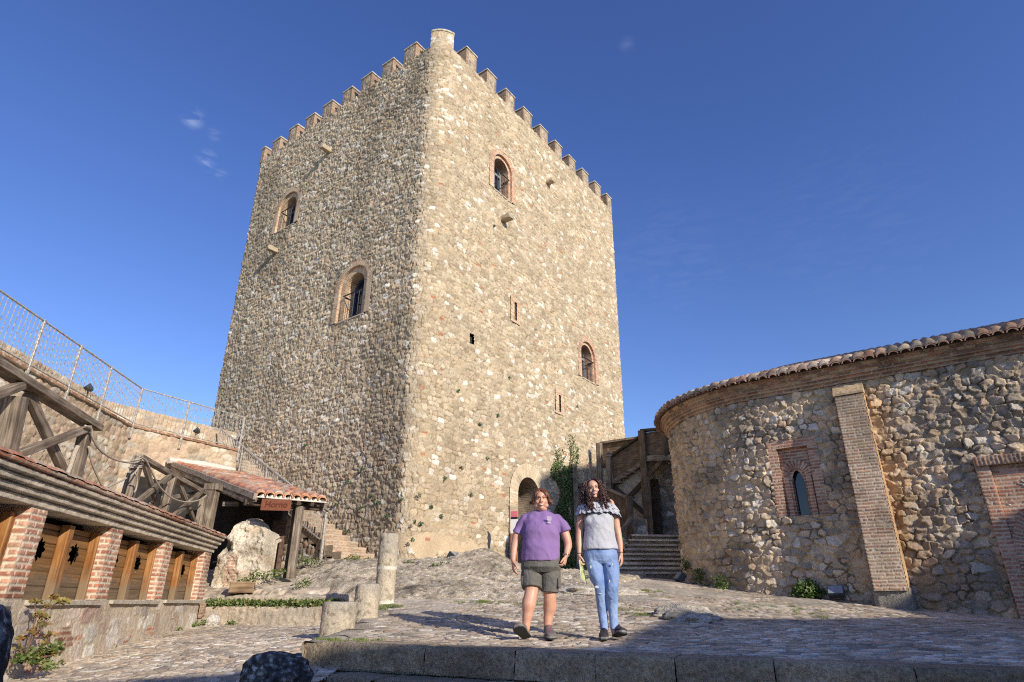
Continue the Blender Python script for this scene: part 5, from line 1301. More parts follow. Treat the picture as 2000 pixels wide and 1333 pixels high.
p = at(1330, 1196, 9.2); boulder('flat_rock', 'flat outcrop of grey rock flush with the cobbles right of the younger woman', (p.x, p.y, gz(p.x, p.y) - .02), (.56, .42, .19), 11, PALER, rough=.34, cat='rock')
p = at(1205, 1150, 12.5); boulder('flat_rock', 'low spread of rock breaking through the paving behind the two women', (p.x - .4, p.y, gz(p.x, p.y) - .06), (1.1, .7, .16), 13, PALER, rough=.32, cat='rock')
p = at(555, 1178, 12.0)

# ------------------------------------------------------------------ stone columns
def column(label, u, vb, vt, Y, rad, seed, band=None, zb=None):
    b = at(u, vb, Y); t = at(u, vt, Y); H = t.z - b.z + .06; z0 = b.z - .06
    if zb is not None: z0 = zb; H = t.z - zb
    th, z = np.meshgrid(np.linspace(0, 2 * math.pi, 90), np.concatenate([np.linspace(0, H, int(H / .014))]))
    pit = sst(fbm(np.cos(th) * 2.4 + 5, z / .05 + np.sin(th) * 2.4, 1500 + seed, 3), .6, .75)
    lar = fbm(np.cos(th) * 1.4 + 3, z / .3 + np.sin(th) * 1.4, 1510 + seed, 3) - .5
    fine = fbm(th * 14 * rad / .2, z / .02, 1520 + seed, 3) - .5
    r = rad * (1 + .06 * lar) + .006 * fine * 2 - .014 * pit
    r = r - .02 * np.exp(-((H - z) / .02) ** 2) - .03 * np.exp(-(z / .03) ** 2) * (fbm(th, z, 5, 2))
    c = np.array((.50, .43, .32)) * (.78 + .35 * (lar + .5) + .5 * fine)[..., None] * (1 - .35 * pit)[..., None]
    gtop = (sst(H * .92 - (H - z) * 2.4, 0, .4) * sst(fbm(th * 2, z / .1, 1530 + seed, 3), .3, .6))[..., None]; c = c * (1 - .5 * gtop) + .5 * gtop * np.array((.28, .265, .24))
    if band:
        bm = (np.exp(-((z - band * H) / .028) ** 4))[..., None]; c = c * (1 - bm) + bm * np.array((.68, .63, .52)); r = r + .006 * bm[..., 0]
        low = (sst(.12 - z + .06 * lar, 0, .03))[..., None]; c = c * (1 - low) + low * np.array((.64, .6, .5))
    P = np.stack([b.x + r * np.cos(th), b.y + r * np.sin(th), z0 + z], -1)
    k = 8; top = np.stack([np.stack([b.x + r[-1] * np.cos(th[-1]) * (1 - j / k), b.y + r[-1] * np.sin(th[-1]) * (1 - j / k), z0 + H + .01 * (fbm(np.cos(th[-1]) * 3 * (1 - j / k), np.sin(th[-1]) * 3 * (1 - j / k), 9, 2) - .3) * (j > 0)], -1) for j in range(k + 1)], 0)
    P = np.concatenate([P, top[1:]]); c = np.concatenate([c, np.tile((c[-1] * .8)[None], (k, 1, 1))])
    o = grid_mesh('stone_column', P, c, M_ROCKF, None); tag(o, label, 'column', 'weathered stone column drums on the terrace edge'); return o
M_ROCKF = mat_attr('pitted_limestone', scale=70, contrast=.35, bump=.7, bdist=.012, big=.1)
column('short broad pitted column stub nearest the steps, lowest of the three', 657, 1246, 1176, 7.9, .2, 1, zb=-.1)
column('middle column stub leaning on the terrace edge', 713, 1212, 1141, 9.3, .172, 2)
column('tall slender column with a pale mortar band, farthest from the steps', 750, 1180, 1043, 11.0, .165, 3, band=.52)
# corten planter box
def planter():
    P = root('planter_box', 'small brown weathered timber planter on the paving by the lime wall', 'planter', at(470, 1158, 13.2))
    c = at(471, 1158, 12.95); z = c.z
    m = MB(); w, d, h = .42, .36, .2
    for a, b in (((-w/2, -d/2), (w/2, -d/2)), ((w/2, -d/2), (w/2, d/2)), ((w/2, d/2), (-w/2, d/2)), ((-w/2, d/2), (-w/2, -d/2))):
        ca, sa = math.cos(.35), math.sin(.35); A_ = (c.x + a[0] * ca - a[1] * sa, c.y + a[0] * sa + a[1] * ca, z + h / 2); B_ = (c.x + b[0] * ca - b[1] * sa, c.y + b[0] * sa + b[1] * ca, z + h / 2)
        q = MB(); q.beam(A_, B_, .03, h); q.build('side_board', M_PLBOX, P, bevel=.004)
    q = MB(); q.box((c.x, c.y, z + h - .04), (w - .03, d - .03, .04), .35); q.build('soil', M_SOIL, P)
    return c
M_PLBOX = mat_wood('planter_timber', (.13, .08, .045), (.27, .18, .10), (.4, .29, .18))
M_SOIL = mat_plain('soil', (.1, .075, .05), .95, var=.4, scale=40, bump=.8)
PLC = planter()

# ------------------------------------------------------------------ plants
def leafy(name, label, cat, spots, mat, leaf=.03, n=60, spread=.12, height=.15, group=None, kind=None, normal=None, blade=False):
    """leaf-sized faces around spots [(x,y,z)]"""
    V = []; Fc = []
    for sp in spots:
        x0, y0, z0 = sp[:3]; k = sp[3] if len(sp) > 3 else 1.0
        for i in range(int(n * k)):
            a = random.random() * 6.283; r = spread * k ** .5 * math.sqrt(random.random()); h = height * k ** .5 * random.random() ** .8 * (1 - .5 * (r / (spread * k ** .5)) ** 2)
            c = Vector((x0 + r * math.cos(a), y0 + r * math.sin(a), z0 + h)); L = leaf * random.uniform(.6, 1.3)
            if normal is not None:
                t = Vector(normal); c = Vector((x0, y0, z0)) + t * random.uniform(0, height * k) + t.orthogonal().normalized() * 0 ; sdv = t.cross(Vector((0, 0, 1))).normalized(); c += sdv * r * math.cos(a) + Vector((0, 0, 1)) * r * math.sin(a)
            if blade:
                d = Vector((random.uniform(-.5, .5), random.uniform(-.5, .5), 1.2)).normalized(); w = d.orthogonal().normalized() * L * .14; d = d * L * 1.6; c.z = z0
                q = [c - w, c + w, c + d * .6 + w * .7, c + d]
            else:
                d = Vector((random.gauss(0, 1), random.gauss(0, 1), random.gauss(.4, .7))).normalized(); w = d.orthogonal().normalized(); w = Matrix.Rotation(random.random() * 6.28, 3, d) @ w
                q = [c, c + d * L * .5 + w * L * .38, c + d * L, c + d * L * .5 - w * L * .38]
            b = len(V); V += [tuple(p) for p in q]; Fc.append((b, b + 1, b + 2, b + 3))
    me = bpy.data.meshes.new(name); me.from_pydata(V, [], Fc); me.materials.append(mat); o = bpy.data.objects.new(name, me); COL.objects.link(o)
    if label: tag(o, label, cat, group)
    if kind: o['kind'] = kind
    return o
# strip of grass between retaining wall and kerb
def grass_strip():
    sp = []
    for i in range(420):
        t = random.random() * .92; sp.append((LA.x + LD.x * t + random.uniform(-.02, .02), LA.y + LD.y * t + random.uniform(.02, .32), .29))
    o = leafy('grass', None, '', sp, M_WEED, .055, 16, .06, .13); o['kind'] = 'stuff'; o['label'] = 'green weeds and grass growing along the ledge'; o['category'] = 'grass'
grass_strip()
def ground_patches():
    sp = []
    for (u, v, Y, su, k) in ((860, 1140, 13.2, .3, 8), (700, 1120, 14.8, .4, 14), (640, 1125, 14.6, .3, 10), (1010, 1180, 10.6, .3, 7), (1040, 1186, 10.2, .2, 5), (890, 1110, 15.5, .3, 9), (1270, 1152, 12.5, .5, 26), (1290, 1165, 11.6, .3, 8), (1170, 1140, 13.5, .3, 8), (1470, 1178, 11.2, .35, 14), (1530, 1183, 11.0, .55, 26), (1560, 1190, 10.4, .3, 9), (1600, 1195, 10., .2, 6), (940, 1178, 10.8, .35, 20), (760, 1175, 10.6, .16, 36), (742, 1180, 10.3, .14, 22), (1212, 1190, 9.6, .16, 9), (1255, 1197, 9.2, .2, 12), (1390, 1196, 9.2, .2, 8), (1080, 1140, 13.5, .3, 9), (690, 1252, 6.3, .3, 12), (650, 1253, 6.35, .12, 8), (1460, 1186, 10.6, .3, 6)):
        p = at(u, v, Y)
        for i in range(k): x, y = p.x + random.gauss(0, su * .6), p.y + random.gauss(0, su * .35); sp.append((x, y, gz(x, y) + .01))
    o = leafy('grass_tufts', None, '', sp, M_WEED, .018, 40, .06, .03, blade=True); o['kind'] = 'stuff'
ground_patches()
def weeds():
    GL = iter(['leafy weed tuft at the foot of the right shed post', 'weed tuft beside the lowest post of the stair railing', 'bushy weed at the foot of the brick stair', 'small weed on the rock below the brick stair', 'weed on the rock left of the tall column', 'weed against the keep just left of the tall column', 'weed on the rock just behind the tall column', 'small weed at the rounded corner of the keep',
        'weed beside the timber planter', 'leafy weed at the base of the pale ruined wall', 'weed between the ruined wall and the shed post', 'weed in front of the dark shed opening', 'weed at the left tip of the rock outcrop', 'weed on the low end of the rock outcrop near the shed', 'grass tuft on the outcrop beside the square floodlight', 'grass tuft on the outcrop left of the square floodlight'])
    BL = iter(['weed clump at the wall foot below the middle shutters', 'weed at the wall foot below the second brick pier', 'sprawling weed right of the straggly shrub', 'weed at the root of the straggly shrub', 'weed under the brick corner by the white stone', 'small weed at the wall foot under the last shutter', 'weed at the wall foot just left of the white stone', 'weed at the foot of the low retaining wall', 'tiny weed at the wall foot under the last brick pier'])
    AL = iter(['dark green plant low on the apse by the stone steps', 'plant higher on the apse beside the steps', 'plant at the apse foot next to the black floodlight', 'topmost small plant on the apse edge', 'small plant hanging at the left edge of the apse'])
    for (u, v, Y, k) in ((585, 1098, 14.6, 1.6), (610, 1100, 14.8, 1.4), (690, 1098, 15.6, 1.7), (655, 1112, 14.8, .8), (690, 1108, 15.2, 1), (718, 1102, 16, .7), (760, 1106, 15.2, .8), (800, 1104, 15.6, .5), (480, 1138, 13.0, 1), (505, 1128, 12.9, 1.4), (535, 1125, 13.4, 1.2), (555, 1118, 13.8, .9), (585, 1148, 13.2, .9), (600, 1138, 13.6, .8), (870, 1112, 15.2, .8), (850, 1116, 15., .6)):
        p = at(u, v, Y); z = float(MID(p.x, p.y)) if p.x < -2.6 else gz(p.x, p.y)
        o = leafy('weed_tuft', next(GL), 'plant', [(p.x, p.y, max(z, p.z - .06), k)], M_WEED, .05, 90, .17, .16, group='weed tufts on the rocky ground')
    for (u, v) in ((830, 1025), (950, 975), (865, 957), (888, 1020), (905, 935), (775, 1060)): pass
    spots = [('R', .45, 3.0), ('R', .95, 2.75), ('R', 1.35, 2.55), ('R', .35, 2.3), ('R', .6, 2.28), ('R', 1.4, 3.6), ('R', 2.6, 3.3), ('R', .3, 1.85), ('R', 2.1, 4.0), ('R', 1.35, 1.45), ('R', 3.3, 4.5), ('R', 2.9, 5.5), ('R', 4.4, 7.5), ('R', 1.8, 6.3), ('R', 3.8, 6.0), ('R', 9.0, 7.6), ('R', 3.3, 13.1), ('L', 1.8, 3.1), ('L', 2.2, 2.8), ('L', 1.5, 2.9), ('L', 2.7, 2.2), ('L', 1.1, 2.5), ('L', 2.9, 3.6), ('L', 2.3, 3.9), ('L', .9, 1.6), ('L', 3.3, 3.0), ('L', 5.2, 5.0), ('L', .6, 2.9)]
    for side, s, z in spots:
        ex, n = tdir(side); p = tpos(side, s, z, .03)
        leafy('wall_plant', 'small grey green plant in the joints of the keep, on its %s face' % ('sunlit front right' if side == 'R' else 'rough shaded left'), 'plant', [(*p, 1)], M_CAPER, .045, 40, .05, .06, group='small plants in the joints of the keep', normal=n)
    for (d_, z, k) in ((4.9, .75, 2.2), (5.6, .95, 1.5), (5.4, .6, 1.2), (6.2, 1.2, 1.2), (5.9, .7, 1.0)):
        x, y, nx, ny = [float(q) for q in cpath(d_, .08)]
        leafy('wall_plant', next(AL), 'plant', [(x, y, z, k)], M_IVY, .05, 120, .13, .1, group='plants at the foot of the apse', normal=(nx, ny, 0))
    x, y, nx, ny = [float(q) for q in cpath(3.15, .2)]
    leafy('shrub', 'bushy green shrub at the foot of the chapel wall left of the buttress', 'shrub', [(x, y, gz(x, y), 1), (x + .12, y + .02, gz(x, y), .8), (x - .1, y, gz(x, y), .6)], M_IVY, .06, 420, .24, .36)
    for (u, v, Y) in ((245, 1258, 9.6), (210, 1265, 8.6), (105, 1290, 7.2), (90, 1300, 6.9), (400, 1205, 12.3), (372, 1222, 11.8), (385, 1215, 12), (455, 1217, 12.3), (340, 1232, 11)):
        p = at(u, v, Y); leafy('weed_tuft', next(BL), 'plant', [(p.x, p.y, lz(p.x, p.y), 1)], M_WEED, .035, 110, .11, .09, group='weed tufts along the left building')
weeds()
def scrub():
    b = at(75, 1300, 6.25); S = root('straggly_shrub', 'straggly shrub with yellowing leaves growing in front of the stone base', 'shrub', (b.x, b.y, lz(b.x, b.y)))
    random.seed(21); tips = []
    tw = MB()
    for path in ([(52, 1275), (66, 1240), (78, 1205), (92, 1188), (102, 1170)], [(50, 1280), (62, 1235), (70, 1205), (68, 1180)], [(52, 1285), (85, 1262), (98, 1245)], [(92, 1190), (112, 1178), (126, 1180)], [(55, 1290), (80, 1285), (105, 1280)], [(66, 1240), (82, 1225), (88, 1210)], [(48, 1295), (40, 1270), (38, 1250)]):
        P = [at(u, v, 6.1 + .02 * i) for i, (u, v) in enumerate(path)]; tw = MB(); tw.tube(P, [.009 - .0015 * i for i in range(len(P))], 5); tw.build('stem', M_STEM, S); tips += P[1:] + [P[-1]]
    o = leafy('foliage', None, '', [(*q, .5) for q in tips], M_RUSTLEAF, .04, 26, .05, .05); adopt(o, S)
    o = leafy('lower_foliage', None, '', [(*at(u, v, 6.15), 1) for u, v in ((45, 1295), (65, 1290), (100, 1278), (75, 1300))], M_WEED, .04, 120, .09, .1); adopt(o, S)
scrub()
def ivy():
    ex, n = tdir('R'); V = []; Fc = []; random.seed(5)
    def dens(u, v):
        a = 0
        # main column of ivy, two horns above
        if 1097 < u < 1124 and v > 925: a = 1
        if 1085 < u < 1106 and 868 < v <= 930: a = .55 * min(1, (v - 860) / 45)
        if 1117 < u < 1134 and 845 < v <= 935: a = .6 * min(1, (v - 835) / 50)
        if 1092 < u < 1126 and 908 < v <= 935: a = .9
        return a
    I = root('ivy', 'ivy climbing the keep wall right of the arched doorway in two pointed horns', 'ivy', tpos('R', 7.8, 1.4))
    k = 0
    while k < 4200:
        u = random.uniform(1083, 1137) ; v = random.uniform(845, 1112)
        uu = u + 5 * math.sin(v * .09) 
        if random.random() > dens(uu, v) * (.6 + .5 * mnoise.noise(Vector((u * .12, v * .08, 0)))): continue
        q = onp(u, v, TC, 36.36); c = q + Vector(n) * random.uniform(.0, .14) - Vector(n) * .0135 * (TH - q.z) * .0
        c = c - Vector(n) * .22
        d = (Vector((0, 0, -1)) + Vector((random.gauss(0, .5), random.gauss(0, .5), random.gauss(0, .4))) + Vector(n) * .3).normalized(); w = (d.cross(Vector(n)) + Vector((random.gauss(0, .4),) * 3)).normalized(); L = random.uniform(.045, .085)
        b = len(V); V += [tuple(c), tuple(c + d * L * .5 + w * L * .5), tuple(c + d * L), tuple(c + d * L * .5 - w * L * .5)]; Fc.append((b, b + 1, b + 2, b + 3)); k += 1
    me = bpy.data.meshes.new('foliage'); me.from_pydata(V, [], Fc); me.materials.append(M_IVY); o = bpy.data.objects.new('foliage', me); COL.objects.link(o); adopt(o, I)
    m = MB()
    for (a, b) in (((1110, 1110), (1104, 940)), ((1112, 1100), (1122, 870)), ((1104, 940), (1094, 880))):
        m = MB(); m.tube([onp(*a, TC, 36.36) - Vector(n) * .15, onp(*b, TC, 36.36) - Vector(n) * .15], .018, 5); m.build('stem', M_STEM, I)
ivy()

# ------------------------------------------------------------------ timber stair and landing between keep and chapel
WP = (3.28, 23.97); WAZ = -53.64; WN = A3((-math.cos(R(WAZ)), math.sin(R(WAZ)), 0)) * 1.0
WN = A3((math.cos(R(WAZ)) * -1, math.sin(R(WAZ)), 0))
def wp(u, v, off=0.0): return onp(u, v, (WP[0] + WN[0] * off, WP[1] + WN[1] * off), WAZ)
def timber_stair():
    S = root('timber_stair', 'dark timber stair with boarded railings and a high landing between keep and chapel', 'staircase', wp(1240, 1047))
    def b(nm, a, c, w, h, off=0.0, mat=None, off2=None): 
        m = MB(); p, q = wp(*a, off), wp(*c, off if off2 is None else off2); v = abs((q - p).normalized().z) > .75
        m.beam(p, q, w, h, up=(0, 0, 1) if not v else tuple(WN)); m.build(nm, mat or M_BROWNWOOD, S, bevel=.012)
    def boards(nm, poly, off, mat=M_BROWNWOOD, th=.05):
        m = MB(); P = [wp(u, v, off) for u, v in poly]; ex = (wp(1300, 900) - wp(1200, 900)).normalized()
        m.prism(P, Vector(WN) * -th); 
        m.g = [((Vector(v) - P[0]).dot(ex), (Vector(v) - P[0]).z * 1.0, 0) for v in m.v]
        m.build(nm, mat, S)
    b('post', (1170, 866), (1176, 1060), .2, .2, .1, M_GREYWOOD)
    b('top_rail', (1166, 867), (1250, 855), .16, .09, -1.0, M_GREYWOOD)
    boards('back_boarding', [(1174, 868), (1250, 856), (1250, 905), (1174, 915)], -1.05)
    b('finial_post', (1189, 892), (1193, 1040), .2, .2, .2, M_GREYWOOD)
    m = MB(); p = wp(1188.5, 893, .2); m.box(p + Vector((0, 0, .04)), (.24, .24, .08)); m.box(p + Vector((0, 0, .2)), (.17, .17, .26), 0, .12); m.build('finial', M_GREYWOOD, S, bevel=.01)
    boards('upper_railing_boards', [(1194, 894), (1252, 852), (1254, 907), (1198, 943)], .12)
    b('handrail', (1192, 892), (1254, 850), .12, .09, .16, M_DARKWOOD)
    b('stringer', (1196, 944), (1256, 904), .12, .16, .1, M_GREYWOOD)
    b('landing_post', (1254, 842), (1268, 1050), .26, .26, .2, M_BROWNWOOD)
    boards('landing_boards', [(1256, 846), (1326, 838), (1328, 903), (1258, 903)], .14, M_BROWNWOOD)
    b('landing_rail', (1252, 842), (1316, 836), .2, .1, .2, M_DARKWOOD)
    b('landing_beam', (1258, 897), (1318, 895), .2, .22, .18, M_GREYWOOD)
    b('post', (1300, 840), (1303, 893), .16, .16, .2, M_DARKWOOD)
    b('brace', (1263, 932), (1294, 900), .16, .16, .15, M_BROWNWOOD)
    b('brace', (1197, 950), (1262, 1005), .1, .16, .0, M_DARKWOOD)
    b('brace', (1256, 942), (1226, 974), .1, .16, .05, M_DARKWOOD)
    b('joist', (1300, 895), (1306, 900), .3, .14, .5, M_GREYWOOD, -1.2)
    # plastered stair wall with stepped top
    m = MB(); st = [(1256, 906)]
    st = [(1256, 905), (1254, 912), (1240, 913), (1239, 922), (1226, 923), (1225, 932), (1212, 933), (1211, 943), (1198, 944), (1197, 1050), (1262, 1050)]
    P = [wp(u, v, -.12) for u, v in st]; m.prism(P, Vector(WN) * -.2); m.build('plastered_stair_wall', M_PLASTER, S)
    for k, (u0, u1, v) in enumerate(((1252, 1240, 913), (1240, 1226, 923), (1226, 1212, 933), (1212, 1198, 944))):
        m = MB(); m.beam(wp(u0 + 1, v, -.0), wp(u1 - 1, v, -.0), .35, .05); m.build('tread', M_GREYWOOD, S)
    # lower flight coming forward: newel, rail, boarded side
    def at2(u, v, Y): return at(u, v, Y)
    m = MB(); m.beam(at(1228, 970, 21.0), at(1232, 1048, 21.0), .22, .22, up=(0, 1, 0)); m.build('newel_post', M_BROWNWOOD, S, bevel=.012)
    m = MB(); m.beam(at(1186, 955, 21.6), at(1226, 973, 21.0), .1, .1); m.build('handrail', M_GREYWOOD, S)
    m = MB(); P = [at(1186, 957, 21.6), at(1226, 976, 21.0), at(1228, 1020, 21.0), at(1186, 1040, 21.6)]; m.prism(P, (.02, .06, 0)); m.g = [(v[2] * 1.0, v[0], 0) for v in m.v]; m.build('lower_railing_boards', M_BROWNWOOD, S)
    m = MB(); m.beam(at(1214, 1038, 20.6), at(1232, 1012, 20.9), .1, .1); m.build('handrail', M_GREYWOOD, S)
    quad_patch('side_wall', at(1175, 1060, 21.9), (.9, -.2, 0), (0, 0, 1), 1.6, .75, lambda u, v: rubble(u, v, 1602, su=.26, sv=.18, amp=.03, stones=GREYTAN, mortar=(.3, .25, .19)), M_STONE, S, .04)
    # shadowed stone wall behind with a dark door
    dk = dict(su=.26, sv=.18, amp=.03, joint=.2, rough=.01, tilt=.2, stones=GREYTAN, mortar=(.30, .25, .19))
    a = wp(1255, 1040, -1.3); ex = Vector((.81, -.59, 0))
    quad_patch('recess_wall', (a.x, a.y, 1.2), ex, (0, 0, 1), 3.6, 4.9, lambda u, v: rubble(u, v, 1601, **dk), M_STONE, S, .04)
    m = MB(); p = wp(1280, 1047, -1.0); m.prism([p + ex * x + Vector((0, 0, z)) for x, z in ((-.35, -.5), (.3, -.5), (.3, 2.1), (-.35, 2.1))], (.04, .06, 0)); m.g = [(v[2], v[0], 0) for v in m.v]; m.build('door', M_DARKWOOD, S)
    m = MB(); m.prism([wp(1256, 893, -.1), wp(1318, 891, -.1), wp(1318, 891, -2.2), wp(1256, 893, -2.2)], (0, 0, .1)); m.build('landing_deck', M_DARKWOOD, S)
    # tall timber post by the ivy with its rail
    T = root('timber_post', 'tall dark weathered timber post against the keep beside the ivy', 'post', (2.1, 21, 1.3))
    p = onp(1124, 908, TC, 36.36) - Vector(tdir('R')[1]) * .05; m = MB(); m.beam((p.x, p.y, 1.1), (p.x, p.y, p.z), .2, .2, up=(0, 1, 0)); m.build('upright', M_GREYWOOD, T, bevel=.01)
    m = MB(); m.beam((p.x, p.y, p.z - .7), (p.x + .75, p.y + 1.0, p.z - .72), .1, .14); m.build('rail', M_GREYWOOD, T, bevel=.01)
    m = MB(); m.beam((p.x + .35, p.y + .45, 1.1), (p.x + .35, p.y + .45, p.z - .65), .14, .14, up=(0, 1, 0)); m.build('short_post', M_GREYWOOD, T, bevel=.01)
timber_stair()
def stone_steps():
    S = root('stone_steps', 'flight of worn stone steps rising to the timber stair', 'steps', at(1270, 1130, 16.6))
    n = 9
    for i in range(n):
        f_ = i / (n - 1); v = 1129 + (1054 - 1129) * f_; ul = 1205 + (1240 - 1205) * f_ ** 1.1; ur = 1336 + (1326 - 1336) * f_; Y = 16.7 + 3.0 * f_
        a = at(ul - 4, v, Y); b = at(ur + 6, v, Y + .1); z = a.z
        stone_block('riser', (a.x, a.y + .05), (b.x, b.y + .10), .42, z - .02, z + .10, S, 20 + i, (0, 1), col=(.30, .245, .18), dx=.06)
        stone_block('tread', (a.x - .03, a.y), (b.x + .03, b.y + .05), .44, z + .095, z + .155, S, 50 + i, (0, 1), col=(.66, .57, .43) if i % 3 else (.58, .5, .38), dx=.05)  # dark risers and pale treads: light on the tops put into the colours
    # flank stone and kerb slab
    a = at(1092, 1130, 17.5); b = at(1130, 1128, 17.5)
    K = root('kerb_slab', 'pale low stone slab lying between the two women in the distance', 'slab', a)
    stone_block('slab', (a.x, a.y), (b.x + .2, b.y), .6, a.z - .05, a.z + .12, K, 41, (0, 1), col=(.5, .43, .32))
stone_steps()

# ------------------------------------------------------------------ information post
def info_post():
    p = onp(1010, 1110, (TC[0] - TB[0] * 1.0, TC[1] - TB[1] * 1.0), 36.36); b = at(997, 1112, p.y); 
    I = root('information_post', 'slim upright information panel with a white notice in front of the keep', 'sign', b)
    x0 = b.x; zt_ = at(997, 999, p.y).z; z0 = b.z - .05; ex = Vector((.93, -.36, 0)).normalized(); n = Vector((-ex.y, ex.x, 0)) * -1
    def slab(nm, za, zb, m_, t=.0):
        m = MB(); o = Vector((x0, p.y, za)); m.prism([o, o + ex * .2, o + ex * .2 + Vector((0, 0, zb - za)), o + Vector((0, 0, zb - za))], -n * (.05 + t)); m.build(nm, m_, I)
    H = zt_ - z0
    slab('lower_panel', z0, z0 + H * .62, M_ORANGE); slab('notice', z0 + H * .62, z0 + H * .86, M_PAPER); slab('black_stripe', z0 + H * .86, z0 + H * .9, M_BLACK); slab('pink_header', z0 + H * .9, z0 + H, M_PINK)
M_ORANGE = mat_plain('rusty_orange_panel', (.36, .13, .05), .6, var=.2); M_PAPER = mat_plain('white_notice', (.75, .73, .7), .5, var=.04); M_PINK = mat_plain('pink_header', (.62, .16, .2), .5, var=.05)
info_post()
p = at(888, 1088, 16.6); flood(p, Vector((.5, -.3, .9)), 'grey floodlight on the rocks at the foot of the keep', 1.4, True)
p = at(984, 1106, 18.2); flood(p, Vector((-.2, -.5, .9)), 'small floodlight on the ground beside the information panel', 1.1, True)
x, y, nx, ny = [float(q) for q in cpath(2.62, .3)]; flood(Vector((x, y, gz(x, y) + .18)), Vector((nx, ny, .6)), 'boxy grey floodlight by the shrub at the chapel wall', 1.1, True)
x, y, nx, ny = [float(q) for q in cpath(6.1, .35)]; flood(Vector((x, y, gz(x, y) + .12)), Vector((nx, ny, .8)), 'black floodlight at the foot of the apse near the steps', 1.2, True)

# ------------------------------------------------------------------ unseen range behind the camera, outline shaped by its shade on the yard
def shade_range():
    sv = A3((math.sin(R(SUN_AZ)), math.cos(R(SUN_AZ)), math.tan(R(SUN_EL)))); B_ = root('rear_shade_range', 'unseen stone range behind the camera, shaped for the shade it casts', 'building', (12, -3, 0))
    pts = [A3(at(u, v, Y)) for u, v, Y in ((-700, 1420, 3.6), (-60, 1180, 3.6), (300, 1300, 5.0), (455, 1277, 5.9), (600, 1268, 6.1))]
    pts = [A3((-6.5, 4.2, .25)), A3((-3.9, 5.2, .1)), A3((-2.4, 5.75, -.08))]
    pts += [A3((-1.55, 6.0, .06)), A3((-.43, 5.75, .05)), A3((.44, 5.75, .05)), A3((.95, 6.3, .05)), A3((1.5, 7.6, .14)), A3((2.1, 9.2, .17)), A3((4.6, 9.9, .17)), A3((6.6, 10.5, .17)), A3((7.6, 11.6, 1.1)), A3((8.08, 11.26, 1.52)), A3((8.79, 10.74, 1.86)), A3((11.5, 8.8, 2.6))]
    top = [p + sv * 14 for p in pts]
    m = MB()
    for a, b in zip(top[:-1], top[1:]):
        d = A3((b[0] - a[0], b[1] - a[1], 0)); n = A3((.7, -.7, 0)) * 1.2
        m.prism([Vector((a[0], a[1], -2)), Vector((b[0], b[1], -2)), Vector(b), Vector(a)], Vector(n))
    m.build('wall', M_PLASTER, B_)
    # added unseen block, traced back from the shade on doorway corner and timber stair
    q = [onp(u, v, TC, 36.36) for u, v in ((1059, 930), (1085, 916), (1112, 908), (1168, 902))]; q += [q[-1] + Vector((1.2, 1.6, .5)), q[-1] + Vector((2.5, 3.4, .9))]
    top = [A3(p) + sv * 27 for p in q]; m = MB()
    for a, b in zip(top[:-1], top[1:]): m.prism([Vector((a[0], a[1], -2)), Vector((b[0], b[1], -2)), Vector(b), Vector(a)], Vector((.9, -.9, 0)))
    m.build('shade_block', M_PLASTER, B_)
shade_range()

# ------------------------------------------------------------------ the two women
def mat_skin(name, c):
    m, nt, b = new_mat(name); L = nt.links.new; ge = N(nt, 'ShaderNodeNewGeometry')
    n = N(nt, 'ShaderNodeTexNoise'); n.inputs['Scale'].default_value = 14; n.inputs['Detail'].default_value = 4; L(ge.outputs['Position'], n.inputs['Vector'])
    r = ramp(nt, [(.3, tuple(x * y for x, y in zip(c, (.88, .78, .76)))), (.7, c)]); L(n.outputs[0], r.inputs[0]); L(r.outputs[0], b.inputs['Base Color'])
    b.inputs['Roughness'].default_value = .48; b.inputs['Subsurface Weight'].default_value = .12; b.inputs['Subsurface Radius'].default_value = (.9, .35, .2); b.inputs['Subsurface Scale'].default_value = .012
    return m
def mat_cloth(name, c, c2=None, scale=8, rough=.9, bump=.35, stripes=None, nscale=None):
    m, nt, b = new_mat(name); L = nt.links.new; ge = N(nt, 'ShaderNodeNewGeometry')
    n = N(nt, 'ShaderNodeTexNoise'); n.inputs['Scale'].default_value = scale; n.inputs['Detail'].default_value = 5; L(ge.outputs['Position'], n.inputs['Vector'])
    c2 = c2 or tuple(x * .82 for x in c); r = ramp(nt, [(.35, c2), (.65, c)]); L(n.outputs[0], r.inputs[0]); out = r.outputs[0]
    if stripes:
        w = N(nt, 'ShaderNodeTexWave'); w.inputs['Scale'].default_value = stripes[0]; w.inputs['Distortion'].default_value = .6; w.bands_direction = stripes[2]
        L(ge.outputs['Position'], w.inputs['Vector']); mx = N(nt, 'ShaderNodeMixRGB'); mx.inputs[2].default_value = (*stripes[1], 1)
        mr = N(nt, 'ShaderNodeMapRange'); mr.inputs[1].default_value = .55; mr.inputs[2].default_value = .8; L(w.outputs['Color'], mr.inputs[0]); L(mr.outputs[0], mx.inputs[0]); L(out, mx.inputs[1]); out = mx.outputs[0]
    L(out, b.inputs['Base Color']); b.inputs['Roughness'].default_value = rough; b.inputs['Specular IOR Level'].default_value = .15
    n2 = N(nt, 'ShaderNodeTexNoise'); n2.inputs['Scale'].default_value = nscale or 22; n2.inputs['Detail'].default_value = 3; n2.inputs['Distortion'].default_value = 1.2; L(ge.outputs['Position'], n2.inputs['Vector'])
    bp = N(nt, 'ShaderNodeBump'); bp.inputs['Strength'].default_value = bump; bp.inputs['Distance'].default_value = .02; L(n2.outputs[0], bp.inputs['Height']); L(bp.outputs[0], b.inputs['Normal'])
    return m
SK1 = mat_skin('fair_skin', (.66, .38, .26)); SK2 = mat_skin('tanned_skin', (.66, .40, .28))
M_PURPLE = mat_cloth('purple_jersey', (.27, .17, .37), (.235, .145, .33), 5, bump=.25, nscale=9)
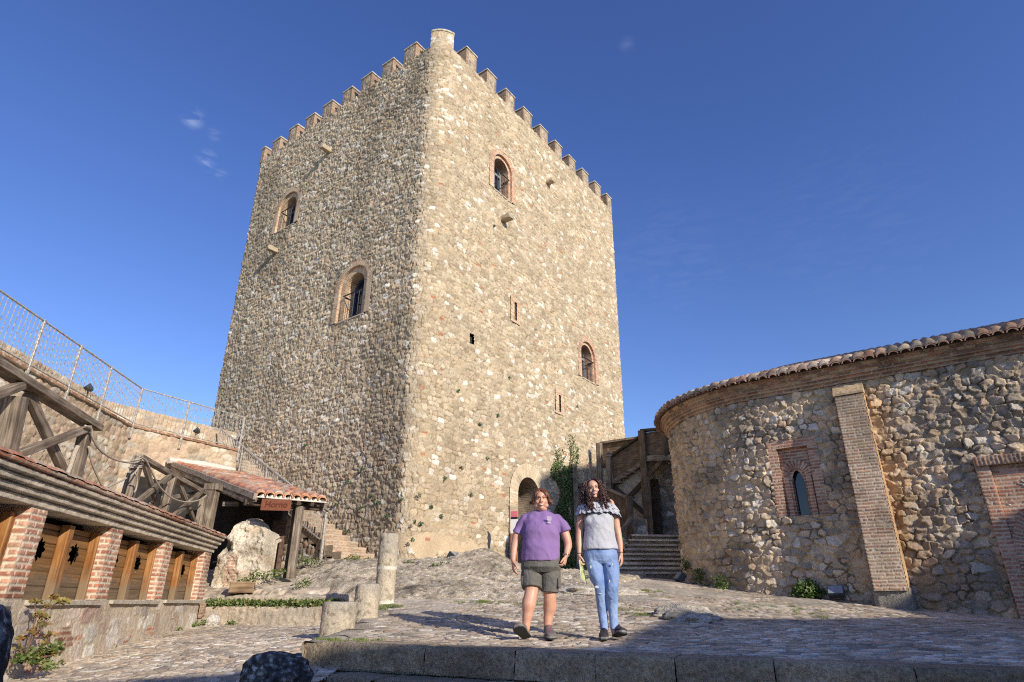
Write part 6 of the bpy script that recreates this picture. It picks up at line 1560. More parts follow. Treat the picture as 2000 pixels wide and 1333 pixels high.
M_SHORTS = mat_cloth('grey_green_cotton', (.16, .154, .138), (.12, .116, .104), 10, bump=.5)
M_JEANS = mat_cloth('light_denim', (.30, .41, .64), (.14, .22, .44), 4.5, bump=.45, nscale=16)
M_TOP = mat_cloth('pale_striped_cotton', (.62, .62, .62), (.52, .53, .55), 12, bump=.4, stripes=(34, (.30, .33, .40), 'X'))
M_RUFF = mat_cloth('striped_ruffle', (.66, .66, .67), (.5, .5, .53), 12, bump=.3, stripes=(30, (.22, .24, .32), 'DIAGONAL'))
M_TEAR = mat_plain('frayed_thread', (.50, .53, .56), .95, var=.15, scale=60)
M_HAIR1 = mat_plain('auburn_hair', (.13, .045, .02), .38, var=.55, scale=40, spec=.6)
M_HAIR2 = mat_plain('dark_brown_hair', (.045, .015, .01), .35, var=.6, scale=40, spec=.6)
M_EYE = mat_plain('dark_eye', (.03, .018, .012), .15, var=.1); M_EYEW = mat_plain('eye_white', (.65, .62, .58), .3, var=.04)
M_TEETH = mat_plain('teeth', (.72, .70, .64), .25, var=.03); M_LIP1 = mat_plain('pink_lips', (.50, .16, .13), .4, var=.1); M_LIP2 = mat_plain('dark_red_lips', (.26, .02, .03), .35, var=.1)
M_SHOE1 = mat_plain('grey_mesh_shoe', (.15, .13, .125), .8, var=.3, scale=60); M_SHOE2 = mat_plain('black_shoe', (.035, .028, .035), .7, var=.3, scale=60)
M_SOLE = mat_plain('shoe_sole', (.03, .03, .032), .7); M_MIDS = mat_plain('midsole', (.2, .19, .18), .6); M_LACE = mat_plain('pink_laces', (.75, .08, .13), .6, var=.1)
M_SILVER = mat_plain('watch_metal', (.55, .55, .55), .25, .9, var=.05); M_LOGO = mat_plain('shirt_print', (.62, .60, .64), .8, var=.05)
M_NAVY = mat_plain('navy_trim', (.03, .035, .08), .8)
class Blob:
    """overlapping closed shapes fused into one continuous skin"""
    def __init__(s): s.mb = MB()
    def loft(s, rings, n=28):
        """rings: (centre, rx, ry[, axis x, axis y]) from one end to the other; rounded ends"""
        R_ = [(Vector(r[0]), r[1], r[2], Vector(r[3]) if len(r) > 3 else Vector((1, 0, 0)), Vector(r[4]) if len(r) > 4 else Vector((0, 1, 0))) for r in rings]
        vs = []; fs = []
        for c, rx, ry, ax, ay in R_:
            for j in range(n):
                t = 2 * math.pi * j / n; ct, st = math.cos(t), math.sin(t)
                vs.append(c + ax * (rx * ct) + ay * (ry * st))
        for i in range(len(R_) - 1):
            for j in range(n): fs.append((i * n + j, i * n + (j + 1) % n, (i + 1) * n + (j + 1) % n, (i + 1) * n + j))
        fs.append(tuple(reversed(range(n)))); fs.append(tuple((len(R_) - 1) * n + j for j in range(n)))
        s.mb.add(vs, fs); return s
    def limb(s, pts, rad, asp=1.0, n=20, ends=True):
        """round tapering limb through points; asp flattens across depth"""
        P = [Vector(p) for p in pts]; Q = []; Rr = []
        for i in range(len(P) - 1):
            a, b, c, d = P[max(i - 1, 0)], P[i], P[i + 1], P[min(i + 2, len(P) - 1)]
            for t in np.linspace(0, 1, 5, endpoint=False):
                Q.append(.5 * ((2 * b) + (c - a) * t + (2 * a - 5 * b + 4 * c - d) * t * t + (3 * b - a - 3 * c + d) * t ** 3)); k = t * t * (3 - 2 * t); Rr.append(rad[i] * (1 - k) + rad[i + 1] * k)
        Q.append(P[-1]); Rr.append(rad[-1])
        if ends:
            d0 = (Q[0] - Q[1]).normalized(); d1 = (Q[-1] - Q[-2]).normalized(); r0, r1 = Rr[0], Rr[-1]
            pre = [(Q[0] + d0 * r0 * math.sin(t), r0 * math.cos(t)) for t in (1.4, 1.05, .7, .35)]; post = [(Q[-1] + d1 * r1 * math.sin(t), r1 * math.cos(t)) for t in (.35, .7, 1.05, 1.4)]
            Q = [p for p, _ in pre] + Q + [p for p, _ in post]; Rr = [r for _, r in pre] + Rr + [r for _, r in post]
        s.mb.tube(Q, Rr, n); return s
    def ball(s, c, r, M=None):
        c = Vector(c); rr = Vector(r) if hasattr(r, '__len__') else Vector((r, r, r)); vs = []; fs = []; a, b = 14, 20
        for i in range(1, a):
            ph = math.pi * i / a
            for j in range(b):
                t = 2 * math.pi * j / b; v = Vector((rr.x * math.sin(ph) * math.cos(t), rr.y * math.sin(ph) * math.sin(t), rr.z * math.cos(ph)))
                vs.append(c + (M @ v if M else v))
        top = Vector((0, 0, rr.z)); vs += [c + (M @ top if M else top), c - (M @ top if M else top)]; nt_ = len(vs)
        for i in range(a - 2):
            for j in range(b): fs.append((i * b + j, (i + 1) * b + j, (i + 1) * b + (j + 1) % b, i * b + (j + 1) % b))
        for j in range(b): fs.append((nt_ - 2, j, (j + 1) % b)); fs.append((nt_ - 1, (a - 2) * b + (j + 1) % b, (a - 2) * b + j))
        s.mb.add(vs, fs); return s
    def build(s, name, mat, parent, vox=.005, smooth=4, wrinkle=0, wscale=9, seed=0, hang=None):
        o = s.mb.build('tmp_' + name, mat, None); 
        r = o.modifiers.new('r', 'REMESH'); r.mode = 'VOXEL'; r.voxel_size = vox; r.use_smooth_shade = True
        sm = o.modifiers.new('s', 'SMOOTH'); sm.factor = .6; sm.iterations = smooth
        dg = bpy.context.evaluated_depsgraph_get(); dg.update(); me = bpy.data.meshes.new_from_object(o.evaluated_get(dg)); old = o.data; bpy.data.objects.remove(o); bpy.data.meshes.remove(old)
        me.name = name
        if wrinkle:
            k = len(me.vertices); co = np.empty(k * 3); me.vertices.foreach_get('co', co); co = co.reshape(-1, 3); nn = np.empty(k * 3); me.vertices.foreach_get('normal', nn); nn = nn.reshape(-1, 3)
            a = co[:, 0] * wscale; b = co[:, 1] * wscale; c = co[:, 2] * wscale
            f = fbm(a + .4 * c + seed, c * .55 + b * .5 + 20, 77 + seed, 3); rdg = 1 - np.abs(2 * f - 1)
            co += nn * ((rdg - .7) * wrinkle)[:, None]; me.vertices.foreach_set('co', co.ravel())
        me.polygons.foreach_set('use_smooth', np.full(len(me.polygons), True)); me.update()
        me.materials.clear(); me.materials.append(mat)
        n = bpy.data.objects.new(name, me); COL.objects.link(n); return adopt(n, parent)
def hand(B, wrist, d, w, n, curl=(.25, .35, .3), s=1.0, thumb=.6, spread=.0):
    """palm, four jointed fingers of unequal length, thumb from the side of the palm"""
    W = Vector(wrist); d = Vector(d).normalized(); w = Vector(w); w = (w - d * w.dot(d)).normalized(); n = Vector(n); n = (n - d * n.dot(d) - w * n.dot(w)).normalized()
    rings = []
    for t, rx, ry in ((-.02, .022, .017), (.0, .024, .017), (.03, .034, .017), (.06, .039, .015), (.085, .039, .012), (.094, .033, .008)):
        rings.append((W + d * t * s, rx * s, ry * s, w, n))
    B.loft(rings, 20)
    for i, (off, L, r) in enumerate(((-.029, .062, .0085), (-.0095, .074, .009), (.0105, .08, .0092), (.030, .072, .009))):
        p = W + d * (.082 - abs(off) * .12) * s + w * off * s; dd = (d + w * (off * spread)).normalized(); pts = [p]; a = 0
        for k, f_ in enumerate((.45, .32, .23)):
            a += curl[k] * (1 + .15 * (3 - i)); q = dd * math.cos(a) + n * math.sin(a); p = p + q * L * f_ * s; pts.append(p)
        B.limb(pts, [r * s, r * .95 * s, r * .9 * s, r * .75 * s], n=10)
    p = W + d * .02 * s + w * .022 * s; q1 = (d * .62 + w * .62 + n * .35 * thumb).normalized(); q2 = (d * .85 + w * .25 + n * .45 * thumb).normalized()
    B.limb([p, p + q1 * .036 * s, p + q1 * .036 * s + q2 * .028 * s, p + q1 * .036 * s + q2 * .05 * s], [.015 * s, .0115 * s, .0105 * s, .0085 * s], n=10)
def head_parts(B, H, C, s, chub):
    """H maps head space (x right, y back, z up) to the world"""
    f = lambda x, y, z: C + H @ Vector((x, y, z)) * s
    B.ball(f(0, .018, .035), (.075 * s, .094 * s, .082 * s), H); B.ball(f(0, -.018, -.022), ((.062 + .013 * chub) * s, .074 * s, .078 * s), H)
    B.ball(f(0, -.03, .045), (.06 * s, .06 * s, .05 * s), H)
    for q in (-1, 1):
        B.ball(f(q * .037, -.058, -.022), ((.026 + .004 * chub) * s, .026 * s, .024 * s), H); B.ball(f(q * (.074 + .003 * chub), .012, .0), (.009 * s, .018 * s, .03 * s), H)
        B.ball(f(q * .04, -.03, -.062), ((.028 + .013 * chub) * s, .035 * s, .03 * s), H)
    B.limb([f(0, -.084, .022), f(0, -.097, .002), f(0, -.105, -.014)], [.008 * s, .01 * s, .0135 * s], n=12); B.ball(f(-.011, -.094, -.017), .0085 * s); B.ball(f(.011, -.094, -.017), .0085 * s)
    B.ball(f(0, -.072, -.088), (.026 * s, .02 * s, .018 * s), H); B.limb([f(-.042, -.076, .034), f(0, -.086, .036), f(.042, -.076, .034)], [.009 * s] * 3, n=10)
    if chub: B.ball(f(0, -.03, -.098), (.05 * s, .05 * s, .028 * s), H)
def face_bits(P, H, C, s, lip, browm, squint):
    f = lambda x, y, z: C + H @ Vector((x, y, z)) * s
    for q in (-1, 1):
        m = Blob(); m.ball(f(q * .029, -.077, .014), (.0125 * s, .010 * s, .0062 * s * squint), H); m.mb.build('eye', M_EYEW, P, smooth=True)
        m = Blob(); m.ball(f(q * .029, -.0835, .014), (.0062 * s, .0045 * s, .0058 * s * squint), H); m.mb.build('iris', M_EYE, P, smooth=True)
        m = MB(); m.tube([f(q * .014, -.084, .019), f(q * .024, -.0875, .0225), f(q * .034, -.0855, .0215), f(q * .044, -.078, .016)], [.0012 * s, .0022 * s, .0022 * s, .001 * s], 6); m.build('eyelash', M_EYE, P)
        m = MB(); m.tube([f(q * .013, -.089, .034), f(q * .026, -.091, .040), f(q * .037, -.087, .040), f(q * .048, -.077, .033)], [.003 * s, .0036 * s, .003 * s, .0012 * s], 6); m.build('eyebrow', browm, P)
    pts = [(-.036, -.073, -.036), (-.02, -.0895, -.049), (0, -.0955, -.053), (.02, -.0895, -.049), (.036, -.073, -.036)]
    m = MB(); m.tube([f(x, y, z) for x, y, z in pts], [.001 * s, .0072 * s, .009 * s, .0072 * s, .001 * s], 8); m.build('teeth', M_TEETH, P, smooth=True)
    m = MB(); m.tube([f(x, y - .003, z + .0075 - abs(x) * .12) for x, y, z in pts], [.0015 * s, .0033 * s, .0036 * s, .0033 * s, .0015 * s], 8)
    m.tube([f(x, y - .004, z - .0085 + abs(x) * .2) for x, y, z in pts], [.0015 * s, .004 * s, .0052 * s, .004 * s, .0015 * s], 8); m.build('lips', lip, P, smooth=True)
def strand(m, pts, r, n=5):
    P = [Vector(p) for p in pts]; Q = []
    for i in range(len(P) - 1):
        a, b, c, d = P[max(i - 1, 0)], P[i], P[i + 1], P[min(i + 2, len(P) - 1)]
        for t in np.linspace(0, 1, 4, endpoint=False): Q.append(.5 * ((2 * b) + (c - a) * t + (2 * a - 5 * b + 4 * c - d) * t * t + (3 * b - a - 3 * c + d) * t ** 3))
    Q.append(P[-1]); k = len(Q); m.tube(Q, [r * (1 - .75 * (i / (k - 1)) ** 3) for i in range(k)], n, caps=False)
def shoe(P, heel, toe, up, mat, lace, s=1.0, label=None, w=.052, hs=1.2):
    """running shoe: upper, midsole, sole, laces; heel and toe are points on the ground line"""
    h = Vector(heel); t = Vector(toe); d = (t - h).normalized(); L = (t - h).length; up = Vector(up); sd_ = d.cross(up).normalized(); up = sd_.cross(d)
    prof = [(0, .030, .075), (.06, .035, .088), (.2, .036, .092), (.34, .037, .080), (.5, .041, .060), (.66, .047, .05), (.82, .046, .042), (.93, .038, .036), (1.0, .022, .026)]
    prof = [(a, x, hh * hs) for a, x, hh in prof]
    B = Blob(); B.loft([(h + d * (L * a) + up * (hh / 2 + .014), x * s * w / .048, hh / 2, sd_, up) for a, x, hh in prof], 24)
    B.loft([(h + d * (L * .1) + up * .07, .034 * s, .036 * s, sd_, d), (h + d * (L * .12) + up * .115, .037 * s, .042 * s, sd_, d)], 20)
    o = B.build('shoe', mat, P, .005, 3)
    for nm, z0, z1, g, mt in (('sole', 0, .014, 1.04, M_SOLE), ('midsole', .012, .03, 1.02, M_MIDS)):
        m = MB(); out = []
        for a, x, hh in prof: out.append((a, x * g * s * w / .048))
        poly = [h + d * (L * a) + sd_ * x + up * z0 for a, x in out] + [h + d * (L * a) - sd_ * x + up * z0 for a, x in reversed(out)]
        m.prism(poly, up * (z1 - z0)); q = m.build(nm, mt, None); adopt(q, o)
    m = MB()
    for k in range(5):
        a = .36 + k * .07; hh = np.interp(a, [p[0] for p in prof], [p[2] for p in prof]) + .016; c = h + d * (L * a) + up * hh
        m.tube([c - sd_ * .012 + d * .006 - up * .003, c + up * .002, c + sd_ * .012 - d * .006 - up * .003], .0018, 5)
    q = m.build('laces', lace, None); adopt(q, o); return o

def woman_purple():
    Y0 = 7.05
    def J(u, v, dy=0.0): return at(u, v, Y0 + dy)
    base = J(1050, 1248); P = root('person', 'woman in a purple t-shirt and grey shorts striding forward with auburn hair', 'person', base)
    k = (J(1100, 1100) - J(1000, 1100)).x / 100          # metres per pixel
    up = Vector((0, 0, 1))
    B = Blob(); C = J(1056.5, 977, -.03); H = Matrix.Rotation(R(-3), 3, 'Y') @ Matrix.Rotation(R(6), 3, 'X'); s = 1.0
    head_parts(B, H, C, s, 1)
    B.limb([J(1057, 985, .03), J(1057.5, 1004, .04)], [.062, .068])
    B.loft([(J(1057, 1003, .03), .10, .08), (J(1057, 1014, .03), .15, .09), (J(1057, 1030, .02), .175, .12), (J(1057, 1060, .0), .18, .13), (J(1057, 1088, .0), .165, .12), (J(1057, 1102, .0), .13, .09)])
    B.limb([J(1027, 1014, .03), J(1012, 1040, .04), J(1005.5, 1066, .03), J(1003, 1082, .0), J(1002.5, 1094, -.02)], [.048, .050, .044, .036, .028])
    B.limb([J(1089, 1014, .03), J(1102, 1038, .03), J(1109.5, 1062, .0), J(1108, 1076, -.04), J(1106, 1085, -.06)], [.048, .050, .044, .035, .028])
    hand(B, J(1002.3, 1096, -.02), (.06, -.1, -1), (.35, -1, 0), (1, .3, .0), curl=(.3, .4, .35), s=1.02)
    hand(B, J(1105.5, 1087, -.06), (-.28, -.15, -1), (-.4, -1, 0), (-1, .5, 0), curl=(.6, .8, .5), s=1.0)
    # legs: her right leg (left in the picture) swings forward, heel down
    B.limb([J(1042, 1096, 0), J(1040, 1122, 0), J(1038.5, 1148, -.05), J(1037, 1160, -.08), J(1033, 1180, -.09), J(1030.5, 1200, -.09), J(1028, 1219, -.09), J(1027, 1228, -.09)], [.07, .08, .074, .070, .076, .056, .044, .041])
    B.limb([J(1071, 1096, .01), J(1073, 1122, 0.02), J(1073.5, 1153, .02), J(1073.5, 1166, .02), J(1074, 1186, .06), J(1071, 1206, .07), J(1069.5, 1224, .07), J(1069, 1232, .07)], [.07, .08, .072, .067, .072, .052, .041, .038])
    B.build('body', SK1, P, .0045, 3)
    face_bits(P, H, C, s, M_LIP1, M_HAIR1, .62)
    # hair: layered bob brushed back, flicked out at the ends
    m = MB(); random.seed(3); f = lambda x, y, z: C + H @ Vector((x, y, z)) * s
    for i in range(330):
        a = random.uniform(0, 2 * math.pi); sx, sy = math.sin(a), math.cos(a)          # sy>0 back
        face = sy < -.55
        r1 = random.uniform(.96, 1.1); part = random.uniform(-.01, .02)
        x1, y1 = sx * .085 * r1, sy * .1 * r1 + .02
        p0 = (part + sx * .02, .0 + sy * .03, .122 * random.uniform(.98, 1.03)); p1 = (x1 * .72, y1 * .75, .1); p2 = (x1 * 1.03, y1 * 1.0, .045)
        if face:
            if abs(sx) < .2: continue
            side = 1 if sx > 0 else -1
            p2 = (side * .062, -.078, .06 + random.uniform(-.01, .01)); p3 = (side * (.083 + random.uniform(-.004, .006)), -.05, .02); p4 = (side * (.088 + random.uniform(-.004, .012)), -.035, -.02 - random.uniform(0, .02))
        else:
            ln = random.uniform(-.05, -.005); p3 = (x1 * 1.12, y1 * 1.05, .0); p4 = (x1 * (1.25 + random.uniform(0, .4)), y1 * (1.08 + random.uniform(0, .12)), ln)
        strand(m, [f(*p0), f(*p1), f(*p2), f(*p3), f(*p4)], random.uniform(.005, .009))
    bl = Blob(); bl.ball(f(0, .03, .042), (.083 * s, .092 * s, .083 * s), H); bl.ball(f(0, .045, -.01), (.082 * s, .07 * s, .06 * s), H); n0 = len(m.v); m.add(bl.mb.v, bl.mb.f)
    m.build('hair', M_HAIR1, P, smooth=True)
    # t-shirt
    T = Blob(); rg = []
    for v, uL, uR, ry, dy in ((998.5, 1043, 1072, .07, .04), (1001, 1036, 1079, .095, .035), (1004, 1031, 1083, .11, .03), (1009, 1025, 1089, .118, .03), (1018, 1019, 1095, .135, .015), (1030, 1020, 1094, .165, -.01), (1042, 1021, 1093, .17, -.02), (1056, 1021.5, 1092, .168, -.02), (1070, 1020.5, 1092.5, .172, -.03), (1084, 1019.5, 1093.5, .172, -.03), (1093, 1019.5, 1093.5, .168, -.03), (1096, 1020, 1093, .165, -.03)):
        c = J((uL + uR) / 2, v, dy); rg.append((c, (uR - uL) / 2 * k, ry))
    T.loft(rg, 40)
    T.limb([J(1042, 1014, .03), J(1029, 1017, .03), J(1018, 1030, .035), J(1011, 1044, .035)], [.06, .068, .07, .072], ends=False); T.limb([J(1074, 1014, .03), J(1087, 1017, .03), J(1097, 1029, .03), J(1104, 1040, .02)], [.06, .068, .07, .07], ends=False); T.ball(J(1028, 1016, .03), .064); T.ball(J(1088, 1016, .03), .064)
    T.ball(J(1040, 1036, -.085), (.09, .055, .085)); T.ball(J(1074, 1036, -.085), (.09, .055, .085))
    T.build('t_shirt', M_PURPLE, P, .006, 5, wrinkle=.034, wscale=6, seed=3)
    m = MB(); cc = J(1057.3, 1001, .03); m.tube([cc + Vector((.078 * math.cos(t), .062 * math.sin(t), .012 - .02 * max(0, -math.sin(t)) + .004)) for t in np.linspace(0, 2 * math.pi, 30)], .007, 6, caps=False); m.build('collar', M_PURPLE, P, smooth=True)
    # printed crest on the chest
    m = MB(); o = J(1072.5, 1014, -.185)
    sh = [(-.022, .022), (.022, .022), (.022, -.006), (.012, -.02), (0, -.026), (-.012, -.02), (-.022, -.006)]
    def ring_(pl, q, th): 
        for a, b in zip(pl, pl[1:] + pl[:1]): m.tube([o + Vector((a[0] * q, 0, a[1] * q)), o + Vector((b[0] * q, 0, b[1] * q))], th, 5)
    ring_(sh, 1, .003); m.tube([o + Vector((-.02, 0, .004)), o + Vector((.02, 0, .004))], .002, 5); m.tube([o + Vector((0, 0, .02)), o + Vector((0, 0, -.022))], .002, 5)
    for x, z in ((-.01, .013), (.01, .013), (-.009, -.007), (.009, -.007)): m.box(o + Vector((x, 0, z)), (.009, .006, .008))
    for z in (-.036, -.043): m.box(o + Vector((0, 0, z)), (.044, .006, .004))
    m.build('printed_crest', M_LOGO, P)
    # shorts
    S = Blob(); rg = []
    for v, uL, uR, ry in ((1089, 1020, 1093, .155), (1096, 1018.5, 1094, .162), (1108, 1017.5, 1094.5, .165), (1113, 1018, 1094, .135), (1118, 1021, 1091, .11)):
        rg.append((J((uL + uR) / 2, v, -.02), (uR - uL) / 2 * k, ry))
    S.loft(rg, 36)
    S.limb([J(1038, 1108, -.01), J(1037.5, 1122, -.02), J(1038, 1136, -.04), J(1038.3, 1149, -.06)], [.10, .112, .108, .104], ends=False); S.limb([J(1074, 1108, .0), J(1075, 1122, .0), J(1074.3, 1138, .0), J(1073.5, 1157, .0)], [.10, .112, .104, .096], ends=False)
    S.build('shorts', M_SHORTS, P, .006, 3, wrinkle=.014, wscale=8, seed=9)
    for (u, v, sx) in ((1023.5, 1135, -1), (1088.5, 1139, 1)):
        m = MB(); c = J(u, v, -.05); m.box(c, (.04, .1, .1), .5 * sx); q = m.build('cargo_pocket', M_SHORTS, P, bevel=.012)
    # shoes
    zf = J(1050, 1248).z
    g0 = lambda x, y: gz(x, y) + .012
    h = J(1030, 1242, -.07); h.z = g0(h.x, h.y) + .0; t = h + Vector((-.11, -.26, .11)); shoe(P, h, t, (-.35, 0, 1), M_SHOE1, M_LACE, hs=1.3, s=1.18)
    h = J(1069.5, 1240, .10); h.z = g0(h.x, h.y); t = h + Vector((.035, -.25, -.0)); t.z = g0(t.x, t.y); shoe(P, h, t, (0, 0, 1), M_SHOE1, M_LACE, hs=1.3, s=1.18)
    # watch
    w = J(1106.3, 1084, -.058); m = MB(); d = Vector((.12, .2, 1)).normalized(); a = d.orthogonal().normalized(); b = d.cross(a)
    m.tube([w + (a * math.cos(t) + b * math.sin(t)) * .031 for t in np.linspace(0, 2 * math.pi, 20)], .007, 6, caps=False); m.build('watch', M_SILVER, P, smooth=True)
woman_purple()

def woman_curly():
    Y0 = 7.0
    def J(u, v, dy=0.0): return at(u, v, Y0 + dy)
    P = root('person', 'young woman with long dark curls in a ruffled pale top and light blue jeans', 'person', J(1188, 1250))
    k = (J(1200, 1100) - J(1100, 1100)).x / 100
    B = Blob(); C = J(1158.3, 956, -.02); H = Matrix.Rotation(R(-8), 3, 'Y') @ Matrix.Rotation(R(6), 3, 'X') ; s = .93
    head_parts(B, H, C, s, 0)
    B.limb([J(1160, 962, .03), J(1163, 984, .04)], [.05, .054])
    B.loft([(J(1164, 980, .04), .07, .06), (J(1165, 986, .04), .145, .085), (J(1167, 996, .03), .165, .1), (J(1168, 1015, .02), .15, .11), (J(1169, 1045, .02), .14, .1), (J(1172, 1072, .02), .14, .10), (J(1173, 1094, .02), .12, .08)])
    B.limb([J(1164, 1088, .02), J(1171, 1146, -.015), J(1175.5, 1180, .02), J(1180, 1228, .0)], [.05, .04, .035, .034]); B.limb([J(1188, 1088, .02), J(1195, 1146, -.055), J(1196.5, 1180, -.03), J(1200, 1224, -.03)], [.05, .04, .035, .034])
    B.limb([J(1139, 993, .04), J(1133.5, 1020, .05), J(1131.5, 1044, .05), J(1131.5, 1062, .02), J(1131.5, 1082, -.01)], [.046, .041, .035, .031, .021])
    B.limb([J(1191, 984, .04), J(1200.5, 1008, .05), J(1206.5, 1036, .05), J(1210.5, 1056, .03), J(1213, 1080, .0)], [.05, .042, .036, .031, .021])
    hand(B, J(1130.5, 1084, -.01), (.02, -.08, -1), (.3, -1, 0), (1, .3, 0), curl=(.45, .9, .6), s=.93, thumb=1.0)
    hand(B, J(1213.3, 1082, .0), (.02, -.06, -1), (-.45, -1, 0), (-1, .45, 0), curl=(.25, .35, .3), s=.95)
    B.limb([J(1180, 1226, -.0), J(1179.5, 1238, -.0)], [.036, .034]); B.limb([J(1200, 1222, -.03), J(1200, 1234, -.03)], [.036, .034])
    B.build('body', SK2, P, .0045, 3)
    face_bits(P, H, C, s, M_LIP2, M_HAIR2, .85)
    # long curls
    m = MB(); random.seed(12); f = lambda x, y, z: C + H @ Vector((x, y, z)) * s
    for i in range(300):
        a = random.uniform(-2.25, 2.25); sx, sy = math.sin(a), math.cos(a)              # sy>0 is the back; front left open
        top = Vector((.012 + sx * .02, .0, .122)); r = random.uniform(1.0, 1.42)
        front = abs(a) > 1.45
        if front: mid = Vector((sx * .088 * r + .0, -.03 * random.random() - .012, .03)); 
        else: mid = Vector((sx * .094 * r, sy * .1 * r + .015, .03))
        ln = random.uniform(.2, .345) if abs(a) > .8 else random.uniform(.25, .36)
        endx = mid.x * random.uniform(1.15, 1.6) + random.uniform(-.02, .02); ey = mid.y + (-.055 if front else .01) + random.uniform(-.02, .02)
        n = 34; pts = []; ph = random.random() * 6.28; cr = random.uniform(.007, .014); turns = random.uniform(4.5, 7)
        for j in range(n):
            t = j / (n - 1)
            if t < .25: q = top.lerp(Vector((mid.x * .8, mid.y * .8, .1)), t / .25)
            elif t < .45: q = Vector((mid.x * .8, mid.y * .8, .1)).lerp(mid, (t - .25) / .2)
            else: w = (t - .45) / .55; q = Vector((mid.x + (endx - mid.x) * w ** .8, mid.y + (ey - mid.y) * w, .03 - ln * w))
            e = cr * min(1, max(0, (t - .15) * 3)); q = q + Vector((math.cos(ph + t * turns * 6.28) * e, math.sin(ph + t * turns * 6.28) * e, 0)); pts.append(f(*q))
        m.tube(pts, [.0048 * (1 - .6 * (j / n) ** 4) for j in range(n)], 4, caps=False)
    for i in range(46):
        sg = random.choice((-1, 1)); x0 = sg * random.uniform(.072, .1); pts = []; ph = random.random() * 6.28; cr = random.uniform(.007, .012); ex_ = sg * random.uniform(.035, .12); ln = random.uniform(.24, .33)
        for j in range(32):
            t = j / 31; q = Vector((x0 + (ex_ - x0) * t, -.03 - .105 * min(1, t * 1.5), .06 - ln * t)); e = cr * min(1, t * 4); pts.append(f(q.x + math.cos(ph + t * 32) * e, q.y + math.sin(ph + t * 32) * e, q.z))
        m.tube(pts, .0045, 4, caps=False)
    bl = Blob(); bl.ball(f(0, .03, .045), (.083 * s, .092 * s, .08 * s), H); bl.ball(f(0, .05, -.04), (.085 * s, .06 * s, .11 * s), H); m.add(bl.mb.v, bl.mb.f)
    m.build('hair', M_HAIR2, P, smooth=True)
    # top
    T = Blob(); rg = []
    for v, uL, uR, ry, dy in ((990, 1144, 1188, .1, .03), (996, 1140, 1194, .11, .025), (1008, 1140, 1199, .125, .01), (1022, 1141.5, 1199, .135, .0), (1036, 1142, 1200, .13, .0), (1050, 1140.5, 1202, .13, .0), (1062, 1139.5, 1205, .135, .0), (1072, 1138.5, 1207.5, .14, .0), (1074, 1139, 1207, .138, .0)):
        rg.append((J((uL + uR) / 2, v, dy), (uR - uL) / 2 * k, ry))
    T.loft(rg, 40); T.ball(J(1156, 1018, -.06), (.075, .045, .07)); T.ball(J(1183, 1018, -.06), (.075, .045, .07))
    T.build('blouse', M_TOP, P, .006, 5, wrinkle=.018, wscale=8, seed=5)
    # ruffle worn off the shoulders, two tiers
    for tier, (z0, z1, r0, r1, mt) in enumerate(((.0, -.10, 1.0, 1.2, M_RUFF), (.01, -.045, 1.01, 1.12, M_RUFF))):
        th, t = np.meshgrid(np.linspace(0, 2 * math.pi, 260), np.linspace(0, 1, 12))
        c0 = A3(J(1167.5, 987, .03)); rx = .205; ry = .125
        wv = .009 * np.sin(th * 23 + tier) * t + .006 * np.sin(th * 41 + 2) * t
        g = r0 + (r1 - r0) * t ** .8
        X = c0[0] + (rx * g + wv) * np.cos(th); Y = c0[1] + (ry * g + wv) * np.sin(th) - .01
        Z = c0[2] + z0 + (z1 - z0) * t + .006 * np.cos(th * 23) * t - .03 * sst(np.cos(th), .5, 1) - .012 * sst(-np.cos(th), .5, 1) + .006 * np.sin(th * 9)
        Pn = np.stack([X, Y, Z], -1); C_ = np.ones(Pn.shape) * .6
        o = grid_mesh('ruffle', Pn, C_, mt, P); sd_ = o.modifiers.new('s', 'SOLIDIFY'); sd_.thickness = .004
        if tier == 0:
            m = MB(); m.tube([tuple(q) for q in Pn[-1][::2]], .0035, 5, caps=False); m.build('ruffle_hem', M_NAVY, P)
    # jeans
    S = Blob(); rg = []
    for v, uL, uR, ry in ((1066, 1143, 1202, .115), (1074, 1141, 1205, .122), (1086, 1141, 1207.5, .13), (1096, 1142.5, 1208.5, .112), (1102, 1147, 1204, .085)):
        rg.append((J((uL + uR) / 2, v, .01), (uR - uL) / 2 * k, ry))
    S.loft(rg, 36)
    S.limb([J(1160, 1098, .01), J(1164.5, 1122, -.01), J(1171.5, 1146, -.02), J(1173.5, 1158, -.01), J(1175.5, 1180, .02), J(1178, 1203, .02), J(1180.5, 1232, .0)], [.097, .082, .064, .058, .056, .048, .042], ends=False)
    S.limb([J(1192.5, 1100, .01), J(1194.5, 1122, -.03), J(1195.5, 1145, -.06), J(1195.8, 1156, -.06), J(1196.5, 1180, -.03), J(1198, 1203, -.02), J(1200.3, 1230, -.03)], [.095, .082, .066, .060, .057, .048, .042], ends=False)
    S.build('jeans', M_JEANS, P, .006, 3, wrinkle=.014, wscale=11, seed=11)
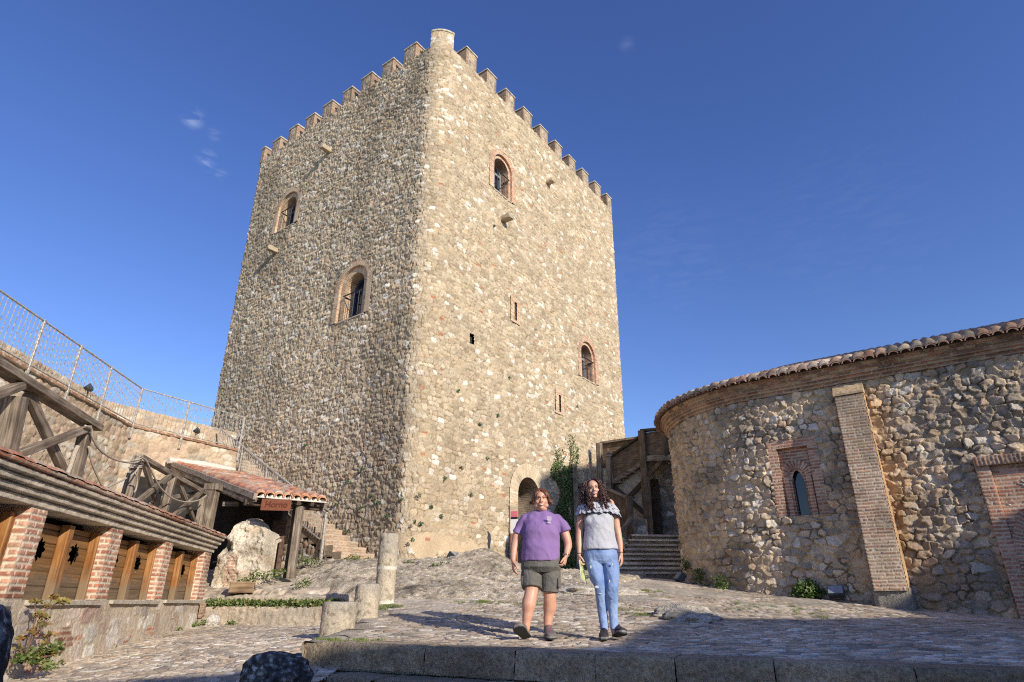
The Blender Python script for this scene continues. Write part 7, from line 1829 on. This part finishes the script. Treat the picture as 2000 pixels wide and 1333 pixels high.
    for (u, v, w, h, dy) in ((1153.5, 1108, .018, .045, -.098), (1195.5, 1103, .014, .035, -.13), (1190.5, 1137, .018, .05, -.115), (1166, 1147, .045, .035, -.088), (1172, 1160, .03, .012, -.08)):
        b_ = Blob(); b_.ball(J(u, v, dy + .008), (w * .6, .006, h * .4)); b_.mb.build('frayed_tear', M_TEAR, P, smooth=True)
    g0 = lambda x, y: gz(x, y) + .012
    h = J(1180.5, 1240, .06); h.z = g0(h.x, h.y); t = h + Vector((-.045, -.245, 0)); t.z = g0(t.x, t.y); shoe(P, h, t, (0, 0, 1), M_SHOE2, M_SHOE2)
    h = J(1201, 1238, .02); h.z = g0(h.x, h.y) + .01; t = h + Vector((.055, -.235, .045)); shoe(P, h, t, (.15, 0, 1), M_SHOE2, M_SHOE2)
    w = J(1131.6, 1081, -.01); m = MB(); m.tube([w + Vector((.0245 * math.cos(t), .0245 * math.sin(t), 0)) for t in np.linspace(0, 2 * math.pi, 18)], .004, 5, caps=False); m.build('bracelet', M_NAVY, P)
    w = J(1212.8, 1079, .0); m = MB(); m.tube([w + Vector((.0245 * math.cos(t), .0245 * math.sin(t), 0)) for t in np.linspace(0, 2 * math.pi, 18)], .003, 5, caps=False); m.build('bracelet', M_NAVY, P)
    # folded brochure in her right hand
    Bk = root('brochure', 'folded green and white leaflet held low by the woman with curls', 'leaflet', J(1136, 1118, -.03))
    q = [J(1131, 1094, -.055), J(1137, 1098, .03), J(1145.5, 1141, .03), J(1134.5, 1130, -.06)]
    q2 = [p + Vector((.006, .0, 0)) for p in q]
    m = MB(); m.prism(q, (.004, 0, 0)); m.build('cover', M_WHITEP, Bk)
    m = MB(); q3 = [a.lerp((q[0] + q[2]) / 2, .12) + Vector((.0045, -.001, 0)) for a in q]; m.prism(q3, (.002, 0, 0)); m.build('printed_panel', M_GREENP, Bk)
M_WHITEP = mat_plain('leaflet_paper', (.6, .62, .58), .6, var=.05); M_GREENP = mat_plain('leaflet_green', (.42, .5, .2), .6, var=.3, scale=25)
woman_curly()
